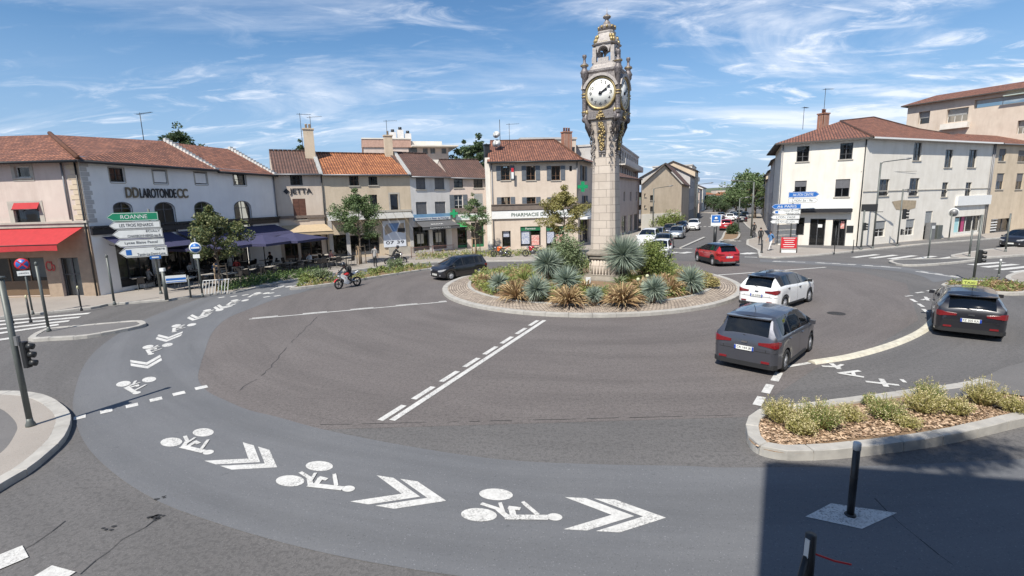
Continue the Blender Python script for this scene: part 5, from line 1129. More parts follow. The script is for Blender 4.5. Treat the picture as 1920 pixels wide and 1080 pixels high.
# ------------------------------------------------------------------ plants
def leafmat(n, c, c2, tr=.25, rough=.6): return mat(n, c, rough, col2=c2, attr=True, trans=tr)
L_PLANE = leafmat('leaf_plane', (.085, .14, .045), (.20, .25, .12))
L_MAGN = leafmat('leaf_dark', (.05, .085, .03), (.26, .25, .10))
L_OLIVE = leafmat('leaf_olive', (.13, .18, .08), (.33, .38, .22))
L_YEL = leafmat('leaf_yellow_green', (.22, .21, .06), (.40, .34, .14))
L_DARK = leafmat('leaf_far', (.04, .075, .03), (.12, .16, .07))
L_BLUE = leafmat('leaf_blue_grey', (.15, .20, .155), (.36, .42, .34), .1)
L_BRZ = leafmat('leaf_bronze', (.17, .09, .045), (.56, .42, .22), .15)
L_GRS = leafmat('leaf_green', (.14, .19, .05), (.30, .33, .10), .25)
L_STRAW = leafmat('leaf_straw', (.42, .33, .16), (.30, .32, .10), .2)
BARK = mat('bark', (.20, .155, .115), .9, col2=(.10, .08, .06), scale=8, bump=.8)
WOOD = mat('stake_wood', (.38, .27, .17), .8, var=.3)
def leaves(mb, c, rad, n, size, rnd, shape=1, flat=.75):
    for _ in range(n):
        d = Vector((rnd.gauss(0, 1), rnd.gauss(0, 1), rnd.gauss(0, 1))).normalized()*(rnd.random()**.45)
        p = Vector((c[0]+d.x*rad[0], c[1]+d.y*rad[1], c[2]+d.z*rad[2])); s = size*rnd.uniform(.6, 1.3)
        a = Vector((rnd.gauss(0, 1), rnd.gauss(0, 1), rnd.gauss(0, flat))).normalized(); b = a.cross(Vector((rnd.gauss(0, 1), rnd.gauss(0, 1), rnd.gauss(0, 1)))).normalized()*.55
        mb.var = min(1, max(0, rnd.gauss(.35, .3))); mb.add([p-a*s, p+b*s, p+a*s, p-b*s], [[0, 1, 2, 3]])
    mb.var = None
def tree(name, label, x, y, h, cr, crown0, lm, n=5200, size=.085, seed=1, trunk=.09, z=0, cat='tree', stakes=False, group=None, sparse=1.0, leader=False, cyl=False):
    rnd = random.Random(seed); t = empty(name, (0, 0, 0), 0, label, cat, group)
    tr = MB(); pts = [Vector((0, 0, 0))]; k = 7
    for i in range(1, k+1): pts.append(Vector((rnd.uniform(-.06, .06)*i*.5, rnd.uniform(-.06, .06)*i*.5, h*.9*i/k)))
    tr.tube(pts, [trunk*(1-.8*i/k)*(1.25 if i == 0 else 1) for i in range(k+1)], 8); cl = []
    nb = int(26*sparse); 
    for i in range(nb):
        f = (i+.5)/nb; z0 = crown0+(h-crown0)*f*.9; base = pts[min(k, int(z0/(h*.9)*k))].copy(); base.z = z0*.95
        prof = math.sin(math.pi*min(1, .22+f*.80))**.8 if not cyl else .8; L = cr*prof*rnd.uniform(.65, 1.12); a = i*2.4+rnd.uniform(-.4, .4)
        tip = base+Vector((math.cos(a)*L, math.sin(a)*L, L*rnd.uniform(.25, .6))); mid = base.lerp(tip, .5)+Vector((0, 0, L*.05)); r0 = trunk*.35*(1-f*.6)
        tr.tube([base, mid, tip], [r0, r0*.6, r0*.2], 5); cl += [(tip, .9), (mid.lerp(tip, .5), .8), (mid, .6)]
    cl.append((Vector((pts[-1].x, pts[-1].y, h*.97)), .6))
    tr.build('trunk', BARK, t)
    cm = MB(); per = n//len(cl); cs = cr*.30
    for c, k_ in cl:
        s = cs*k_*rnd.uniform(.6, 1.25); leaves(cm, c, (s, s, s*.8), int(per*rnd.uniform(.4, 1.6)), size, rnd)
    cm.build('crown', lm, t)
    if stakes:
        for a in (0.5, 2.6, 4.7):
            s = MB(); s.tube([(.45*math.cos(a), .45*math.sin(a), 0), (.42*math.cos(a), .42*math.sin(a), 1.75)], .04, 7); s.build('stake', WOOD, t)
        s = MB()
        for a, b in ((.5, 2.6), (2.6, 4.7), (4.7, .5)): s.tube([(.44*math.cos(a), .44*math.sin(a), 1.6), (.44*math.cos(b), .44*math.sin(b), 1.6)], .03, 5)
        s.build('stake_rail', WOOD, t)
    t.location = (x, y, z); return t
GT = 'young street trees with stakes'
x, y = gp(412, 553); tree('street_tree', 'dark glossy leaved street tree before the restaurant awnings', x-.6, y+1.2, 5.3, 1.75, 1.9, L_MAGN, 8500, .088, 11, stakes=True, group=GT)
x, y = gp(677, 497); tree('street_tree', 'full rounded green street tree before the ochre house', x, y, 6.5, 2.1, 2.3, L_PLANE, 15000, .078, 5, stakes=True, group=GT, trunk=.11)
x, y = gp(893, 478); tree('street_tree', 'thin sparse street tree before the beige house by the pharmacy', x, y, 6.0, 1.5, 2.0, L_PLANE, 4200, .075, 8, stakes=True, group=GT, sparse=.8)
x, y = gp(1058, 482); tree('street_tree', 'yellow green conical street tree before the pharmacy door', x, y, 6.3, 2.0, 2.0, L_YEL, 12000, .08, 21, stakes=False, group=GT)
tree('conifer_tree', 'dark spruce top showing above the restaurant roof', -28.5, 44.5, 12.6, 2.1, 7.5, L_DARK, 9000, .11, 3)
tree('conifer_tree', 'small dark treetop left of the stone chimney', -24, 60, 13.0, 1.6, 9, L_DARK, 3000, .12, 4)
tree('backyard_tree', 'round bluish tree showing between the penthouse and the pharmacy roof', -8, 92, 16.2, 3.0, 8, L_DARK, 5000, .22, 6, trunk=.25)
tree('backyard_tree', 'dark tree showing at the left of the pharmacy gable', -4.5, 80, 15.6, 3.2, 7, L_DARK, 5000, .22, 7, trunk=.25)
FT_ = 'leafy trees at the far end of the street'
for i, (px_, py_, hh_, cr_, lab) in enumerate(((1398, 402, 11.5, 5.5, 'largest bright green tree arching over the far right pavement'), (1415, 410, 9.5, 4.0, 'green tree nearest to the shaded houses on the right'), (1380, 400, 6.5, 4, 'green tree left of the largest far street tree'), (1362, 396, 4.2, 3.5, 'far green tree on the middle of the street end'), (1352, 405, 3.5, 2.2, 'small dark tree beside the low cream house'), (1338, 398, 4.5, 3, 'dark tree above the low roofs at the street end'), (1325, 393, 5, 4, 'distant tree behind the modern flats'), (1345, 391, 4.4, 5, 'farthest tree at the foot of the hill'), (1378, 390, 5.5, 6, 'wide distant tree at the hill foot right'))):
    x, y = gp(px_, py_); tree('far_street_tree', lab, x, y, hh_*(1.0 if y < 200 else 1.2), cr_, hh_*.2, L_PLANE if i < 3 else L_DARK, 5200, .05*cr_, 30+i, trunk=.3, group=FT_)
# spiky plants
def spikes(label, px_, py_, r, n, lm, name, cat, wd=.02, half=.25, bend=.0, stem=.0, zc=None, seed=1, group=None, zg=.42, var=(0, 1), up=0):
    rnd = random.Random(seed); x, y = at(px_, py_, zg).xy; t = empty(name, (0, 0, 0), 0, label, cat, group); mb = MB(); c = Vector((0, 0, stem))
    for _ in range(n):
        z = rnd.uniform(-half, 1); a = rnd.uniform(0, 2*math.pi); q = math.sqrt(max(0, 1-z*z)); d = Vector((q*math.cos(a), q*math.sin(a), z+up)).normalized(); L = r*rnd.uniform(.75, 1.08)
        s = d.cross(Vector((rnd.gauss(0, 1), rnd.gauss(0, 1), rnd.gauss(0, 1)))).normalized()*wd; mb.var = rnd.uniform(*var)
        if bend:
            p0, p1, p2, p3 = c, c+d*L*.4, c+d*L*.75+Vector((0, 0, -bend*L*.12)), c+d*L*.98+Vector((0, 0, -bend*L*.5))
            mb.add([p0-s*.6, p0+s*.6, p1+s, p1-s, p2+s*.8, p2-s*.8, p3], [[0, 1, 2, 3], [3, 2, 4, 5], [5, 4, 6]])
        else: mb.add([c+d*r*.06-s*.6, c+d*r*.06+s*.6, c+d*L*.6+s*.8, c+d*L, c+d*L*.6-s*.8], [[0, 1, 2, 3, 4]])
    mb.var = None; mb.build('leaves', lm, t)
    if stem > .25: s_ = MB(); s_.tube([(0, 0, -.1), (0, 0, stem)], [.11, .09], 8); s_.build('trunk', BARK, t)
    t.location = (x, y, zg-.05); return t
YG, PG_ = 'blue grey spiky yuccas in the roundabout bed', 'bronze sword leaved clumps in the roundabout bed'
for i, (a, b, r, st, n, lab) in enumerate(((1168, 528, .98, 1.25, 900, 'largest blue yucca ball right of the clock tower base'), (1027, 532, .78, .95, 620, 'blue yucca ball on the left before the olive bush'), (1006, 560, .58, .45, 420, 'low blue yucca in the front left of the bed'), (1114, 566, .38, .3, 260, 'smallest blue yucca in front of the white post'), (1225, 561, .55, .42, 420, 'blue yucca in the front right of the bed'), (1294, 546, .62, .5, 420, 'blue yucca at the right end of the bed'), (936, 546, .50, .4, 300, 'pale blue yucca at the left end of the bed'), (1062, 545, .66, .5, 360, 'greener yucca at the centre left behind bronze leaves'))):
    spikes(lab, a, b, r*(1.4 if i else 1.45), int(n*1.6), L_BLUE, 'yucca', 'yucca', wd=.017, half=.8, stem=st*1.25, seed=50+i, group=YG)
for i, (a, b, r, n, lab) in enumerate(((968, 556, .95, 190, 'tall bronze clump front left of the bed'), (1066, 566, .9, 200, 'bronze clump in the front centre left'), (1168, 566, .95, 220, 'bronze clump in the front centre right'), (1255, 547, .85, 170, 'bronze clump at the right between two blue yuccas'), (925, 535, .8, 130, 'bronze clump at the left rim of the bed'), (1100, 548, .7, 110, 'bronze clump just left of the white post'), (1290, 528, .85, 140, 'bronze clump at the right rear of the bed'), (1240, 532, .7, 100, 'smaller bronze clump behind the right yucca'), (905, 529, .6, 80, 'straw coloured clump at the far left tip of the bed'), (1316, 527, .6, 90, 'straw coloured clump at the far right tip of the bed'), (1000, 541, .7, 110, 'bronze clump below the left yucca ball'), (1205, 545, .7, 110, 'bronze clump below the largest yucca'))):
    spikes(lab, a, b, r*1.4, int(n*1.5), L_BRZ, 'sword_leaf_plant', 'plant', wd=.028, half=.12, bend=.5, seed=80+i, group=PG_, up=.25)
rq = random.Random(31)
for i in range(46):
    an = R((175+i*12) if i < 18 else rq.uniform(150, 390)); q = rq.uniform(4.4, 6.4) if i < 18 else rq.uniform(2.2, 6.2); c_ = (IC.x+q*math.cos(an), IC.y+q*math.sin(an)); 
    t = None; rnd_s = rq.uniform(.5, .85)+(.25 if q < 4 else 0); lab = '%s bronze tuft, number fillers' 
    x, y = c_; t = empty('sword_leaf_plant', (0, 0, 0), 0, ['low bronze leaf tuft filling a gap in the roundabout bed', 'low green leaf tuft filling a gap in the roundabout bed', 'low grey green leaf tuft filling a gap in the roundabout bed'][i % 3], 'plant', 'filler tufts in the roundabout bed'); mb = MB()
    for _ in range(80):
        z = rq.uniform(.1, 1); a2 = rq.uniform(0, 6.283); q2 = math.sqrt(1-z*z); d = Vector((q2*math.cos(a2), q2*math.sin(a2), z+.25)).normalized(); L = rnd_s*1.2*rq.uniform(.7, 1.1); s_ = d.cross(Vector((rq.gauss(0, 1), rq.gauss(0, 1), rq.gauss(0, 1)))).normalized()*.024; mb.var = rq.random()
        mb.add([-s_*.6, s_*.6, d*L*.45+s_, d*L*.45-s_, d*L*.95+Vector((0, 0, -.25*L))], [[0, 1, 2, 3], [3, 2, 4]])
    mb.var = None; mb.build('leaves', [L_BRZ, L_GRS, L_OLIVE][i % 3], t); t.location = (x, y, .38)
def shrub(name, label, x, y, z, rad, n, lm, size=.06, seed=1, clumps=16, group=None, stems=0, cat='shrub'):
    rnd = random.Random(seed); t = empty(name, (0, 0, 0), 0, label, cat, group); mb = MB()
    for _ in range(clumps):
        d = Vector((rnd.gauss(0, 1), rnd.gauss(0, 1), abs(rnd.gauss(0, 1)))).normalized()*rnd.uniform(.35, .8); c = (d.x*rad[0], d.y*rad[1], rad[2]*.25+d.z*rad[2]*.8); s = rnd.uniform(.28, .48)
        leaves(mb, c, (rad[0]*s, rad[1]*s, rad[2]*s), n//clumps, size, rnd)
    mb.build('foliage', lm, t); sm_ = MB()
    for k in range(7): a = k*.9; sm_.tube([(0, 0, 0), (rad[0]*.3*math.cos(a), rad[1]*.3*math.sin(a), rad[2]*.5), (rad[0]*.6*math.cos(a), rad[1]*.6*math.sin(a), rad[2]*.95)], [.03, .02, .006], 5)
    sm_.build('stems', BARK, t); t.location = (x, y, z); return t
x, y = at(1072, 533, .45).xy; shrub('olive_shrub', 'large soft olive green bush between the left yucca and the tower', x-.15, y+1.8, .4, (1.5, 1.3, 2.6), 12000, L_OLIVE, .06, 2, 36)
x, y = at(1226, 528, .45).xy; shrub('rosemary_shrub', 'dense green bush right of the largest yucca', x+.1, y+1.2, .4, (1.3, 1.2, 2.4), 11000, L_GRS, .055, 3, 32)
spikes('tuft of tall grey grass left of the tower base', 1092, 545, .8, 160, L_OLIVE, 'ornamental_grass', 'grass', wd=.012, half=.1, bend=.4, seed=9, up=.7)
shrub('flowering_shrub', 'pale flowering shrub at the right rim of the flower bed', *at(1322, 535, .4).xy, .35, (.75, .7, .7), 2200, L_STRAW, .055, 6, 14)
rnd = random.Random(77); mb = MB()
for _ in range(900):
    a = rnd.uniform(0, 2*math.pi); r = 6.9*math.sqrt(rnd.uniform(.35, 1)); c = (IC.x+r*math.cos(a), IC.y+r*math.sin(a), .38+.03*rnd.random())
    leaves(mb, (c[0], c[1], c[2]+.12), (.28, .28, .28), 20, .065, rnd)
tag(mb.build('ground_cover', L_GRS), 'low mixed green ground cover filling the roundabout bed', 'ground cover', kind='stuff')
mb = MB(); L_YG = leafmat('leaf_lime', (.24, .27, .06), (.40, .40, .14), .25)
for _ in range(150):
    a = rnd.uniform(0, 2*math.pi); r = rnd.uniform(5.6, 6.75); k_ = rnd.uniform(.2, .42); leaves(mb, (IC.x+r*math.cos(a), IC.y+r*math.sin(a), .36+k_*.6), (k_, k_, k_), int(170*k_), .06, rnd)
tag(mb.build('ground_cover', L_YG), 'lime green low clumps along the rim of the roundabout bed', 'ground cover', kind='stuff')
mb = MB()
for _ in range(420):
    a = rnd.uniform(0, 2*math.pi); r = 6.7*math.sqrt(rnd.uniform(.3, 1)); c = (IC.x+r*math.cos(a), IC.y+r*math.sin(a), .5); leaves(mb, c, (.22, .22, .2), 14, .05, rnd)
tag(mb.build('dry_flowers', L_STRAW), 'straw yellow dry flowers between the plants of the roundabout bed', 'flowers', kind='stuff')
for i, (a, b, hh) in enumerate(((1196, 552, .75), (1213, 549, .85), (1205, 556, .6))):
    c = at(a, b, .4); t = empty('allium', (0, 0, 0), 0, ['left pale round seed head beside the front right yucca', 'tallest pale round seed head beside the front right yucca', 'lowest pale round seed head beside the front right yucca'][i], 'flower', 'round seed heads on stalks'); s = MB(); s.tube([(0, 0, 0), (0, 0, hh)], .012, 5); s.build('stalk', L_GRS, t); s = MB(); s.ball((0, 0, hh), .09, 8, 6); s.build('seed_head', mat('seed_head', (.55, .55, .35), .8), t); t.location = c
# bed stuff generic
def scatter(label, polyw, z, n, lm, size, hgt_, name='ground_cover', seed=1, cl=12, spread=.16):
    rnd = random.Random(seed); xs = [p[0] for p in polyw]; ys = [p[1] for p in polyw]; mb = MB()
    def inside(x, y):
        c = False; j = len(polyw)-1
        for i in range(len(polyw)):
            if (polyw[i][1] > y) != (polyw[j][1] > y) and x < (polyw[j][0]-polyw[i][0])*(y-polyw[i][1])/(polyw[j][1]-polyw[i][1])+polyw[i][0]: c = not c
            j = i
        return c
    k = 0
    while k < n:
        x, y = rnd.uniform(min(xs), max(xs)), rnd.uniform(min(ys), max(ys))
        if inside(x, y): h = hgt_*rnd.random(); leaves(mb, (x, y, z+h*.5), (spread, spread, h*.5+.03), cl, size, rnd); k += 1
    return tag(mb.build(name, lm), label, 'ground cover', kind='stuff')
def inset(P, k):
    c = sum((Vector(p) for p in P), Vector((0, 0)))/len(P); return [Vector(p).lerp(c, k) for p in P]
scatter('green weeds growing on the narrow island beside the cycle path', inset(bedA, .08), .12, 200, L_GRS, .06, .55, seed=3)
scatter('brown dry grass on the narrow island beside the cycle path', inset(bedA, .08), .12, 100, L_STRAW, .06, .5, seed=4)
for i, (a, b, rr, hh, lm, lab) in enumerate(((604, 531, .9, .85, L_OLIVE, 'leafy grey green bush left of the white motorbike'), (578, 533, .8, .7, L_GRS, 'low green bush at the tip of the narrow island'), (744, 508, .9, .95, L_OLIVE, 'brownish bush on the island below the dark motorbike'), (718, 513, .6, .5, L_GRS, 'small green bush left of the brownish bush'), (768, 505, .4, .4, L_GRS, 'smallest bush at the right end of the narrow island'), (700, 516, .6, .45, L_GRS, 'green bush on the narrow island right of the rider'))):
    shrub('island_bush', lab, *gp(a, b), .1, (rr, rr*.7, hh), 1500, lm, .06, 60+i, 12)
hedge = [gp(*p) for p in ((405, 551), (442, 548), (508, 533.5), (568, 523), (600, 517), (600, 510), (560, 513), (500, 520), (440, 532), (412, 545))]
scatter('dark green hedge along the restaurant terrace', hedge, .1, 520, leafmat('leaf_hedge', (.05, .10, .03), (.17, .24, .07)), .06, .6, 'hedge', 5)
bed2 = [gp(*p) for p in ((780, 490), (830, 488), (925, 484), (1000, 482), (1080, 474), (1080, 467), (1000, 474), (925, 476), (845, 478), (780, 482))]
scatter('weedy green strip in front of the shops and pharmacy', bed2, .1, 420, L_GRS, .07, .7, seed=6, cl=9); scatter('dry straw plants in front of the pharmacy', bed2, .1, 200, L_STRAW, .07, .7, seed=7, cl=8)
scatter('small plants on the far bed beside the taxi', inset(bedT, .1), .13, 160, L_GRS, .05, .35, seed=8); scatter('orange dry plants on the far bed beside the taxi', inset(bedT, .1), .13, 90, L_BRZ, .05, .3, seed=9)
bb = [at(*p, .2).xy for p in ((1425, 785), (1470, 775), (1560, 765), (1720, 745), (1760, 760), (1850, 755), (1990, 770), (1910, 775), (1800, 797), (1700, 812), (1560, 828), (1470, 830), (1425, 810))]
r0 = random.Random(12); mb = MB(); SHI = leafmat('wood_chip', (.60, .44, .30), (.20, .12, .07), 0)
cnt = 0
while cnt < 6000:
    a, b = r0.uniform(1418, 1990), r0.uniform(742, 838); c = at(a, b, .16); k = (a-1418)/(1990-1418)
    up_, lo_ = 775-k*45, 845-k*72
    if not (up_ < b < lo_) : continue
    s = r0.uniform(.015, .04); an = r0.uniform(0, 6.28); d = Vector((math.cos(an), math.sin(an), r0.uniform(-.3, .3)))*s; e_ = Vector((-d.y, d.x, r0.uniform(-.02, .02)))*.5; mb.var = r0.random(); c.z += r0.uniform(0, .03); mb.add([c-d-e_, c+d-e_, c+d+e_, c-d+e_], [[0, 1, 2, 3]]); cnt += 1
mb.var = None; tag(mb.build('wood_chips', SHI), 'loose orange brown wood chips covering the near planting bed', 'mulch', kind='stuff')
NG = 'wispy flowering bushes in the near planting bed'
def wisp(label, a, b, rr, hh, n, seed, lm, dry=.4):
    rnd = random.Random(seed); c = at(a, b, .17); t = empty('wispy_bush', (0, 0, 0), 0, label, 'bush', NG); st = MB(); lf = MB(); fl = MB()
    for _ in range(n):
        an = rnd.uniform(0, 6.28); q = rnd.random()**.6; tip = Vector((rr*q*math.cos(an), rr*q*math.sin(an), hh*rnd.uniform(.45, 1.05)*(1-.3*q))); base = Vector((tip.x*.25, tip.y*.25, 0)); md = base.lerp(tip, .5)+Vector((rnd.gauss(0, .04), rnd.gauss(0, .04), .03)); tip.z *= rnd.uniform(.8, 1.35); st.var = rnd.random(); st.tube([base, md, tip], [.007, .005, .003], 3, cap=False)
        leaves(lf, md.lerp(tip, .2), (.06, .06, .10), 5, .02, rnd); leaves(lf, md.lerp(tip, .8), (.03, .03, .09), 4, .016, rnd)
        if rnd.random() < .75: leaves(fl, tip, (.035, .035, .04), 4, .014, rnd)
    st.build('stems', L_STRAW, t); lf.build('foliage', lm, t); fl.build('blossoms', mat('blossom', (.60, .52, .30), .8), t); t.location = c
for i, (a, b, rr, hh, n, lab) in enumerate(((1463, 790, .34, .42, 150, 'yellow green bush at the rounded tip of the near bed'), (1535, 800, .42, .46, 220, 'largest yellow flowering bush in the near bed'), (1500, 812, .3, .34, 110, 'low bush before the two yellow bushes of the near bed'), (1590, 788, .3, .3, 90, 'short bush in the middle behind the black bollard'), (1660, 782, .36, .36, 130, 'greener bush right of the black bollard'), (1730, 772, .36, .42, 130, 'green bush in the right half of the near bed'), (1790, 776, .3, .34, 110, 'bushy green plant by the cracked kerb'), (1740, 748, .3, .36, 90, 'bush at the rear beside the grey path'), (1840, 758, .34, .5, 110, 'tall thin plant near the right edge of the photo'), (1900, 772, .3, .34, 90, 'rightmost bush of the near bed'), (1635, 762, .18, .25, 60, 'small dark bush on the rear kerb'), (1700, 800, .26, .22, 60, 'low sprawling plant at the front kerb'))):
    wisp(lab, a, b, rr*1.2, hh*1.15, int(n*1.7), 200+i, L_GRS if i % 3 == 1 else MATS.get('leaf_yellowish') or leafmat('leaf_yellowish', (.30, .27, .08), (.46, .42, .17)))
# shrub standing on the roof edge behind the camera, throws the dappled shadow at the right
shrub('roof_shrub', 'leafy shrub on the roof edge above the camera', 3.1, -.9, 13.3, (1.6, .7, 1.1), 3200, L_GRS, .07, 91, 18)
shrub('median_bush', 'round dark bush on the street median', *gp(1373, 441), .1, (1.1, 1.0, 1.6), 2500, L_DARK, .10, 95, 16)
shrub('garden_bush', 'bright green bushes before the blank gabled wall', *gp(1253, 433), .1, (3.2, 1.5, 2.6), 3500, L_GRS, .12, 96, 16)
shrub('terrace_shrub', 'plants on the upper terrace of the apartment block', *FT.w(14, -.1, 0).xy, rT[2][2]+.1, (1.2, .6, 1.5), 900, L_OLIVE, .12, 97, 8)
for i, d in enumerate((0,)): pass
# ------------------------------------------------------------------ vehicles
def lerpt(T, x):
    if x <= T[0][0]: return T[0][1]
    for (a, b), (c, d) in zip(T[:-1], T[1:]):
        if x <= c: return b+(d-b)*(x-a)/(c-a)
    return T[-1][1]
TAILL = mat('tail_lamp', (.20, .005, .01), .15, coat=1, col2=(.14, .004, .006), scale=25); HEADL = mat('head_lamp', (.55, .56, .58), .08, coat=1, col2=(.22, .22, .23), scale=20)
PLATE = mat('number_plate', (.72, .72, .68), .4, var=.02); TRIM = mat('black_plastic', (.02, .02, .021), .55); ALLOY = mat('alloy_rim', (.58, .58, .59), .35, metal=.25)
CGLASS = glassmat('car_glass', (.45, .50, .50), opac=.3); SEATM = mat('seat_fabric', (.05, .05, .055), .9); CHROME = mat('chrome', (.6, .6, .6), .12, metal=1)
def cut(m):
    m.f = [f for f in m.f if len(f) == 4]; m.m = m.m[:len(m.f)]; m.a = m.a[:len(m.f)]; m.uv = m.uv[:len(m.f)]; m.sm = m.sm[:len(m.f)]
def wheel(parent, x, y, r, side, name='wheel', spokes=8, rimm=None):
    m = MB(); w_ = .11; m.lathe([(r*.66, w_), (r*.66, -w_), (r*.92, -w_), (r, -w_*.7), (r, w_*.7), (r*.92, w_), (r*.66, w_)], (x, y, r), 24, axis='y'); cut(m); t = m.build(name, RUB, parent, fixn=True)
    m = MB(); s = side; yo = y+s*(w_-.03)
    m.lathe([(r*.66, -.02*s), (r*.62, .0), (r*.58, -.06*s)], (x, yo, r), 22, axis='y'); cut(m)
    for k in range(spokes):
        a = 2*math.pi*k/spokes+.3; c, sn = math.cos(a), math.sin(a); P = lambda q, t_, yy: (x+q*c-t_*sn, yy, r+q*sn+t_*c)
        m.add([P(.04, -.035, yo+s*.012), P(r*.62, -.04, yo), P(r*.62, .04, yo), P(.04, .035, yo+s*.012)], [[0, 1, 2, 3]])
    m.lathe([(.06, s*.0), (.05, s*.02), (.001, s*.022)], (x, yo, r), 10, axis='y'); m.build('rim', rimm or ALLOY, t)
    m = MB(); m.lathe([(r*.56, -.001), (r*.56, 0.001)], (x, yo-s*.07, r), 16, axis='y'); m.build('brake_disc', TRIM, t)
    return t
BODYT = dict(
 hatch=dict(top=[(-.5, .46), (-.497, .56), (-.485, .66), (-.455, .80), (-.425, .955), (-.36, .985), (-.18, 1.0), (0, .995), (.10, .955), (.335, .665), (.42, .60), (.475, .525), (.495, .44), (.5, .36)],
   belt=[(-.5, .44), (-.49, .58), (-.47, .66), (-.3, .655), (0, .625), (.3, .60), (.42, .57), (.48, .50), (.5, .33)],
   hw=[(-.5, .80), (-.492, .87), (-.47, .945), (-.40, .985), (-.25, 1), (.25, 1), (.36, .98), (.43, .92), (.475, .80), (.5, .62)],
   wr=[(-.5, .70), (-.43, .66), (-.3, .70), (.1, .70), (.33, .86), (.45, .8), (.5, .55)], header=.10, cowl=.335, rr=-.425, rb=-.482, q=-.385, pil=[-.215, .045], doors=[(-.30, -.02), (-.01, .29)]),
 suv=dict(top=[(-.5, .44), (-.498, .54), (-.485, .66), (-.455, .80), (-.405, .935), (-.33, .98), (-.15, 1.0), (0, .985), (.09, .945), (.30, .72), (.42, .665), (.475, .60), (.495, .50), (.5, .42)],
   belt=[(-.5, .42), (-.49, .58), (-.47, .68), (-.3, .70), (0, .66), (.3, .645), (.42, .61), (.48, .55), (.5, .38)],
   hw=[(-.5, .78), (-.492, .86), (-.47, .94), (-.40, .99), (-.25, 1), (.25, 1), (.36, .98), (.43, .93), (.475, .83), (.5, .66)],
   wr=[(-.5, .68), (-.41, .63), (-.3, .68), (.1, .68), (.30, .86), (.45, .82), (.5, .6)], header=.09, cowl=.30, rr=-.405, rb=-.482, q=-.34, pil=[-.19, .05], doors=[(-.29, -.03), (-.02, .27)]))
def car(label, loc, head, L=4.1, Wd=1.77, H=1.58, col=None, shape='hatch', r=.32, roofm=None, cladding=False, plate_r=None, plate_f=None, lights=True, taxi=False, cat='car', name='parked_car', group=None, detail=True, rails=None, blackpillars=False):
    T = BODYT[shape]; t = empty(name, (0, 0, 0), 0, label, cat, group); wf, wr_ = .31*L, -.30*L; hwid = Wd/2; zb0 = .20 if shape == 'hatch' else .24
    xs = set([k for k, _ in T['top']]+[k for k, _ in T['hw']]+[T['header'], T['cowl'], T['rr'], T['rb'], T['q']]); 
    for p in T['pil']: xs |= {p-.009, p+.009}
    for a, b in T['doors']: xs |= {a, a+.0022, b, b-.0022}
    for c in (wf/L, wr_/L):
        for k in range(-7, 8): xs.add(c+(r+.06)*math.sin(k*math.pi/14)/L)
    xs |= {i*.05-.5 for i in range(21)}; X = sorted(xs); X = [x for i, x in enumerate(X) if i == 0 or x-X[i-1] > .0009]
    def zb(x):
        z = zb0+.05*max(0, abs(x)-.44)/.06
        for c in (wf/L, wr_/L):
            d = (x-c)*L; R_ = r+.06
            if abs(d) < R_-1e-4: z = max(z, r+math.sqrt(R_*R_-d*d))
        return z
    def sec(x):
        w = lerpt(T['hw'], x)*hwid; zt = lerpt(T['top'], x)*H; zs = min(lerpt(T['belt'], x)*H, zt-.03); b = min(zb(x), zs-.08); wr2 = min(lerpt(T['wr'], x)*hwid, w*.92); g = max(0, min(1, (zt-zs-.03)/.3)); ws = w*(.955)
        cr = .035
        return [(0, zb0), (w-.30, zb0), (w-.10, b if b > zb0+.02 else zb0), (w*.985, b), (w, b+(zs-b)*.35), (w*1.0, b+(zs-b)*.62), (w*.985, b+(zs-b)*.85), (ws, zs), (ws*.985, zs+.015), (ws*.985*(1-g)+(wr2+.03)*g, zt-.05 if g > 0.05 else zt-.014), (wr2*.96 if g > .05 else wr2, zt-.012), (wr2*.55, zt+cr*.5*g+.012), (0, zt+cr*g+.016)]
    S_ = [sec(x) for x in X]; nb = len(S_[0])
    parts = {}
    def part(k): return parts.setdefault(k, MB())
    def vid(i, j, s): return (X[i]*L, s*S_[i][j][0], S_[i][j][1])
    for i in range(len(X)-1):
        xm = (X[i]+X[i+1])/2; a_, b_ = X[i], X[i+1]
        for j in range(nb-1):
            k = 'body'
            gl = S_[i][9][1]-S_[i][8][1] > .04 or S_[i+1][9][1]-S_[i+1][8][1] > .04
            if j == 8 and gl and T['q'] < xm < T['cowl'] and not any(abs(xm-p) < .009 for p in T['pil']): k = 'side_window_'+('0' if xm < T['pil'][0] else '1' if xm < T['pil'][1] else '2')
            elif j == 8 and gl and T['q'] < xm < T['cowl']: k = 'trim'
            elif j == 8 and gl and blackpillars and T['rr'] < xm: k = 'trim'
            elif j in (10, 11) and T['header'] < xm < T['cowl']: k = 'windscreen'
            elif j in (10, 11) and T['rb'] < xm < T['rr']: k = 'rear_window'
            elif j in (10, 11) and roofm and T['rr'] < xm < T['header']: k = 'roof'
            elif j in (9,) and roofm and T['rr']-.01 < xm < T['cowl']: k = 'roof'
            elif j <= 1: k = 'underside'
            elif j in (2, 3) and cladding: k = 'cladding'
            elif 3 <= j <= 7 and any(abs(xm-e) < .0022 and e != None for d_ in T['doors'] for e in (d_[0]+.001, d_[1]-.001)) and b_-a_ < .004: k = 'trim'
            for s in (1, -1):
                kk = k+('R' if s < 0 else 'L') if k.startswith('side_window') else k
                q = [vid(i, j, s), vid(i+1, j, s), vid(i+1, j+1, s), vid(i, j+1, s)]
                part(kk).add(q if s < 0 else q[::-1], [[0, 1, 2, 3]], smooth=True)
    for i, sg in ((0, 1), (len(X)-1, -1)):
        pts = [vid(i, j, 1) for j in range(nb)]+[vid(i, j, -1) for j in range(nb-2, 0, -1)]; part('body').add(pts if sg > 0 else pts[::-1], [list(range(len(pts)))])
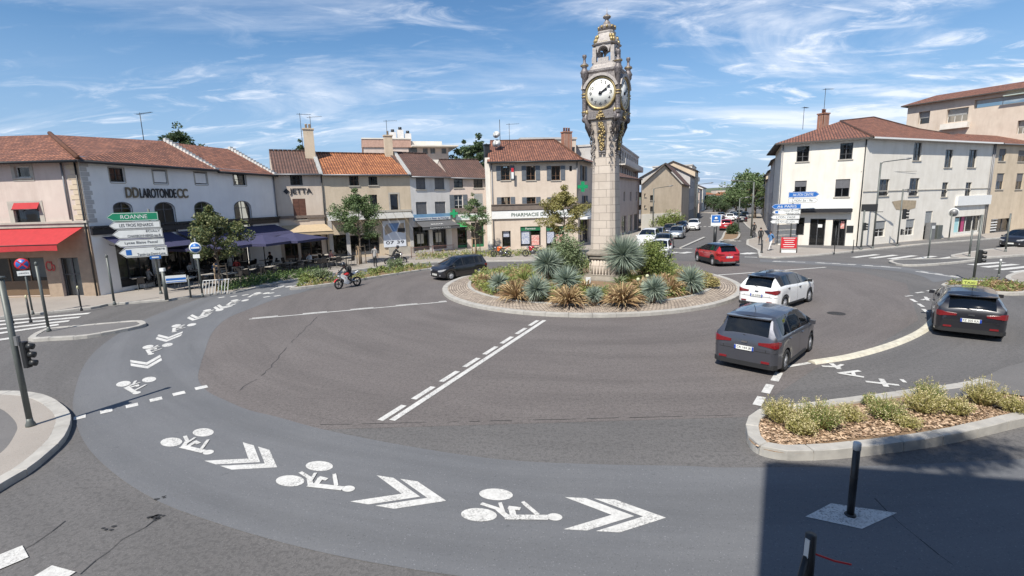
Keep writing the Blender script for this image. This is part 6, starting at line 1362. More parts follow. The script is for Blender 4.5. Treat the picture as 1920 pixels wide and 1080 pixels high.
    def fin(mb, nm, mt, parent=t):
        o = mb.build(nm, mt, parent); bm = bmesh.new(); bm.from_mesh(o.data); bmesh.ops.remove_doubles(bm, verts=bm.verts, dist=.0005)
        bmesh.ops.recalc_face_normals(bm, faces=bm.faces)
        for e in bm.edges:
            if len(e.link_faces) == 2 and e.calc_face_angle(0) > .55: e.smooth = False
        bm.to_mesh(o.data); bm.free(); return o
    body = fin(parts['body'], 'body', col)
    for k, mb in parts.items():
        if k == 'body': continue
        nm = k[:11] if k.startswith('side_window') else k
        fin(mb, nm, {'windscreen': CGLASS, 'rear_window': CGLASS, 'side_window': CGLASS, 'roof': roofm, 'underside': TRIM, 'cladding': TRIM, 'trim': TRIM}[nm])
    # wheel wells
    for c in (wf, wr_):
        m = MB(); m.box((c, 0, r+.12), (2*r+.02, Wd*.80, r*1.5)); m.build('wheel_well', TRIM, t)
        for s in (1, -1): wheel(t, c, s*(hwid-.125), r, s)
    if detail:
        for sx, sy in ((.02, .36), (.02, -.36), (-.19, .36), (-.19, -.36)):
            m = MB(); X0 = sx*L; m.box((X0+.1, sy, zb0+.36), (.5, .48, .16), bev=.06); m.box((X0-.14, sy, zb0+.68), (.14, .46, .56), bev=.05); m.box((X0-.16, sy, zb0+1.02), (.09, .24, .18), bev=.03); m.build('seat', SEATM, t)
        m = MB(); m.box((.245*L, 0, H*.56), (.4, Wd*.78, .16), bev=.05); m.build('dashboard', TRIM, t)
        if name == 'driving_car' or taxi: m = MB(); m.ball((.02*L-.02, .36, H*.82), (.1, .085, .12), 10, 8); m.ball((.02*L-.02, .36, H*.60), (.13, .2, .2), 10, 8); m.build('driver', mat('driver_dark', (.06, .05, .05), .8), t)
    # side reference function
    def yy(x): return lerpt(T['hw'], x)*hwid
    def wrap(nm, mt, path, z0, z1, off=.012, parent=body):
        m = MB(); P0_, P1_ = [], []
        for k, (x, y) in enumerate(path): 
            a = z0[k] if isinstance(z0, (list, tuple)) else z0; b = z1[k] if isinstance(z1, (list, tuple)) else z1; P0_.append((x, y, a)); P1_.append((x, y, b))
        n = len(path); IN = [(p[0]-(.05 if p[0] > 0 else -.05), p[1]*.93, p[2]) for p in P0_]; IN2 = [(p[0]-(.05 if p[0] > 0 else -.05), p[1]*.93, p[2]) for p in P1_]
        m.add(P0_+P1_+IN+IN2, [[i, i+1, n+i+1, n+i] for i in range(n-1)]+[[n+i, n+i+1, 3*n+i+1, 3*n+i] for i in range(n-1)]+[[2*n+i, 2*n+i+1, i+1, i] for i in range(n-1)]+[[0, n, 3*n, 2*n], [n-1, 2*n-1, 4*n-1, 3*n-1]], smooth=False)
        return m.build(nm, mt, parent, fixn=True)
    hb = lerpt(T['belt'], -.48)*H; o_ = .014
    for s in (1, -1):
        yb = yy(-.5)
        pth = [(-.5*L-o_, s*yb*.52), (-.5*L-o_, s*yb*.98), (-.492*L-o_, s*(yy(-.492)+.012)), (-.47*L, s*(yy(-.47)+o_)), (-.43*L, s*(yy(-.43)+o_))]
        wrap('tail_lamp', TAILL, pth, [hb-.16, hb-.19, hb-.21, hb-.20, hb-.13], [hb-.09, hb-.06, hb-.03, hb-.02, hb-.05])
        hf = lerpt(T['belt'], .46)*H
        pth = [(.5*L+o_*.5, s*yy(.5)*.75), (.488*L+o_, s*(yy(.488)+.0)), (.475*L+.01, s*(yy(.475)+o_)), (.44*L, s*(yy(.44)+o_)), (.405*L, s*(yy(.405)+o_))]
        wrap('headlight', HEADL, pth, [hf-.17, hf-.16, hf-.15, hf-.10, hf-.02], [hf-.08, hf-.045, hf-.02, hf+.0, hf+.015])
        m = MB(); xm = .275*L; zm = lerpt(T['belt'], .27)*H+.06; m.box((xm-.12, s*(yy(.27)+.05), zm), (.10, .17, .12), bev=.02); m.build('mirror', TRIM if (blackpillars) else col, t)
        for dx in (T['doors'][0][0]+.05, T['doors'][1][0]+.05): m = MB(); m.box((dx*L, s*(yy(dx)+.006), lerpt(T['belt'], dx)*H-.12), (.17, .04, .03), bev=.01); m.build('door_handle', col if not blackpillars else TRIM, t)
        m = MB(); m.box((-.503*L, s*yb*.80, zb0+.19), (.03, .22, .06)); m.build('reflector', TAILL, t)
        m = MB(); m.box((.492*L, s*yy(.49)*.86, zb0+.16), (.05, .2, .07)); m.build('fog_lamp', HEADL, t)
    for zz_ in ((.405*H,) if detail else ()):
        wrap('panel_seam', TRIM, [(-.47*L, -(yy(-.47)+.004)), (-.492*L-.004, -yy(-.492)-.003), (-.5*L-.006, -yy(-.5)*.92), (-.5*L-.006, yy(-.5)*.92), (-.492*L-.004, yy(-.492)+.003), (-.47*L, yy(-.47)+.004)], zz_, zz_+.012)
    for s in (1, -1): m = MB(); m.tube([(-.5*L-.004, s*yy(-.5)*.78, .41*H), (-.5*L-.004, s*yy(-.5)*.80, .455*H)], .006, 4); m.build('panel_seam', TRIM, body)
    for s in (1, -1): m = MB(); m.box((-.05*L, s*(yy(0)-.012), zb0+.03), (.42*L, .04, .09)); m.build('sill_trim', TRIM, t)
    def pb(x): return yy(x)
    wrap('rear_bumper', TRIM if shape != 'hatch' or 1 else col, [(-.47*L, -(yy(-.47)+.012)), (-.492*L-.012, -yy(-.492)), (-.5*L-.016, -yy(-.5)*.9), (-.5*L-.018, 0), (-.5*L-.016, yy(-.5)*.9), (-.492*L-.012, yy(-.492)), (-.47*L, yy(-.47)+.012)], zb0, zb0+.13, parent=t)
    wrap('front_grille', TRIM, [(.497*L+.012, -yy(.497)*.8), (.5*L+.016, -yy(.5)*.6), (.5*L+.018, 0), (.5*L+.016, yy(.5)*.6), (.497*L+.012, yy(.497)*.8)], zb0+.05, zb0+.22, parent=t)
    wrap('upper_grille', TRIM, [(.5*L+.012, -yy(.5)*.55), (.5*L+.014, 0), (.5*L+.012, yy(.5)*.55)], zb0+.31 if shape == 'hatch' else zb0+.36, zb0+.36 if shape == 'hatch' else zb0+.44, parent=t)
    m = MB(); m.box((-.5*L-.02, 0, hb-.30), (.02, .54, .12)); pr_ = m.build('number_plate', PLATE, t)
    bl = MB(); 
    for s in (1, -1): b2 = MB(); b2.box((-.5*L-.022, s*.245, hb-.30), (.022, .05, .118)); b2.build('plate_band', mat('plate_blue', (.02, .06, .35), .4), pr_)
    if plate_r: text(plate_r, .40, .075, Matrix.Translation((-.5*L-.033, 0, hb-.30)) @ Matrix(((0, 0, -1, 0), (-1, 0, 0, 0), (0, 1, 0, 0), (0, 0, 0, 1))), 'lettering', BLACKP, pr_, depth=.004)
    m = MB(); m.box((.5*L+.03, 0, zb0+.20), (.02, .52, .11)); pf = m.build('number_plate', PLATE, t)
    if plate_f: text(plate_f, .40, .075, Matrix.Translation((.5*L+.043, 0, zb0+.20)) @ Matrix(((0, 0, 1, 0), (1, 0, 0, 0), (0, 1, 0, 0), (0, 0, 0, 1))), 'lettering', BLACKP, pf, depth=.004)
    m = MB(); m.box((-.5*L-.012, 0, hb-.12), (.02, .16, .05), bev=.01); m.build('badge', CHROME, t)
    zt = lerpt(T['top'], T['rr'])*H; m = MB(); m.box((T['rr']*L-.05, 0, zt+.012), (.2, Wd*.66, .035), bev=.02); m.build('spoiler', roofm or col, t)
    m = MB(); m.tube([(-.30*L, 0, .985*H+.04), (-.34*L, 0, .985*H+.24)], .008, 5); m.build('antenna', TRIM, t)
    m = MB(); m.tube([(-.487*L, 0, hb+.06), (-.472*L, .32, hb+.12)], .012, 5); m.build('rear_wiper', TRIM, t)
    if rails: 
        for s in (1, -1): m = MB(); m.tube([(-.36*L, s*Wd*.345, H*.985+.02), (-.3*L, s*Wd*.345, H+.05), (.02*L, s*Wd*.345, H+.05), (.08*L, s*Wd*.345, H*.97+.02)], .018, 6); m.build('roof_rail', rails, t)
    if cladding: wrap('skid_plate', CHROME, [(-.5*L-.024, -Wd*.26), (-.5*L-.026, 0), (-.5*L-.024, Wd*.26)], zb0+.02, zb0+.12, parent=t)
    if taxi:
        m = MB(); m.box((.0, 0, H+.12), (.16, .42, .15), bev=.03); o = m.build('taxi_sign', mat('taxi_sign_yellow', (.50, .56, .14), .5), t)
        text('TAXI', .3, .08, Matrix.Translation((-.085, 0, H+.12)) @ Matrix(((0, 0, -1, 0), (-1, 0, 0, 0), (0, 1, 0, 0), (0, 0, 0, 1))), 'lettering', BLACKP, o, depth=.006)
    t.location = (loc[0], loc[1], 0); t.rotation_euler = (0, 0, head); return t
def hd(a, b): a, b = Vector(a), Vector(b); return math.atan2((b-a).y, (b-a).x)
# grey hatchback in front: wheels contact rear (1463,690) front (1525,655)
a, b = at(1467, 695).xy, at(1524, 655).xy; h = R(45); f = Vector((math.cos(h), math.sin(h))); n = Vector((-f.y, f.x)); c = a+n*.83+f*1.24
GRYP = paint('graphite_paint', (.085, .088, .105), .55); WHTP = paint('white_car_paint', (.74, .74, .73)); REDP = paint('red_car_paint', (.42, .018, .02), .2); BLKP = paint('black_car_paint', (.012, .012, .016)); SILP = paint('silver_car_paint', (.36, .39, .42), .7)
car('dark grey hatchback driving away nearest to the camera', c, h, 4.08, 1.86, 1.66, GRYP, plate_r='CR 164 JB', name='driving_car', r=.325)
a, b = at(1402, 566).xy, at(1512, 572).xy; 
a = at(1462, 578).xy; b = at(1514, 568).xy; h = hd(a, b); h = math.radians(38); f = Vector((math.cos(h), math.sin(h))); n = Vector((-f.y, f.x)); c = at(1513, 566).xy-f*1.3+n*.78
car('white crossover with black roof leaving beside the island', c, h, 4.21, 1.80, 1.59, WHTP, 'suv', roofm=BLKP, r=.34, plate_r='GE 418 RB', name='driving_car', blackpillars=True)
h = math.radians(118); f = Vector((math.cos(h), math.sin(h))); n = Vector((-f.y, f.x)); c = at(1342, 498.5).xy+f*.1-n*-.0
c = (at(1335, 497).xy+at(1376, 497).xy)/2+f*1.4
h = math.radians(94); f = Vector((math.cos(h), math.sin(h))); c = (at(1335, 497).xy+at(1378, 498).xy)/2+f*1.25
car('red crossover with black roof driving round behind the island', c, h, 4.12, 1.78, 1.58, REDP, 'suv', roofm=BLKP, r=.33, plate_r='EX 902 TL', name='driving_car', cladding=True, blackpillars=True)
h = math.radians(220); f = Vector((math.cos(h), math.sin(h))); n = Vector((-f.y, f.x)); c = at(864, 525).xy-f*1.28+n*-.75+Vector((-.75, 0))
car('black small hatchback approaching at the left of the island', c, h, 3.85, 1.74, 1.46, BLKP, 'hatch', r=.30, plate_f='DQ 471 ZP', name='driving_car')
h = math.radians(51); f = Vector((math.cos(h), math.sin(h))); n = Vector((-f.y, f.x)); c = at(1815, 636).xy+f*2.15
car('black taxi with yellow roof sign waiting in the bay at the right', c, h, 4.5, 1.9, 1.55, BLKP, 'suv', r=.34, plate_r='FZ 305 KA', name='parked_car', taxi=True)
SV = SA
def street(px_, py_, dh=0, away=False): return at(px_, py_).xy, math.atan2(SA.y, SA.x)+(0 if away else math.pi)+dh
QG = 'cars queueing and parked along the far street'
for (pp_, away, L, Wd, H, m_, sh, lab) in (((1238, 482), 0, 3.9, 1.72, 1.5, WHTP, 'hatch', 'white hatchback first in the oncoming queue'), ((1216, 464), 0, 4.7, 1.95, 1.95, WHTP, 'suv', 'white van second in the oncoming queue'), ((1243, 466), 0, 4.2, 1.8, 1.5, BLKP, 'hatch', 'dark car behind the white hatchback in the oncoming queue'), ((1232, 449), 0, 4.2, 1.8, 1.5, SILP, 'hatch', 'pale silver car behind the white van'), ((1269, 446), 0, 4.3, 1.8, 1.48, SILP, 'hatch', 'silver saloon waiting in the middle of the street'), ((1256, 440), 0, 4.3, 1.8, 1.5, GRYP, 'hatch', 'dark grey car parked behind the silver car'), ((1277, 435), 0, 4.3, 1.8, 1.6, BLKP, 'suv', 'black car parked at the left kerb below the street houses'), ((1300, 431), 0, 4.3, 1.85, 1.65, WHTP, 'suv', 'white crossover parked at the left kerb down the street'), ((1361, 431), 1, 4.2, 1.8, 1.6, REDP, 'suv', 'small dark red car driving away down the street')):
    c, h = street(*pp_, away=away); car(lab, c, h, L, Wd, H, m_, sh, group=QG, name='street_car', roofm=None)
r0 = random.Random(4); base = None
for i, (a, b) in enumerate(((1342, 418), (1368, 414), (1380, 412), (1391, 416), (1374, 408), (1386, 406), (1396, 410), (1352, 411))):
    c, h = street(a, b, away=i % 2)
    car(['pale car far down the left lane', 'white car in the far traffic cluster', 'silver car far in the street centre', 'dark car far at the right kerb', 'tiny white car at the far crossing', 'tiny dark car at the far crossing', 'tiny silver car at the far right kerb', 'tiny grey car below the low cream house'][i], c, h, 4.2, 1.8, 1.5, [WHTP, WHTP, SILP, BLKP, WHTP, BLKP, SILP, GRYP][i], 'hatch', group=QG, name='street_car')
c = at(1915, 462).xy; car('black car cut by the right edge before the beige house', c, math.radians(205), 4.4, 1.8, 1.5, BLKP, 'hatch', name='street_car')
# ------------------------------------------------------------------ people
SKIN = mat('skin', (.42, .25, .18), .6); CLOTHS = {}
def cloth(n, c): return mat('cloth_'+n, c, .9, var=.25, scale=9)
HAIRD = mat('hair_dark', (.03, .02, .015), .7); HELM = mat('helmet', (.02, .02, .022), .2, coat=1); SHOE = mat('shoe', (.03, .03, .03), .7)
def person(label, loc, rz, pose, top, bottom, hair=HAIRD, helmet=False, name='person', group=None, bare=False, scale=1.0, shoe=None, pack=None):
    J = {k: Vector(v) for k, v in pose.items()}; t = empty(name, (0, 0, 0), 0, label, 'person', group)
    vs, es, rs, tg = [], [], [], []
    def V(p, r): vs.append(Vector(p)); rs.append(r); return len(vs)-1
    def E(a, b, k): es.append((a, b)); tg.append(k)
    P_ = V(J['pelvis'], .15); C_ = V(J['pelvis'].lerp(J['neck'], .55), .145); N_ = V(J['neck'], .065); E(P_, C_, 't'); E(C_, N_, 't')
    hdir = (J['head']-J['neck']).normalized(); H0 = V(J['neck']+hdir*.08, .06); H1 = V(J['head'], .098); H2 = V(J['head']+hdir*.09, .075); E(N_, H0, 's'); E(H0, H1, 's'); E(H1, H2, 's')
    for s in 'LR':
        sh = V(J['sh'+s], .068); el = V(J['el'+s], .045); wr = V(J['wr'+s], .03); E(N_, sh, 't'); E(sh, el, 't'); E(el, wr, 's' if bare else 't')
        d = (J['wr'+s]-J['el'+s]).normalized(); pm = V(J['wr'+s]+d*.07, .034); E(wr, pm, 's'); sd = d.cross(Vector((0, 0, 1))); sd = (sd if sd.length > .1 else Vector((1, 0, 0))).normalized(); dn = Vector((0, 0, -.35))
        for k, (o, l) in enumerate(((-.03, .065), (-.01, .08), (.01, .075), (.03, .06))):
            f1 = V(J['wr'+s]+d*.10+sd*o, .01); f2 = V(J['wr'+s]+(d+dn).normalized()*(.10+l)+sd*o*1.2, .008); E(pm, f1, 's'); E(f1, f2, 's')
        th = V(J['wr'+s]+d*.06+sd*.055*(1 if s == 'L' else -1), .011); E(pm, th, 's')
        hp = V(J['hip'+s], .095); kn = V(J['kn'+s], .062); an = V(J['an'+s], .04); to = V(J['to'+s], .036); E(P_, hp, 'b'); E(hp, kn, 'b'); E(kn, an, 'b'); E(an, to, 'f')
    me = bpy.data.meshes.new('body'); me.from_pydata([tuple(v) for v in vs], es, []); o = bpy.data.objects.new('b', me); COL.objects.link(o)
    md = o.modifiers.new('s', 'SKIN'); md.use_smooth_shade = True; sk = me.skin_vertices[0].data
    for i, r_ in enumerate(rs): sk[i].radius = (r_, r_*(.8 if i in (0, 1) else 1))
    sk[0].use_root = True; o.modifiers.new('u', 'SUBSURF').levels = 1
    bpy.context.view_layer.update(); m2 = bpy.data.meshes.new_from_object(o.evaluated_get(bpy.context.evaluated_depsgraph_get())); bpy.data.objects.remove(o)
    ml = {'t': 0, 'b': 1, 's': 2, 'f': 3}; m2.materials.clear()
    for q in (top, bottom, SKIN, shoe or SHOE): m2.materials.append(q)
    for p in m2.polygons:
        c = p.center; best = 9; k = 't'
        for (a, b), g_ in zip(es, tg):
            A, B = vs[a], vs[b]; u = max(0, min(1, (c-A).dot(B-A)/max(1e-6, (B-A).length_squared))); d = (c-A.lerp(B, u)).length-(rs[a]*(1-u)+rs[b]*u)
            if d < best: best = d; k = g_
        p.material_index = ml[k]
    m2.name = 'body'; bo = bpy.data.objects.new('body', m2); COL.objects.link(bo); bo.parent = t
    hc = J['head']+hdir*.03; fw = Vector(pose.get('face', (1, 0, 0)))
    m = MB()
    if helmet: m.ball(hc, (.15, .135, .155), 14, 10); m.build('helmet', HELM, t); m = MB(); m.ball(hc+fw*.055-hdir*.0, (.105, .105, .07), 12, 8); m.build('visor', CGLASS, t)
    else:
        m.ball(hc-fw*.02+hdir*.035, (.112, .10, .10), 12, 8); m.build('hair', hair, t); m = MB(); m.ball(hc+fw*.10-hdir*.02, (.02, .016, .025), 6, 5); m.build('nose', SKIN, t)
        sd = fw.cross(Vector((0, 0, 1))).normalized()
        for s in (1, -1): m = MB(); m.ball(hc+fw*.092+sd*.035*s+hdir*.005, .012, 6, 4); m.build('eye', HAIRD, t)
    if pack: m = MB(); pc = J['pelvis'].lerp(J['neck'], .62)-fw*.17; m.ball(pc, (.13, .16, .23), 12, 8); m.build('backpack', pack, t)
    for ch in t.children:
        if scale != 1: pass
    t.location = loc; t.rotation_euler = (0, 0, rz); return t
def stand(**k):
    d = dict(pelvis=(0, 0, .93), neck=(.0, 0, 1.46), head=(.02, 0, 1.62), shL=(0, .18, 1.42), shR=(0, -.18, 1.42), elL=(0, .24, 1.13), elR=(0, -.24, 1.13), wrL=(.08, .24, .88), wrR=(.08, -.24, .88), hipL=(0, .09, .88), hipR=(0, -.09, .88), knL=(.02, .1, .48), knR=(.02, -.1, .48), anL=(0, .1, .08), anR=(0, -.1, .08), toL=(.17, .12, .04), toR=(.17, -.12, .04)); d.update(k); return d
def walk(): return stand(knL=(.16, .1, .50), anL=(.30, .1, .09), toL=(.46, .11, .06), knR=(-.05, -.1, .49), anR=(-.30, -.1, .13), toR=(-.18, -.11, .04), elL=(-.12, .23, 1.14), wrL=(-.08, .22, .9), elR=(.08, -.23, 1.14), wrR=(.25, -.2, .98), neck=(.04, 0, 1.45), head=(.08, 0, 1.61))
def sit(): return stand(pelvis=(0, 0, .52), neck=(-.02, 0, 1.05), head=(.03, 0, 1.22), shL=(-.02, .18, 1.0), shR=(-.02, -.18, 1.0), elL=(.08, .24, .75), elR=(.08, -.24, .75), wrL=(.32, .15, .76), wrR=(.32, -.15, .76), hipL=(.02, .1, .50), hipR=(.02, -.1, .50), knL=(.44, .12, .50), knR=(.44, -.12, .50), anL=(.42, .12, .09), anR=(.42, -.12, .09), toL=(.58, .13, .04), toR=(.58, -.13, .04))
def ride(): return stand(pelvis=(-.22, 0, .86), neck=(.14, 0, 1.32), head=(.24, 0, 1.47), shL=(.12, .2, 1.27), shR=(.12, -.2, 1.27), elL=(.28, .34, 1.05), elR=(.28, -.34, 1.05), wrL=(.50, .31, .98), wrR=(.50, -.31, .98), hipL=(-.2, .12, .83), hipR=(-.2, -.12, .83), knL=(.18, .24, .66), knR=(.18, -.24, .66), anL=(-.16, .22, .34), anR=(-.16, -.22, .34), toL=(.02, .23, .28), toR=(.02, -.23, .28))
def cut(m):
    m.f = [f for f in m.f if len(f) == 4]; m.m = m.m[:len(m.f)]; m.a = m.a[:len(m.f)]; m.uv = m.uv[:len(m.f)]; m.sm = m.sm[:len(m.f)]
# motorcycles (front = +x)
def motorbike(label, loc, rz, c1, c2, fairing=True, lean=0, rack=False, group=None, wheelc=None):
    t = empty('motorcycle', (0, 0, 0), 0, label, 'motorcycle', group); r = .31
    for x in (.70, -.66):
        m = MB(); n = 26; m.lathe([(r*.74, .05), (r*.74, -.05), (r*.93, -.06), (r, -.02), (r, .02), (r*.93, .06), (r*.74, .05)], (x, 0, r), n, axis='y'); cut(m); w = m.build('wheel', RUB, t, fixn=True)
        m = MB(); m.lathe([(r*.76, -.04), (r*.70, -.03), (r*.70, .03), (r*.76, .04)], (x, 0, r), n, axis='y')
        cut(m)
        for k in range(5): a = k*1.257; m.tube([(x, 0, r), (x+r*.73*math.cos(a), 0, r+r*.73*math.sin(a))], .018, 5)
        m.lathe([(.05, -.07), (.05, .07)], (x, 0, r), 10, axis='y'); m.build('rim', wheelc or TRIM, w)
    m = MB(); m.tube([(.70, .07, .31), (.50, .07, .78), (.44, .07, .93)], .024, 7); m.build('fork', CHROME, t); m = MB(); m.tube([(.70, -.07, .31), (.50, -.07, .78), (.44, -.07, .93)], .024, 7); m.build('fork', CHROME, t)
    m = MB(); m.tube([(.40, .33, .97), (.44, .18, .98), (.44, -.18, .98), (.40, -.33, .97)], .016, 6); m.build('handlebar', TRIM, t)
    m = MB(); m.tube([(-.66, .08, .31), (-.25, .1, .42)], .03, 6); m.tube([(-.66, -.08, .31), (-.25, -.1, .42)], .03, 6); m.build('swingarm', CHROME, t)
    m = MB(); m.ball((.05, 0, .42), (.25, .15, .20), 12, 8); m.box((.0, 0, .30), (.34, .2, .14), bev=.03); m.tube([(.3, 0, .4), (.42, 0, .85)], .04, 6); m.tube([(-.2, 0, .4), (-.3, 0, .78)], .04, 6); m.build('engine', mat('engine_grey', (.10, .10, .105), .4, metal=.6), t)
    m = MB(); m.ball((.14, 0, .84), (.27, .15, .13), 14, 8); m.build('fuel_tank', c1, t)
    m = MB(); m.ball((-.24, 0, .78), (.26, .12, .055), 12, 6); m.build('seat', TRIM, t)
    m = MB(); m.add([(-.35, .09, .75), (-.35, -.09, .75), (-.82, -.04, .95), (-.82, .04, .95), (-.40, .1, .84), (-.40, -.1, .84), (-.80, -.04, .99), (-.80, .04, .99)], [[0, 1, 2, 3], [4, 7, 6, 5], [0, 3, 7, 4], [1, 5, 6, 2], [3, 2, 6, 7]]); m.build('tail', c2, t, fixn=True)
    m = MB(); m.box((-.83, 0, .94), (.03, .1, .05)); m.build('tail_lamp', TAILL, t)
    m = MB(); m.tube([(.1, -.13, .26), (-.3, -.17, .33), (-.62, -.19, .52)], [.03, .045, .05], 8); m.build('exhaust', CHROME, t)
    m = MB(); n = 8
    for i in range(n): a, b = math.pi*(.15+.6*i/n), math.pi*(.15+.6*(i+1)/n); q = r+.035; m.quad((.70+q*math.cos(a), -.06, r+q*math.sin(a)), (.70+q*math.cos(a), .06, r+q*math.sin(a)), (.70+q*math.cos(b), .06, r+q*math.sin(b)), (.70+q*math.cos(b), -.06, r+q*math.sin(b)))
    m.build('mudguard', c1, t)
    if fairing:
        for s in (1, -1):
            m = MB(); P = [(.62, s*.06, .86), (.52, s*.15, .95), (.28, s*.2, .80), (-.02, s*.19, .62), (-.15, s*.15, .36), (.15, s*.16, .24), (.42, s*.14, .34), (.40, s*.16, .56), (.56, s*.1, .70)]; c = (.25, s*.215, .58)
            m.add(P+[c], [[i, (i+1) % 9, 9] for i in range(9)], smooth=True); m.build('fairing', c2, t)
            m = MB(); m.add([(.35, s*.205, .72), (.0, s*.20, .55), (-.05, s*.2, .48), (.3, s*.21, .6)], [[0, 1, 2, 3]]); m.build('stripe', c1, t)
        m = MB(); m.add([(.64, -.1, .86), (.64, .1, .86), (.50, .13, 1.02), (.50, -.13, 1.02), (.36, -.1, 1.12), (.36, .1, 1.12)], [[0, 1, 2, 3], [3, 2, 5, 4]], smooth=True); m.build('windscreen', CGLASS, t)
        m = MB(); m.ball((.66, 0, .80), (.06, .12, .06), 10, 6); m.build('headlight', HEADL, t)
    else:
        m = MB(); m.ball((.56, 0, .86), (.07, .09, .08), 10, 7); m.build('headlight', HEADL, t)
        for s in (1, -1): m = MB(); m.add([(.36, s*.13, .80), (.05, s*.16, .74), (.16, s*.15, .55), (.34, s*.14, .6)], [[0, 1, 2, 3]]); m.build('side_panel', c1, t)
    for s in (1, -1): m = MB(); m.tube([(.42, s*.2, .98), (.40, s*.3, 1.1)], .008, 5); m.ball((.40, s*.32, 1.12), (.015, .055, .035), 8, 5); m.build('mirror', TRIM, t)
    m = MB(); m.tube([(-.05, .1, .3), (-.1, .24, .02)], .013, 5); m.build('kickstand', TRIM, t)
    t.location = (loc[0], loc[1], loc[2] if len(loc) > 2 else 0); t.rotation_euler = (0, 0, rz); return t
a, b = at(637, 542).xy, at(670, 536).xy; h = hd(b, a); c = (a+b)/2
motorbike('white and red sport motorbike ridden on the roundabout', c, h, paint('bike_red', (.5, .03, .03)), WHTP); person('helmeted rider in dark jacket on the white and red motorbike', (c[0], c[1], 0), h, ride(), cloth('black', (.02, .02, .022)), cloth('dark_jeans', (.03, .03, .035)), helmet=True, pack=cloth('black', (.02, .02, .022)))
c = gp(742, 496); motorbike('dark motorbike stopped beyond the narrow planted island', c, R(25), BLKP, BLKP, False); person('rider in black and white jacket sitting on the dark motorbike', (c[0], c[1], 0), R(25), ride(), cloth('black', (.02, .02, .022)), cloth('black', (.02, .02, .022)), helmet=True)
ORP = paint('bike_orange', (.62, .12, .02)); c = gp(940, 484); motorbike('orange motorbike parked in front of the pharmacy window', (*c, .1), R(165), ORP, ORP, False, group='motorbikes parked before the pharmacy'); c = gp(1000, 483); motorbike('dark red motorbike parked before the pharmacy posters', (*c, .1), R(170), paint('bike_dark_red', (.35, .02, .03)), BLKP, False, group='motorbikes parked before the pharmacy')
c = gp(704, 503); person('person in grey shirt and black shorts standing beside the green street tree', (*c, .1), R(70), stand(neck=(.1, 0, 1.42), head=(.18, 0, 1.56)), cloth('grey', (.30, .29, .28)), cloth('black', (.02, .02, .022)), bare=True)
c = gp(1444, 472); person('woman in blue top and white trousers walking on the right pavement', (*c, .1), R(200), walk(), cloth('blue', (.10, .22, .42)), cloth('white', (.72, .70, .68)), bare=True, pack=cloth('dark', (.03, .03, .03)))
for i, (a, b, lab) in enumerate(((1425, 462, 'person in dark clothes walking under the shaded houses'), (1413, 446, 'person in black farther along the right pavement'))): c = gp(a, b); person(lab, (*c, .1), R(65), walk(), cloth('black', (.02, .02, .022)), cloth('dark_jeans', (.03, .035, .06)))
# ------------------------------------------------------------------ street furniture
def post(name, label, base, h, r=.045, m=None, cap=None, group=None, cat='post', foot=True):
    t = empty(name, (base[0], base[1], base[2] if len(base) > 2 else .1), 0, label, cat, group); o = Vector(t.location)
    b = MB(); b.tube([o+Vector((0, 0, -.02)), o+Vector((0, 0, h))], r, 12); b.build('pole', m or POLEM, t)
    if foot: b = MB(); b.lathe([(r*1.6, -.02), (r*1.6, .05), (r*1.1, .12), (r*1.02, .2)], o, 12); b.build('base_collar', m or POLEM, t)
    if cap: b = MB(); b.lathe([(r*1.08, 0), (r*1.08, .12), (r*.6, .16), (.001, .17)], o+Vector((0, 0, h-.12)), 12); b.build('cap', cap, t)
    return t, o
YCAP = mat('pale_yellow_cap', (.62, .58, .36), .5); WCAP = mat('white_band', (.66, .66, .64), .5); BLUES = mat('sign_blue', (.02, .13, .42), .4); REDS = mat('sign_red', (.50, .02, .03), .4); GREENS = mat('sign_green', (.01, .22, .11), .4); SIGNW = mat('sign_white', (.70, .71, .69), .4); SIGNBK = mat('sign_back', (.22, .22, .22), .5, metal=.4)
def toward(o): d = Vector((-o.x, -o.y, 0)).normalized(); return d
def facing(c, n, up=Vector((0, 0, 1))):
    n = Vector(n).normalized(); x = up.cross(n).normalized(); y = n.cross(x); return Matrix((x, y, n)).transposed().to_4x4() if False else Matrix.Translation(c) @ Matrix(((x.x, y.x, n.x, 0), (x.y, y.y, n.y, 0), (x.z, y.z, n.z, 0), (0, 0, 0, 1)))
def discsign(t, c, n, r, ring, face, bars=None, name='sign_disc'):
    M = facing(c, n); b = MB(); b.T = M; b.lathe([(r, -.012), (r, 0)], (0, 0, 0), 28); s = b.build(name, ring, t, fixn=True)
    b = MB(); b.T = M; b.lathe([(r*.82, 0), (r*.82, .006)], (0, 0, 0), 28); b.build('sign_face', face, s, fixn=True)
    for (w_, h_, a, m) in bars or ():
        b = MB(); b.T = M @ Matrix.Rotation(a, 4, 'Z'); b.box((0, 0, .010), (w_, h_, .006)); b.build('sign_bar', m, s, fixn=True)
    return s
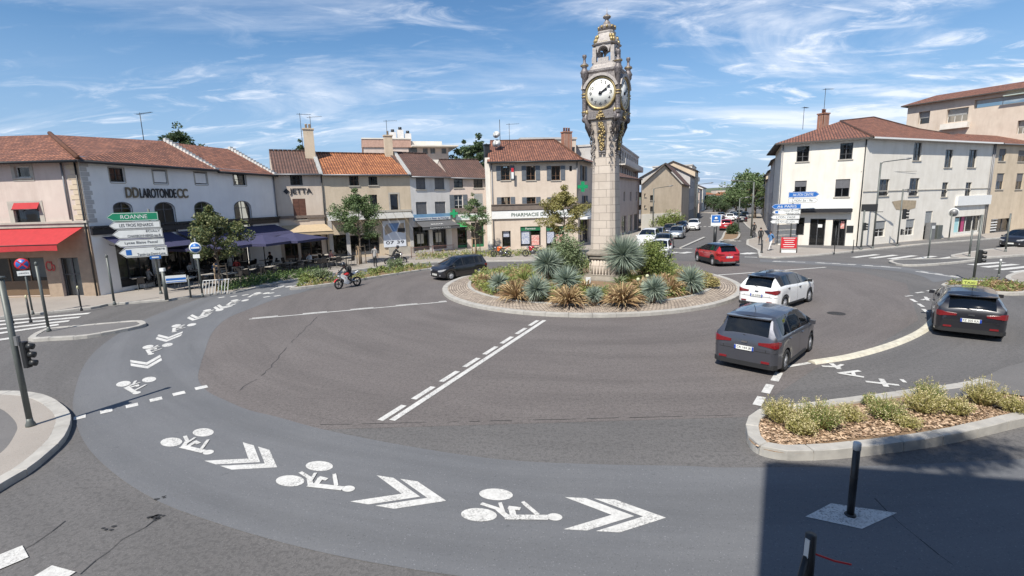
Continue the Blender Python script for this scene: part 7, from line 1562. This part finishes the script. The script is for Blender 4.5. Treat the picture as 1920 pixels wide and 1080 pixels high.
def arrowpanel(t, c, n, w_, h_, m, txt, tm, left=True, name='direction_panel', rows=None, icon=False):
    M = facing(c, n); b = MB(); b.T = M; sg = -1 if left else 1; tip = h_*.55
    pl = [(-sg*w_/2, -h_/2), (sg*(w_/2-tip), -h_/2), (sg*w_/2, 0), (sg*(w_/2-tip), h_/2), (-sg*w_/2, h_/2)]
    if left: pl = pl[::-1]
    b.prism(pl, -.03, 0); p = b.build(name, m, t, fixn=True)
    b = MB(); b.T = M; k = .93; pl2 = [(x*k+sg*.0, y*.80) for x, y in pl]; b.add([(x*.985, y*.9, .003) for x, y in pl]+[(x*.97, y*.80, .003) for x, y in pl], [[i, (i+1) % 5, 5+(i+1) % 5, 5+i] for i in range(5)]); b.build('border', tm, p, fixn=True)
    off = .18 if icon else 0
    if icon: b = MB(); b.T = M; b.box((sg*(w_/2-tip-.14), 0, .006), (.26, h_*.5, .008)); b.build('icon_panel', BLUES, p, fixn=True)
    rows = rows or [txt]; n_ = len(rows)
    for i, s in enumerate(rows):
        tw = min(w_*.66-off, len(s)*h_/n_*.42); text(s, tw, h_/n_*.46, M @ Matrix.Translation((-sg*(.06+off*.6) if n_ == 1 else -sg*(w_/2-.12-tw/2), h_/2-h_*(i+.5)/n_*.94-h_*.03, .007)), 'lettering', tm, p, depth=.004)
    return p
def gpz(x, y, z=.1): v = at(x, y, z); return (v.x, v.y, z)
# left side
t, o = post('signal_post', 'tall grey post on the left corner pavement carrying a small traffic signal', gpz(58, 799, .13), 3.55, .062, cat='traffic signal')
b = MB(); c = o+Vector((.17, .05, 1.75)); b.box(c, (.12, .14, .62), bev=.02); sg = b.build('signal_housing', DARK, t)
for k in range(3): b = MB(); b.tube([c+Vector((.06, .02, -.2+k*.2)), c+Vector((.17, .04, -.2+k*.2-.02))], .075, 8); b.build('visor', DARK, sg)
b = MB(); b.box(o+Vector((.09, 0, 2.1)), (.1, .1, .22), bev=.02); b.build('bracket', SIGNBK, t)
b = MB(); b.lathe([(.085, 0), (.085, .05), (.001, .06)], o+Vector((0, 0, 3.55)), 12); b.build('cap', POLEM, t)
t, o = post('sign_post', 'grey post with round no parking sign before the red awning shop', gpz(62, 589), 2.75, .04, cat='road sign'); n = Vector((.45, -.9, 0))
discsign(t, o+Vector((0, -.06, 2.55)), n, .30, REDS, BLUES, [(.5, .06, R(45), REDS), (.5, .06, R(-45), REDS)]); b = MB(); b.T = facing(o+Vector((0, -.06, 2.1)), n); b.box((0, 0, 0), (.5, .24, .02)); pl_ = b.build('sub_panel', SIGNW, t); text('LIVRAISONS', .38, .07, facing(o+Vector((0, -.06, 2.1))+n.normalized()*.012, n), 'lettering', BLACKP, pl_, depth=.003)
post('street_post', 'plain grey post standing at the left traffic island', gpz(92, 621, .13), 2.95, .055, cap=POLEM); post('street_post', 'plain grey post at the kerb before the restaurant corner', gpz(215, 571), 2.7, .055, cap=POLEM)
BG = 'slim bollards with pale caps on the left pavement'
post('bollard', 'slim bollard with pale cap before the tan shop door', gpz(153, 582), 1.25, .04, m=DARK, cap=YCAP, group=BG, cat='bollard'); post('bollard', 'pale capped bollard half hidden by the no parking post', gpz(58, 604), 1.25, .04, m=DARK, cap=YCAP, group=BG, cat='bollard'); post('bollard', 'leftmost pale capped bollard before the shop window', gpz(24, 606), 1.25, .04, m=DARK, cap=YCAP, group=BG, cat='bollard')
t, o = post('direction_sign', 'stack of five arrow direction panels on a post before the restaurant', gpz(302, 551), 5.1, .06, cat='direction sign'); n = Vector((.50, -.87, 0)); q = o+Vector((.05, -.08, 0))
D = math.hypot(o.x, o.y); zf = lambda y: CAMH+(398-y)*.0  # height from picture row
def zrow(y, o): 
    r_ = ray(298, y); k = o.y/r_.y; return CAMH+r_.z*k
xdir = Vector((0, 0, 1)).cross(n).normalized()
for (y0, y1, x0, x1, m, tm, rows, ic) in ((400, 416, 222, 313, GREENS, SIGNW, ['ROANNE'], 0), (417, 430, 224, 315, SIGNW, BLACKP, ['LES TROIS RENARDS'], 0), (431, 448, 227, 317, SIGNW, BLACKP, ['ECULLY', 'CHARBONNIERES-les-B'], 0), (450, 463, 229, 318, SIGNW, BLACKP, ['Lycee Blaise Pascal'], 0), (464, 483, 233, 321, SIGNW, BLACKP, ['Gare', 'Tassin-La-Demi-Lune'], 1)):
    z0, z1 = zrow(y1, o), zrow(y0, o); ca = math.cos(R(18)); w_ = (x1-x0)/FPX*o.y/1.2; off = ((x0+x1)/2-297)/FPX*o.y/1.2
    arrowpanel(t, q+xdir*off+Vector((0, 0, (z0+z1)/2)), n, w_, (z1-z0), m, None, tm, True, rows=rows, icon=bool(ic))
b = MB(); b.T = facing(q+Vector((0, 0, zrow(485, o))), n); b.box((0, 0, 0), (.55, .2, .02)); p_ = b.build('sub_panel', BLUES, t); b = MB(); b.T = facing(q+Vector((0, 0, zrow(485, o)))+n*.012, n); b.box((0, 0, 0), (.35, .08, .01)); b.build('sign_bar', SIGNW, p_)
t = empty('information_stand', gpz(334, 560), 0, 'low stand with a blue and white panel between two grey posts', 'information stand'); o = Vector(t.location); A, B = Vector(gpz(313, 562)), Vector(gpz(358, 558))
for p_, r_, h_ in ((A, .10, 1.65), (B, .05, 1.3)): b = MB(); b.tube([p_, p_+Vector((0, 0, h_))], r_, 10); b.build('post', POLEM, t)
dd = (B-A).normalized(); nn = Vector((dd.y, -dd.x, 0)); b = MB(); b.T = facing(A.lerp(B, .5)+nn*.06+Vector((0, 0, 1.15)), nn); b.box((0, 0, 0), ((B-A).length*.86, .42, .03)); pn = b.build('panel', SIGNW, t); b = MB(); b.T = facing(A.lerp(B, .5)+nn*.08+Vector((0, 0, 1.15)), nn); b.box((0, .0, 0), ((B-A).length*.82, .12, .01)); b.box((0, -.15, 0), ((B-A).length*.82, .04, .012)); b.build('blue_band', BLUES, pn)
b = MB(); b.box(A+Vector((0, 0, 1.72)), (.26, .2, .18), bev=.03); b.build('cap', SIGNW, t)
t, o = post('sign_post', 'post with round blue sign before the dark leaved tree', gpz(380, 556), 3.4, .05, cat='road sign'); discsign(t, o+Vector((0, -.07, 2.85)), (.3, -.95, 0), .31, SIGNW, BLUES, [(.42, .09, 0, SIGNW)]); b = MB(); b.T = facing(o+Vector((0, -.07, 2.36)), (.3, -.95, 0)); b.box((0, 0, 0), (.34, .22, .02)); b.build('sub_panel', SIGNW, t)
# street lamps right
def lamp(label, base, h, arm, r=.07, arms=1, name='street_lamp', z=.1, group='street lamps with long arms'):
    t, o = post(name, label, base, h, r, cat='street lamp', group=group, m=POLEM); top = o+Vector((0, 0, h)); a = Vector(arm)
    b = MB(); b.tube([top-Vector((0, 0, .15)), top+a*.1+Vector((0, 0, .02)), top+a], .04, 8); ar = b.build('arm', POLEM, t); b = MB(); d = a.normalized(); b.tube([top+a-d*.1, top+a+d*.3, top+a+d*.6], [.05, .09, .05], 8); b.build('lamp_head', SIGNBK, ar); return t, o
t, o = lamp('tall street lamp with long arm before the white corner building', gpz(1636, 466), 7.4, (2.2, .2, .25)); b = MB(); b.tube([o+Vector((-.5, 0, 3.2)), o+Vector((.6, .0, 3.2))], .03, 6); b.build('crossbar', DARK, t)
t, o = post('signal_post', 'lamp and traffic signal post before the bare plaster patch', gpz(1682, 462), 5.1, .06, cat='traffic signal'); b = MB(); b.tube([o+Vector((0, 0, 5.05)), o+Vector((.5, 0, 5.1))], .035, 6); b.box(o+Vector((.55, 0, 4.95)), (.2, .16, .3)); b.build('lamp_head', SIGNBK, t)
def signal(t, c, s=1):
    b = MB(); b.box(c, (.3*s, .22*s, .95*s), bev=.04); h = b.build('signal_housing', DARK, t)
    for k in range(3): b = MB(); b.tube([c+Vector((.12*s, -.08*s, (-.3+k*.3)*s)), c+Vector((.30*s, -.2*s, (-.32+k*.3)*s))], .11*s, 8); b.build('visor', DARK, h)
signal(t, o+Vector((.3, -.05, 2.9)), .95); signal(t, o+Vector((.22, -.05, 1.3)), .55)
t, o = post('signal_post', 'traffic signal post with dark board left of the tall lamp', gpz(1614, 468), 3.4, .07, cat='traffic signal'); b = MB(); b.T = facing(o+Vector((.3, -.15, 3.6)), (-.5, -.86, 0)); b.box((0, 0, 0), (1.15, .62, .06)); b.build('board', DARK, t); signal(t, o+Vector((.05, -.12, 2.0)), .7)
t, o = post('signal_post', 'tall grey pole with black signal before the far planted bed', gpz(1825, 527), 3.6, .06, cat='traffic signal'); signal(t, o+Vector((.12, -.05, 1.35)), .75)
for a, b_, h_, r_, lab in ((1740, 485, 2.2, .05, 'grey post on the round traffic island'), (1817, 481, 2.0, .06, 'stout grey post left of the tall signal pole'), (1885, 472, 3.0, .06, 'tall post on the far pavement island at the right'), (1872, 520, 1.0, .05, 'short pale post beside the right zebra crossing'), (1779, 449, 2.6, .06, 'post with round sign before the aqua shopfront')):
    t, o = post('street_post', lab, gpz(a, b_), h_, r_, cap=WCAP if h_ < 1.5 else None)
    if a == 1779: discsign(t, o+Vector((.1, -.08, 2.7)), (-.6, -.8, 0), .42, SIGNW, SIGNBK)
t = empty('payment_kiosk', gpz(1742, 449), .4, 'grey street cabinets with white notices before the corner building', 'street cabinet'); t.rotation_euler = (0, 0, 0); o = Vector(t.location)
b = MB(); b.box(o+Vector((0, 0, .85)), (.9, .5, 1.7), .4, .04); b.build('cabinet', SIGNBK, t); b = MB(); b.box(o+Vector((1.1, .4, .7)), (.8, .5, 1.4), .4, .04); b.build('cabinet', POLEM, t); b = MB(); b.T = facing(o+Vector((.09, -.25, 1.25)), (.4, -.92, 0)); b.box((0, 0, .01), (.5, .3, .02)); b.build('notice', SIGNW, t)
CG = 'slim bollards at the right corner pavement'
post('bollard', 'taller slim post before the shop doors on the right', gpz(1564, 476), 2.3, .03, m=DARK, cat='bollard', group=CG); post('bollard', 'short slim bollard right of the shop doors', gpz(1599, 473), 1.05, .03, m=DARK, cat='bollard', group=CG); post('bollard', 'stout black bollard beside the walking woman', gpz(1428, 474), 1.1, .07, m=DARK, cat='bollard', group=CG)
# right direction signs
t, o = post('direction_sign', 'stack of blue and white arrow panels at the right street corner', gpz(1481, 462), 5.2, .06, cat='direction sign'); n = Vector((-.45, -.89, 0)); q = o+n*.09; xd = Vector((0, 0, 1)).cross(n).normalized()
for (y0, y1, x0, x1, m, tm, rows, left, ic) in ((362, 373, 1472, 1527, BLUES, SIGNW, ['A6 LYON CENTRE'], 0, 0), (374, 383, 1472, 1526, SIGNW, BLACKP, ['LYON 5e - 9e'], 0, 0), (384, 394, 1442, 1496, BLUES, SIGNW, ['A6 PARIS'], 1, 0), (395, 404, 1444, 1496, SIGNW, BLACKP, ['Hotel de Ville', 'Centre Ville'], 1, 1), (405, 413, 1442, 1495, SIGNW, BLACKP, ['LYON VAISE'], 1, 0), (414, 421, 1441, 1494, SIGNW, BLACKP, ['STE FOY LES LYON'], 1, 0)):
    r0_, r1_ = ray(1481, y0), ray(1481, y1); z1, z0 = CAMH+r0_.z*o.y/r0_.y, CAMH+r1_.z*o.y/r1_.y; w_ = (x1-x0)/FPX*o.y/1.12; off = ((x0+x1)/2-1481)/FPX*o.y/1.12
    arrowpanel(t, q+xd*off+Vector((0, 0, (z0+z1)/2)), n, w_, (z1-z0)*.96, m, None, tm, bool(left), rows=rows, icon=bool(ic))
# cafe board
t = empty('menu_board', gpz(1478, 474), 0, 'red standing cafe board with white lines at the right corner', 'menu board'); o = Vector(t.location); n = Vector((-.35, -.94, 0))
b = MB(); b.T = facing(o+Vector((0, 0, .85)), n); b.box((0, 0, 0), (1.25, .95, .05)); p_ = b.build('board', REDS, t)
for k in range(5): b = MB(); b.T = facing(o+Vector((0, 0, 1.25-k*.18))+n*.03, n); b.box((0, 0, 0), (.9-.12*(k % 3), .05, .01)); b.build('written_line', SIGNW, p_)
for s in (-1, 1): b = MB(); x_ = Vector((0, 0, 1)).cross(n).normalized()*s*.62; b.tube([o+x_, o+x_+Vector((0, 0, 1.5))], .04, 6); b.build('leg', BROWNB, t)
b = MB(); b.T = facing(o+Vector((0, 0, .12)), n); b.box((0, 0, 0), (1.1, .2, .3)); b.build('foot', SIGNW, t)
# parking sign in street, far lamps
t, o = post('sign_post', 'square blue sign on a thick dark post in the street median', gpz(1340, 457), 1.75, .16, m=DARK, cat='road sign'); b = MB(); b.T = facing(o+Vector((0, -.1, 2.45)), (-.3, -.95, 0)); b.box((0, 0, 0), (1.0, 1.15, .06), bev=.0); p_ = b.build('sign_plate', SIGNW, t); b = MB(); b.T = facing(o+Vector((-.01, -.14, 2.6)), (-.3, -.95, 0)); b.box((0, 0, 0), (.85, .75, .03)); p2_ = b.build('sign_face', BLUES, p_); b = MB(); b.T = facing(o+Vector((-.02, -.17, 2.6)), (-.3, -.95, 0)); b.lathe([(.15, 0), (.15, .01)], (0, .05, 0), 14); b.box((0, -.2, .005), (.5, .08, .01)); b.build('pictogram', SIGNW, p2_)
lamp('street lamp before the blank gabled wall', gpz(1224, 434), 6.2, (2.3, .2, .3), .09); lamp('street lamp on the right pavement of the far street', gpz(1408, 446), 6.4, (-2.0, .1, .2), .09); lamp('farther thin street lamp beside the median bush', gpz(1384, 436), 4.5, (.8, .1, .1), .07)
lamp('distant street lamp on the left before the modern flats', gpz(1305, 425), 6.8, (2, .1, .2), .08)
# near bollards
c = at(1594, 967); t = empty('bollard', (c.x, c.y, 0), 0, 'black bollard with white top standing on a white diamond pad', 'bollard'); o = Vector(t.location)
b = MB(); b.tube([o, o+Vector((0, 0, 1.16))], .052, 14); b.build('post', DARK, t); b = MB(); b.lathe([(.058, 0), (.058, .10), (.05, .12), (.001, .125)], o+Vector((0, 0, 1.14)), 14); b.build('cap', WCAP, t); b = MB(); b.lathe([(.085, 0), (.08, .02), (.06, .03)], o+Vector((0, 0, .014)), 14); b.build('base_ring', DARK, t); b = MB(); b.tube([o+Vector((0, 0, .66)), o+Vector((0, 0, .68))], .056, 14); b.build('joint_ring', TRIM, t)
c = at(1521, 1002, 1.25); t = empty('bollard', (c.x, c.y, 0), 0, 'black bollard with slanted reflective face at the bottom edge of the photo', 'bollard'); o = Vector(t.location)
b = MB(); b.tube([o, o+Vector((0, 0, 1.25))], .06, 8); b.build('post', DARK, t); b = MB(); b.T = facing(o+Vector((-.058, -.03, 1.08)), (-.85, -.5, .05)); b.box((0, 0, 0), (.05, .26, .012)); b.build('reflector', WCAP, t); b = MB(); b.tube([o+Vector((-.05, -.02, .98)), o+Vector((-.34, -.3, .55))], .035, 7); b.build('brace', DARK, t)
b = MB(); b.tube([o+Vector((.06, -.0, 1.0)), o+Vector((.25, -.06, .95)), o+Vector((.42, -.1, .93))], .012, 5); tag(b.build('barrier_cord', REDS), 'thin red cord tied to the bollard at the bottom edge', 'cord')
# white marker on the island
t = empty('marker_post', tuple(at(1103, 540, .4)), 0, 'small white electrical marker post before the clock tower', 'marker post'); o = Vector(t.location); b = MB(); b.box(o+Vector((0, 0, .28)), (.26, .2, .56), .2, .04); b.build('housing', WHITE, t); b = MB(); b.box(o+Vector((-.02, -.11, .36)), (.05, .02, .12), .2); b.build('lock', DARK, t)
# plaques, hanging sign
b = MB(); q_ = FA.uz(153, 419); FA.box(b, FA.W-.5, FA.W-.02, -.06, -.032, q_[1]-.14, q_[1]+.14); b.build('street_name_plate', BLUES, rootA, fixn=True)
b = MB(); q_ = FG.uz(960, 325); FG.box(b, q_[0]-.1, q_[0]+.14, -.55, -.5, q_[1]-.55, q_[1]+.5); b.build('hanging_banner', WHITE, rootG, fixn=True); b = MB(); FG.box(b, q_[0]-.1, q_[0]+.14, -.56, -.551, q_[1]+.1, q_[1]+.5); b.build('banner_top', REDS, rootG, fixn=True)
# ------------------------------------------------------------------ terrace
def mk_chair():
    t = empty('terrace_chair', (0, 0, 0), 0, 'dark wicker terrace chair at the restaurant tables', 'chair', 'terrace chairs'); m = mat('dark_wicker', (.035, .03, .028), .7, var=.4, scale=30)
    b = MB(); b.box((0, 0, .45), (.42, .42, .04), bev=.05); b.build('seat', m, t); b = MB(); b.add([(-.2, -.2, .47), (-.2, .2, .47), (-.27, .18, .85), (-.27, -.18, .85), (-.23, -.2, .47), (-.23, .2, .47), (-.30, .18, .85), (-.30, -.18, .85)], [[0, 1, 2, 3], [7, 6, 5, 4], [0, 3, 7, 4], [1, 5, 6, 2], [3, 2, 6, 7], [0, 4, 5, 1]]); b.build('backrest', m, t)
    for x, y in ((.18, .18), (.18, -.18), (-.2, .18), (-.2, -.18)): b = MB(); b.tube([(x, y, 0), (x*.95, y*.95, .44)], .014, 5); b.build('leg', SIGNBK, t)
    return t
def mk_table():
    t = empty('terrace_table', (0, 0, 0), 0, 'small pale topped terrace table before the restaurants', 'table', 'terrace tables'); b = MB(); b.box((0, 0, .745), (.75, .75, .03), bev=.03); b.build('tabletop', mat('pale_tabletop', (.50, .46, .40), .5), t); b = MB(); b.tube([(0, 0, .02), (0, 0, .73)], .03, 8); b.build('column', DARK, t); b = MB(); b.box((0, 0, .015), (.45, .45, .03), bev=.05); b.build('foot', DARK, t); return t
ch0, tb0 = mk_chair(), mk_table(); r7 = random.Random(8); first = [True, True]
def put(o0, k, x, y, rz):
    o = o0 if first[k] else copy_tree(o0); first[k] = False; o.location = (x, y, .1); o.rotation_euler = (0, 0, rz)
spots = [gp(a, b_) for a, b_ in ((240, 541), (262, 534), (282, 528), (262, 545), (300, 538), (325, 524), (338, 534), (356, 545), (352, 519), (372, 528), (395, 538), (390, 517), (412, 526), (432, 536), (425, 513), (448, 522), (470, 527), (462, 509), (485, 517), (507, 521), (500, 507), (522, 512), (545, 513), (550, 504), (572, 508), (594, 505), (612, 503), (632, 501), (650, 500), (590, 497), (615, 495))]
for i, (x, y) in enumerate(spots):
    a = r7.uniform(0, 6); put(tb0, 0, x, y, a)
    for k in range(r7.choice((2, 3, 2))): aa = a+k*math.pi/2*(2 if k == 1 else 1)+(.0 if k < 2 else math.pi/2); put(ch0, 1, x+.62*math.cos(aa), y+.62*math.sin(aa), aa+math.pi+r7.uniform(-.2, .2))
CL = [('blue shirt', cloth('blue', (.10, .22, .42))), ('red top', cloth('red', (.45, .06, .05))), ('white shirt', cloth('white', (.72, .70, .68))), ('black shirt', cloth('black', (.02, .02, .022))), ('grey jumper', cloth('grey', (.30, .29, .28))), ('pink top', cloth('pink', (.45, .22, .2)))]
WH = ['behind the stack of direction panels', 'left of the dark leaved street tree', 'under the first navy parasol', 'behind the hedge by the restaurant', 'near the last navy parasol', 'before the narrow cream house', 'before the ochre house', 'beside the restaurant wall']
for i, (si, ci) in enumerate(((4, 4), (6, 3), (9, 2), (12, 0), (15, 1), (20, 3), (24, 2), (27, 5))):
    x, y = spots[si]; a = r7.uniform(0, 6); person('seated guest in %s %s' % (CL[ci][0], WH[i]), (x+.6*math.cos(a), y+.6*math.sin(a), .1), a+math.pi, sit(), CL[ci][1], cloth('dark_jeans', (.03, .035, .06)), bare=True, group='guests seated on the terrace')
def parasol(label, x, y, s, h=3.0, rz=.25, m=NAVY):
    t = empty('parasol', (0, 0, 0), 0, label, 'parasol', 'large navy parasols over the terrace'); b = MB(); b.tube([(0, 0, 0), (0, 0, h)], .035, 8); b.build('pole', DARK, t)
    b = MB(); c = [(s*.5*sx, s*.5*sy, h-.55) for sx, sy in ((-1, -1), (1, -1), (1, 1), (-1, 1))]; top = (0, 0, h)
    for i in range(4): p, q = Vector(c[i]), Vector(c[(i+1) % 4]); md = (p+q)/2-Vector((0, 0, -.03)); b.add([p, md, top], [[0, 1, 2]]); b.add([md, q, top], [[0, 1, 2]]); b.add([p, q, q-Vector((0, 0, .16)), p-Vector((0, 0, .16))], [[3, 2, 1, 0]])
    b.build('canopy', m, t)
    for i in range(4): b = MB(); b.tube([(0, 0, h-.35), (c[i][0]*.97, c[i][1]*.97, h-.6)], .012, 4); b.build('rib', DARK, t)
    b = MB(); b.box((0, 0, .04), (.6, .6, .08), bev=.05); b.build('base', DARK, t); t.location = (x, y, .1); t.rotation_euler = (0, 0, rz)
for (a, b_), s, lab in (((300, 533), 3.6, 'navy parasol nearest behind the direction panels'), ((368, 528), 3.6, 'navy parasol left of the dark leaved tree'), ((440, 521), 4.0, 'navy parasol right of the dark leaved tree'), ((500, 514), 4.2, 'largest navy parasol before the restaurant end'), ((556, 506), 3.8, 'rightmost navy parasol before the beige awning')):
    x, y = gp(a, b_); parasol(lab, x, y, s, 2.95, rz=1.3)
# railings
def railing(label, P, h=.95, step=.13, name='railing', m=DARK, z=.1):
    t = empty(name, (P[0][0], P[0][1], z), 0, label, 'railing'); 
    for (a, b_) in zip(P[:-1], P[1:]):
        A, B = Vector((*a, z)), Vector((*b_, z)); L = (B-A).length; b = MB(); b.tube([A+Vector((0, 0, h)), B+Vector((0, 0, h))], .025, 6); b.tube([A+Vector((0, 0, .12)), B+Vector((0, 0, .12))], .018, 6)
        for k in range(int(L/step)+1): p = A.lerp(B, min(1, k*step/L)); b.tube([p+Vector((0, 0, .12)), p+Vector((0, 0, h))], .01, 4)
        b.build('rail_panel', m, t); b = MB(); b.tube([A, A+Vector((0, 0, h+.05))], .03, 6); b.build('post', m, t)
railing('dark railing between the terrace and the planted strip', [gp(*p) for p in ((420, 545), (470, 533), (520, 523), (570, 515), (620, 508), (670, 502))]); railing('brown railing before the grocery window', [gp(*p) for p in ((772, 486), (812, 482), (852, 479))], m=mat('rust_brown', (.16, .07, .05), .7))
t = empty('bicycle_rack', gpz(398, 552), 0, 'white barred barrier leaning at the kerb before the hedge', 'barrier'); o = Vector(t.location)
for k in range(9): b = MB(); p = o+Vector((-.6+k*.16, k*.05, 0)); b.tube([p, p+Vector((.12, .1, .85))], .022, 5); b.build('bar', WCAP, t)
b = MB(); b.tube([o+Vector((-.5, .1, .82)), o+Vector((.85, .5, .82))], .025, 5); b.build('top_rail', WCAP, t)
# overhead cables
def cable(label, a, b_, sag=.4):
    A, B = Vector(a), Vector(b_); P = [A.lerp(B, i/12)-Vector((0, 0, sag*4*(i/12)*(1-i/12))) for i in range(13)]; m = MB(); m.tube(P, .012, 4); tag(m.build('overhead_cable', DARK), label, 'cable')
cable('thin cable along the white corner building wall', F1.w(F1.W-.3, -.1, 6.9), F2.w(8, -.12, 6.9), .05); cable('cable from the gabled house to the street lamp', at(1277, 393, 0)+Vector((0, 0, 0)) if False else Vector((27.7, 80.8, 5.2)), Vector((21.5, 79, 4.2)), .2)
# unseen panel added past the left edge to shade the corner pavement
t = empty('added_shade_panel', (-16.3, 9.6, .13), 0, 'unseen tall panel added off the left edge to shade the corner pavement', 'added shade panel'); o = Vector(t.location); b = MB(); b.T = facing(o+Vector((0, 0, 2.2)), (.5, -.86, 0)); b.box((0, 0, 0), (1.3, 2.2, .16)); b.build('shade_board', POLEM, t); b = MB(); b.tube([o, o+Vector((0, 0, 1.1))], .12, 8); b.build('pole', POLEM, t)
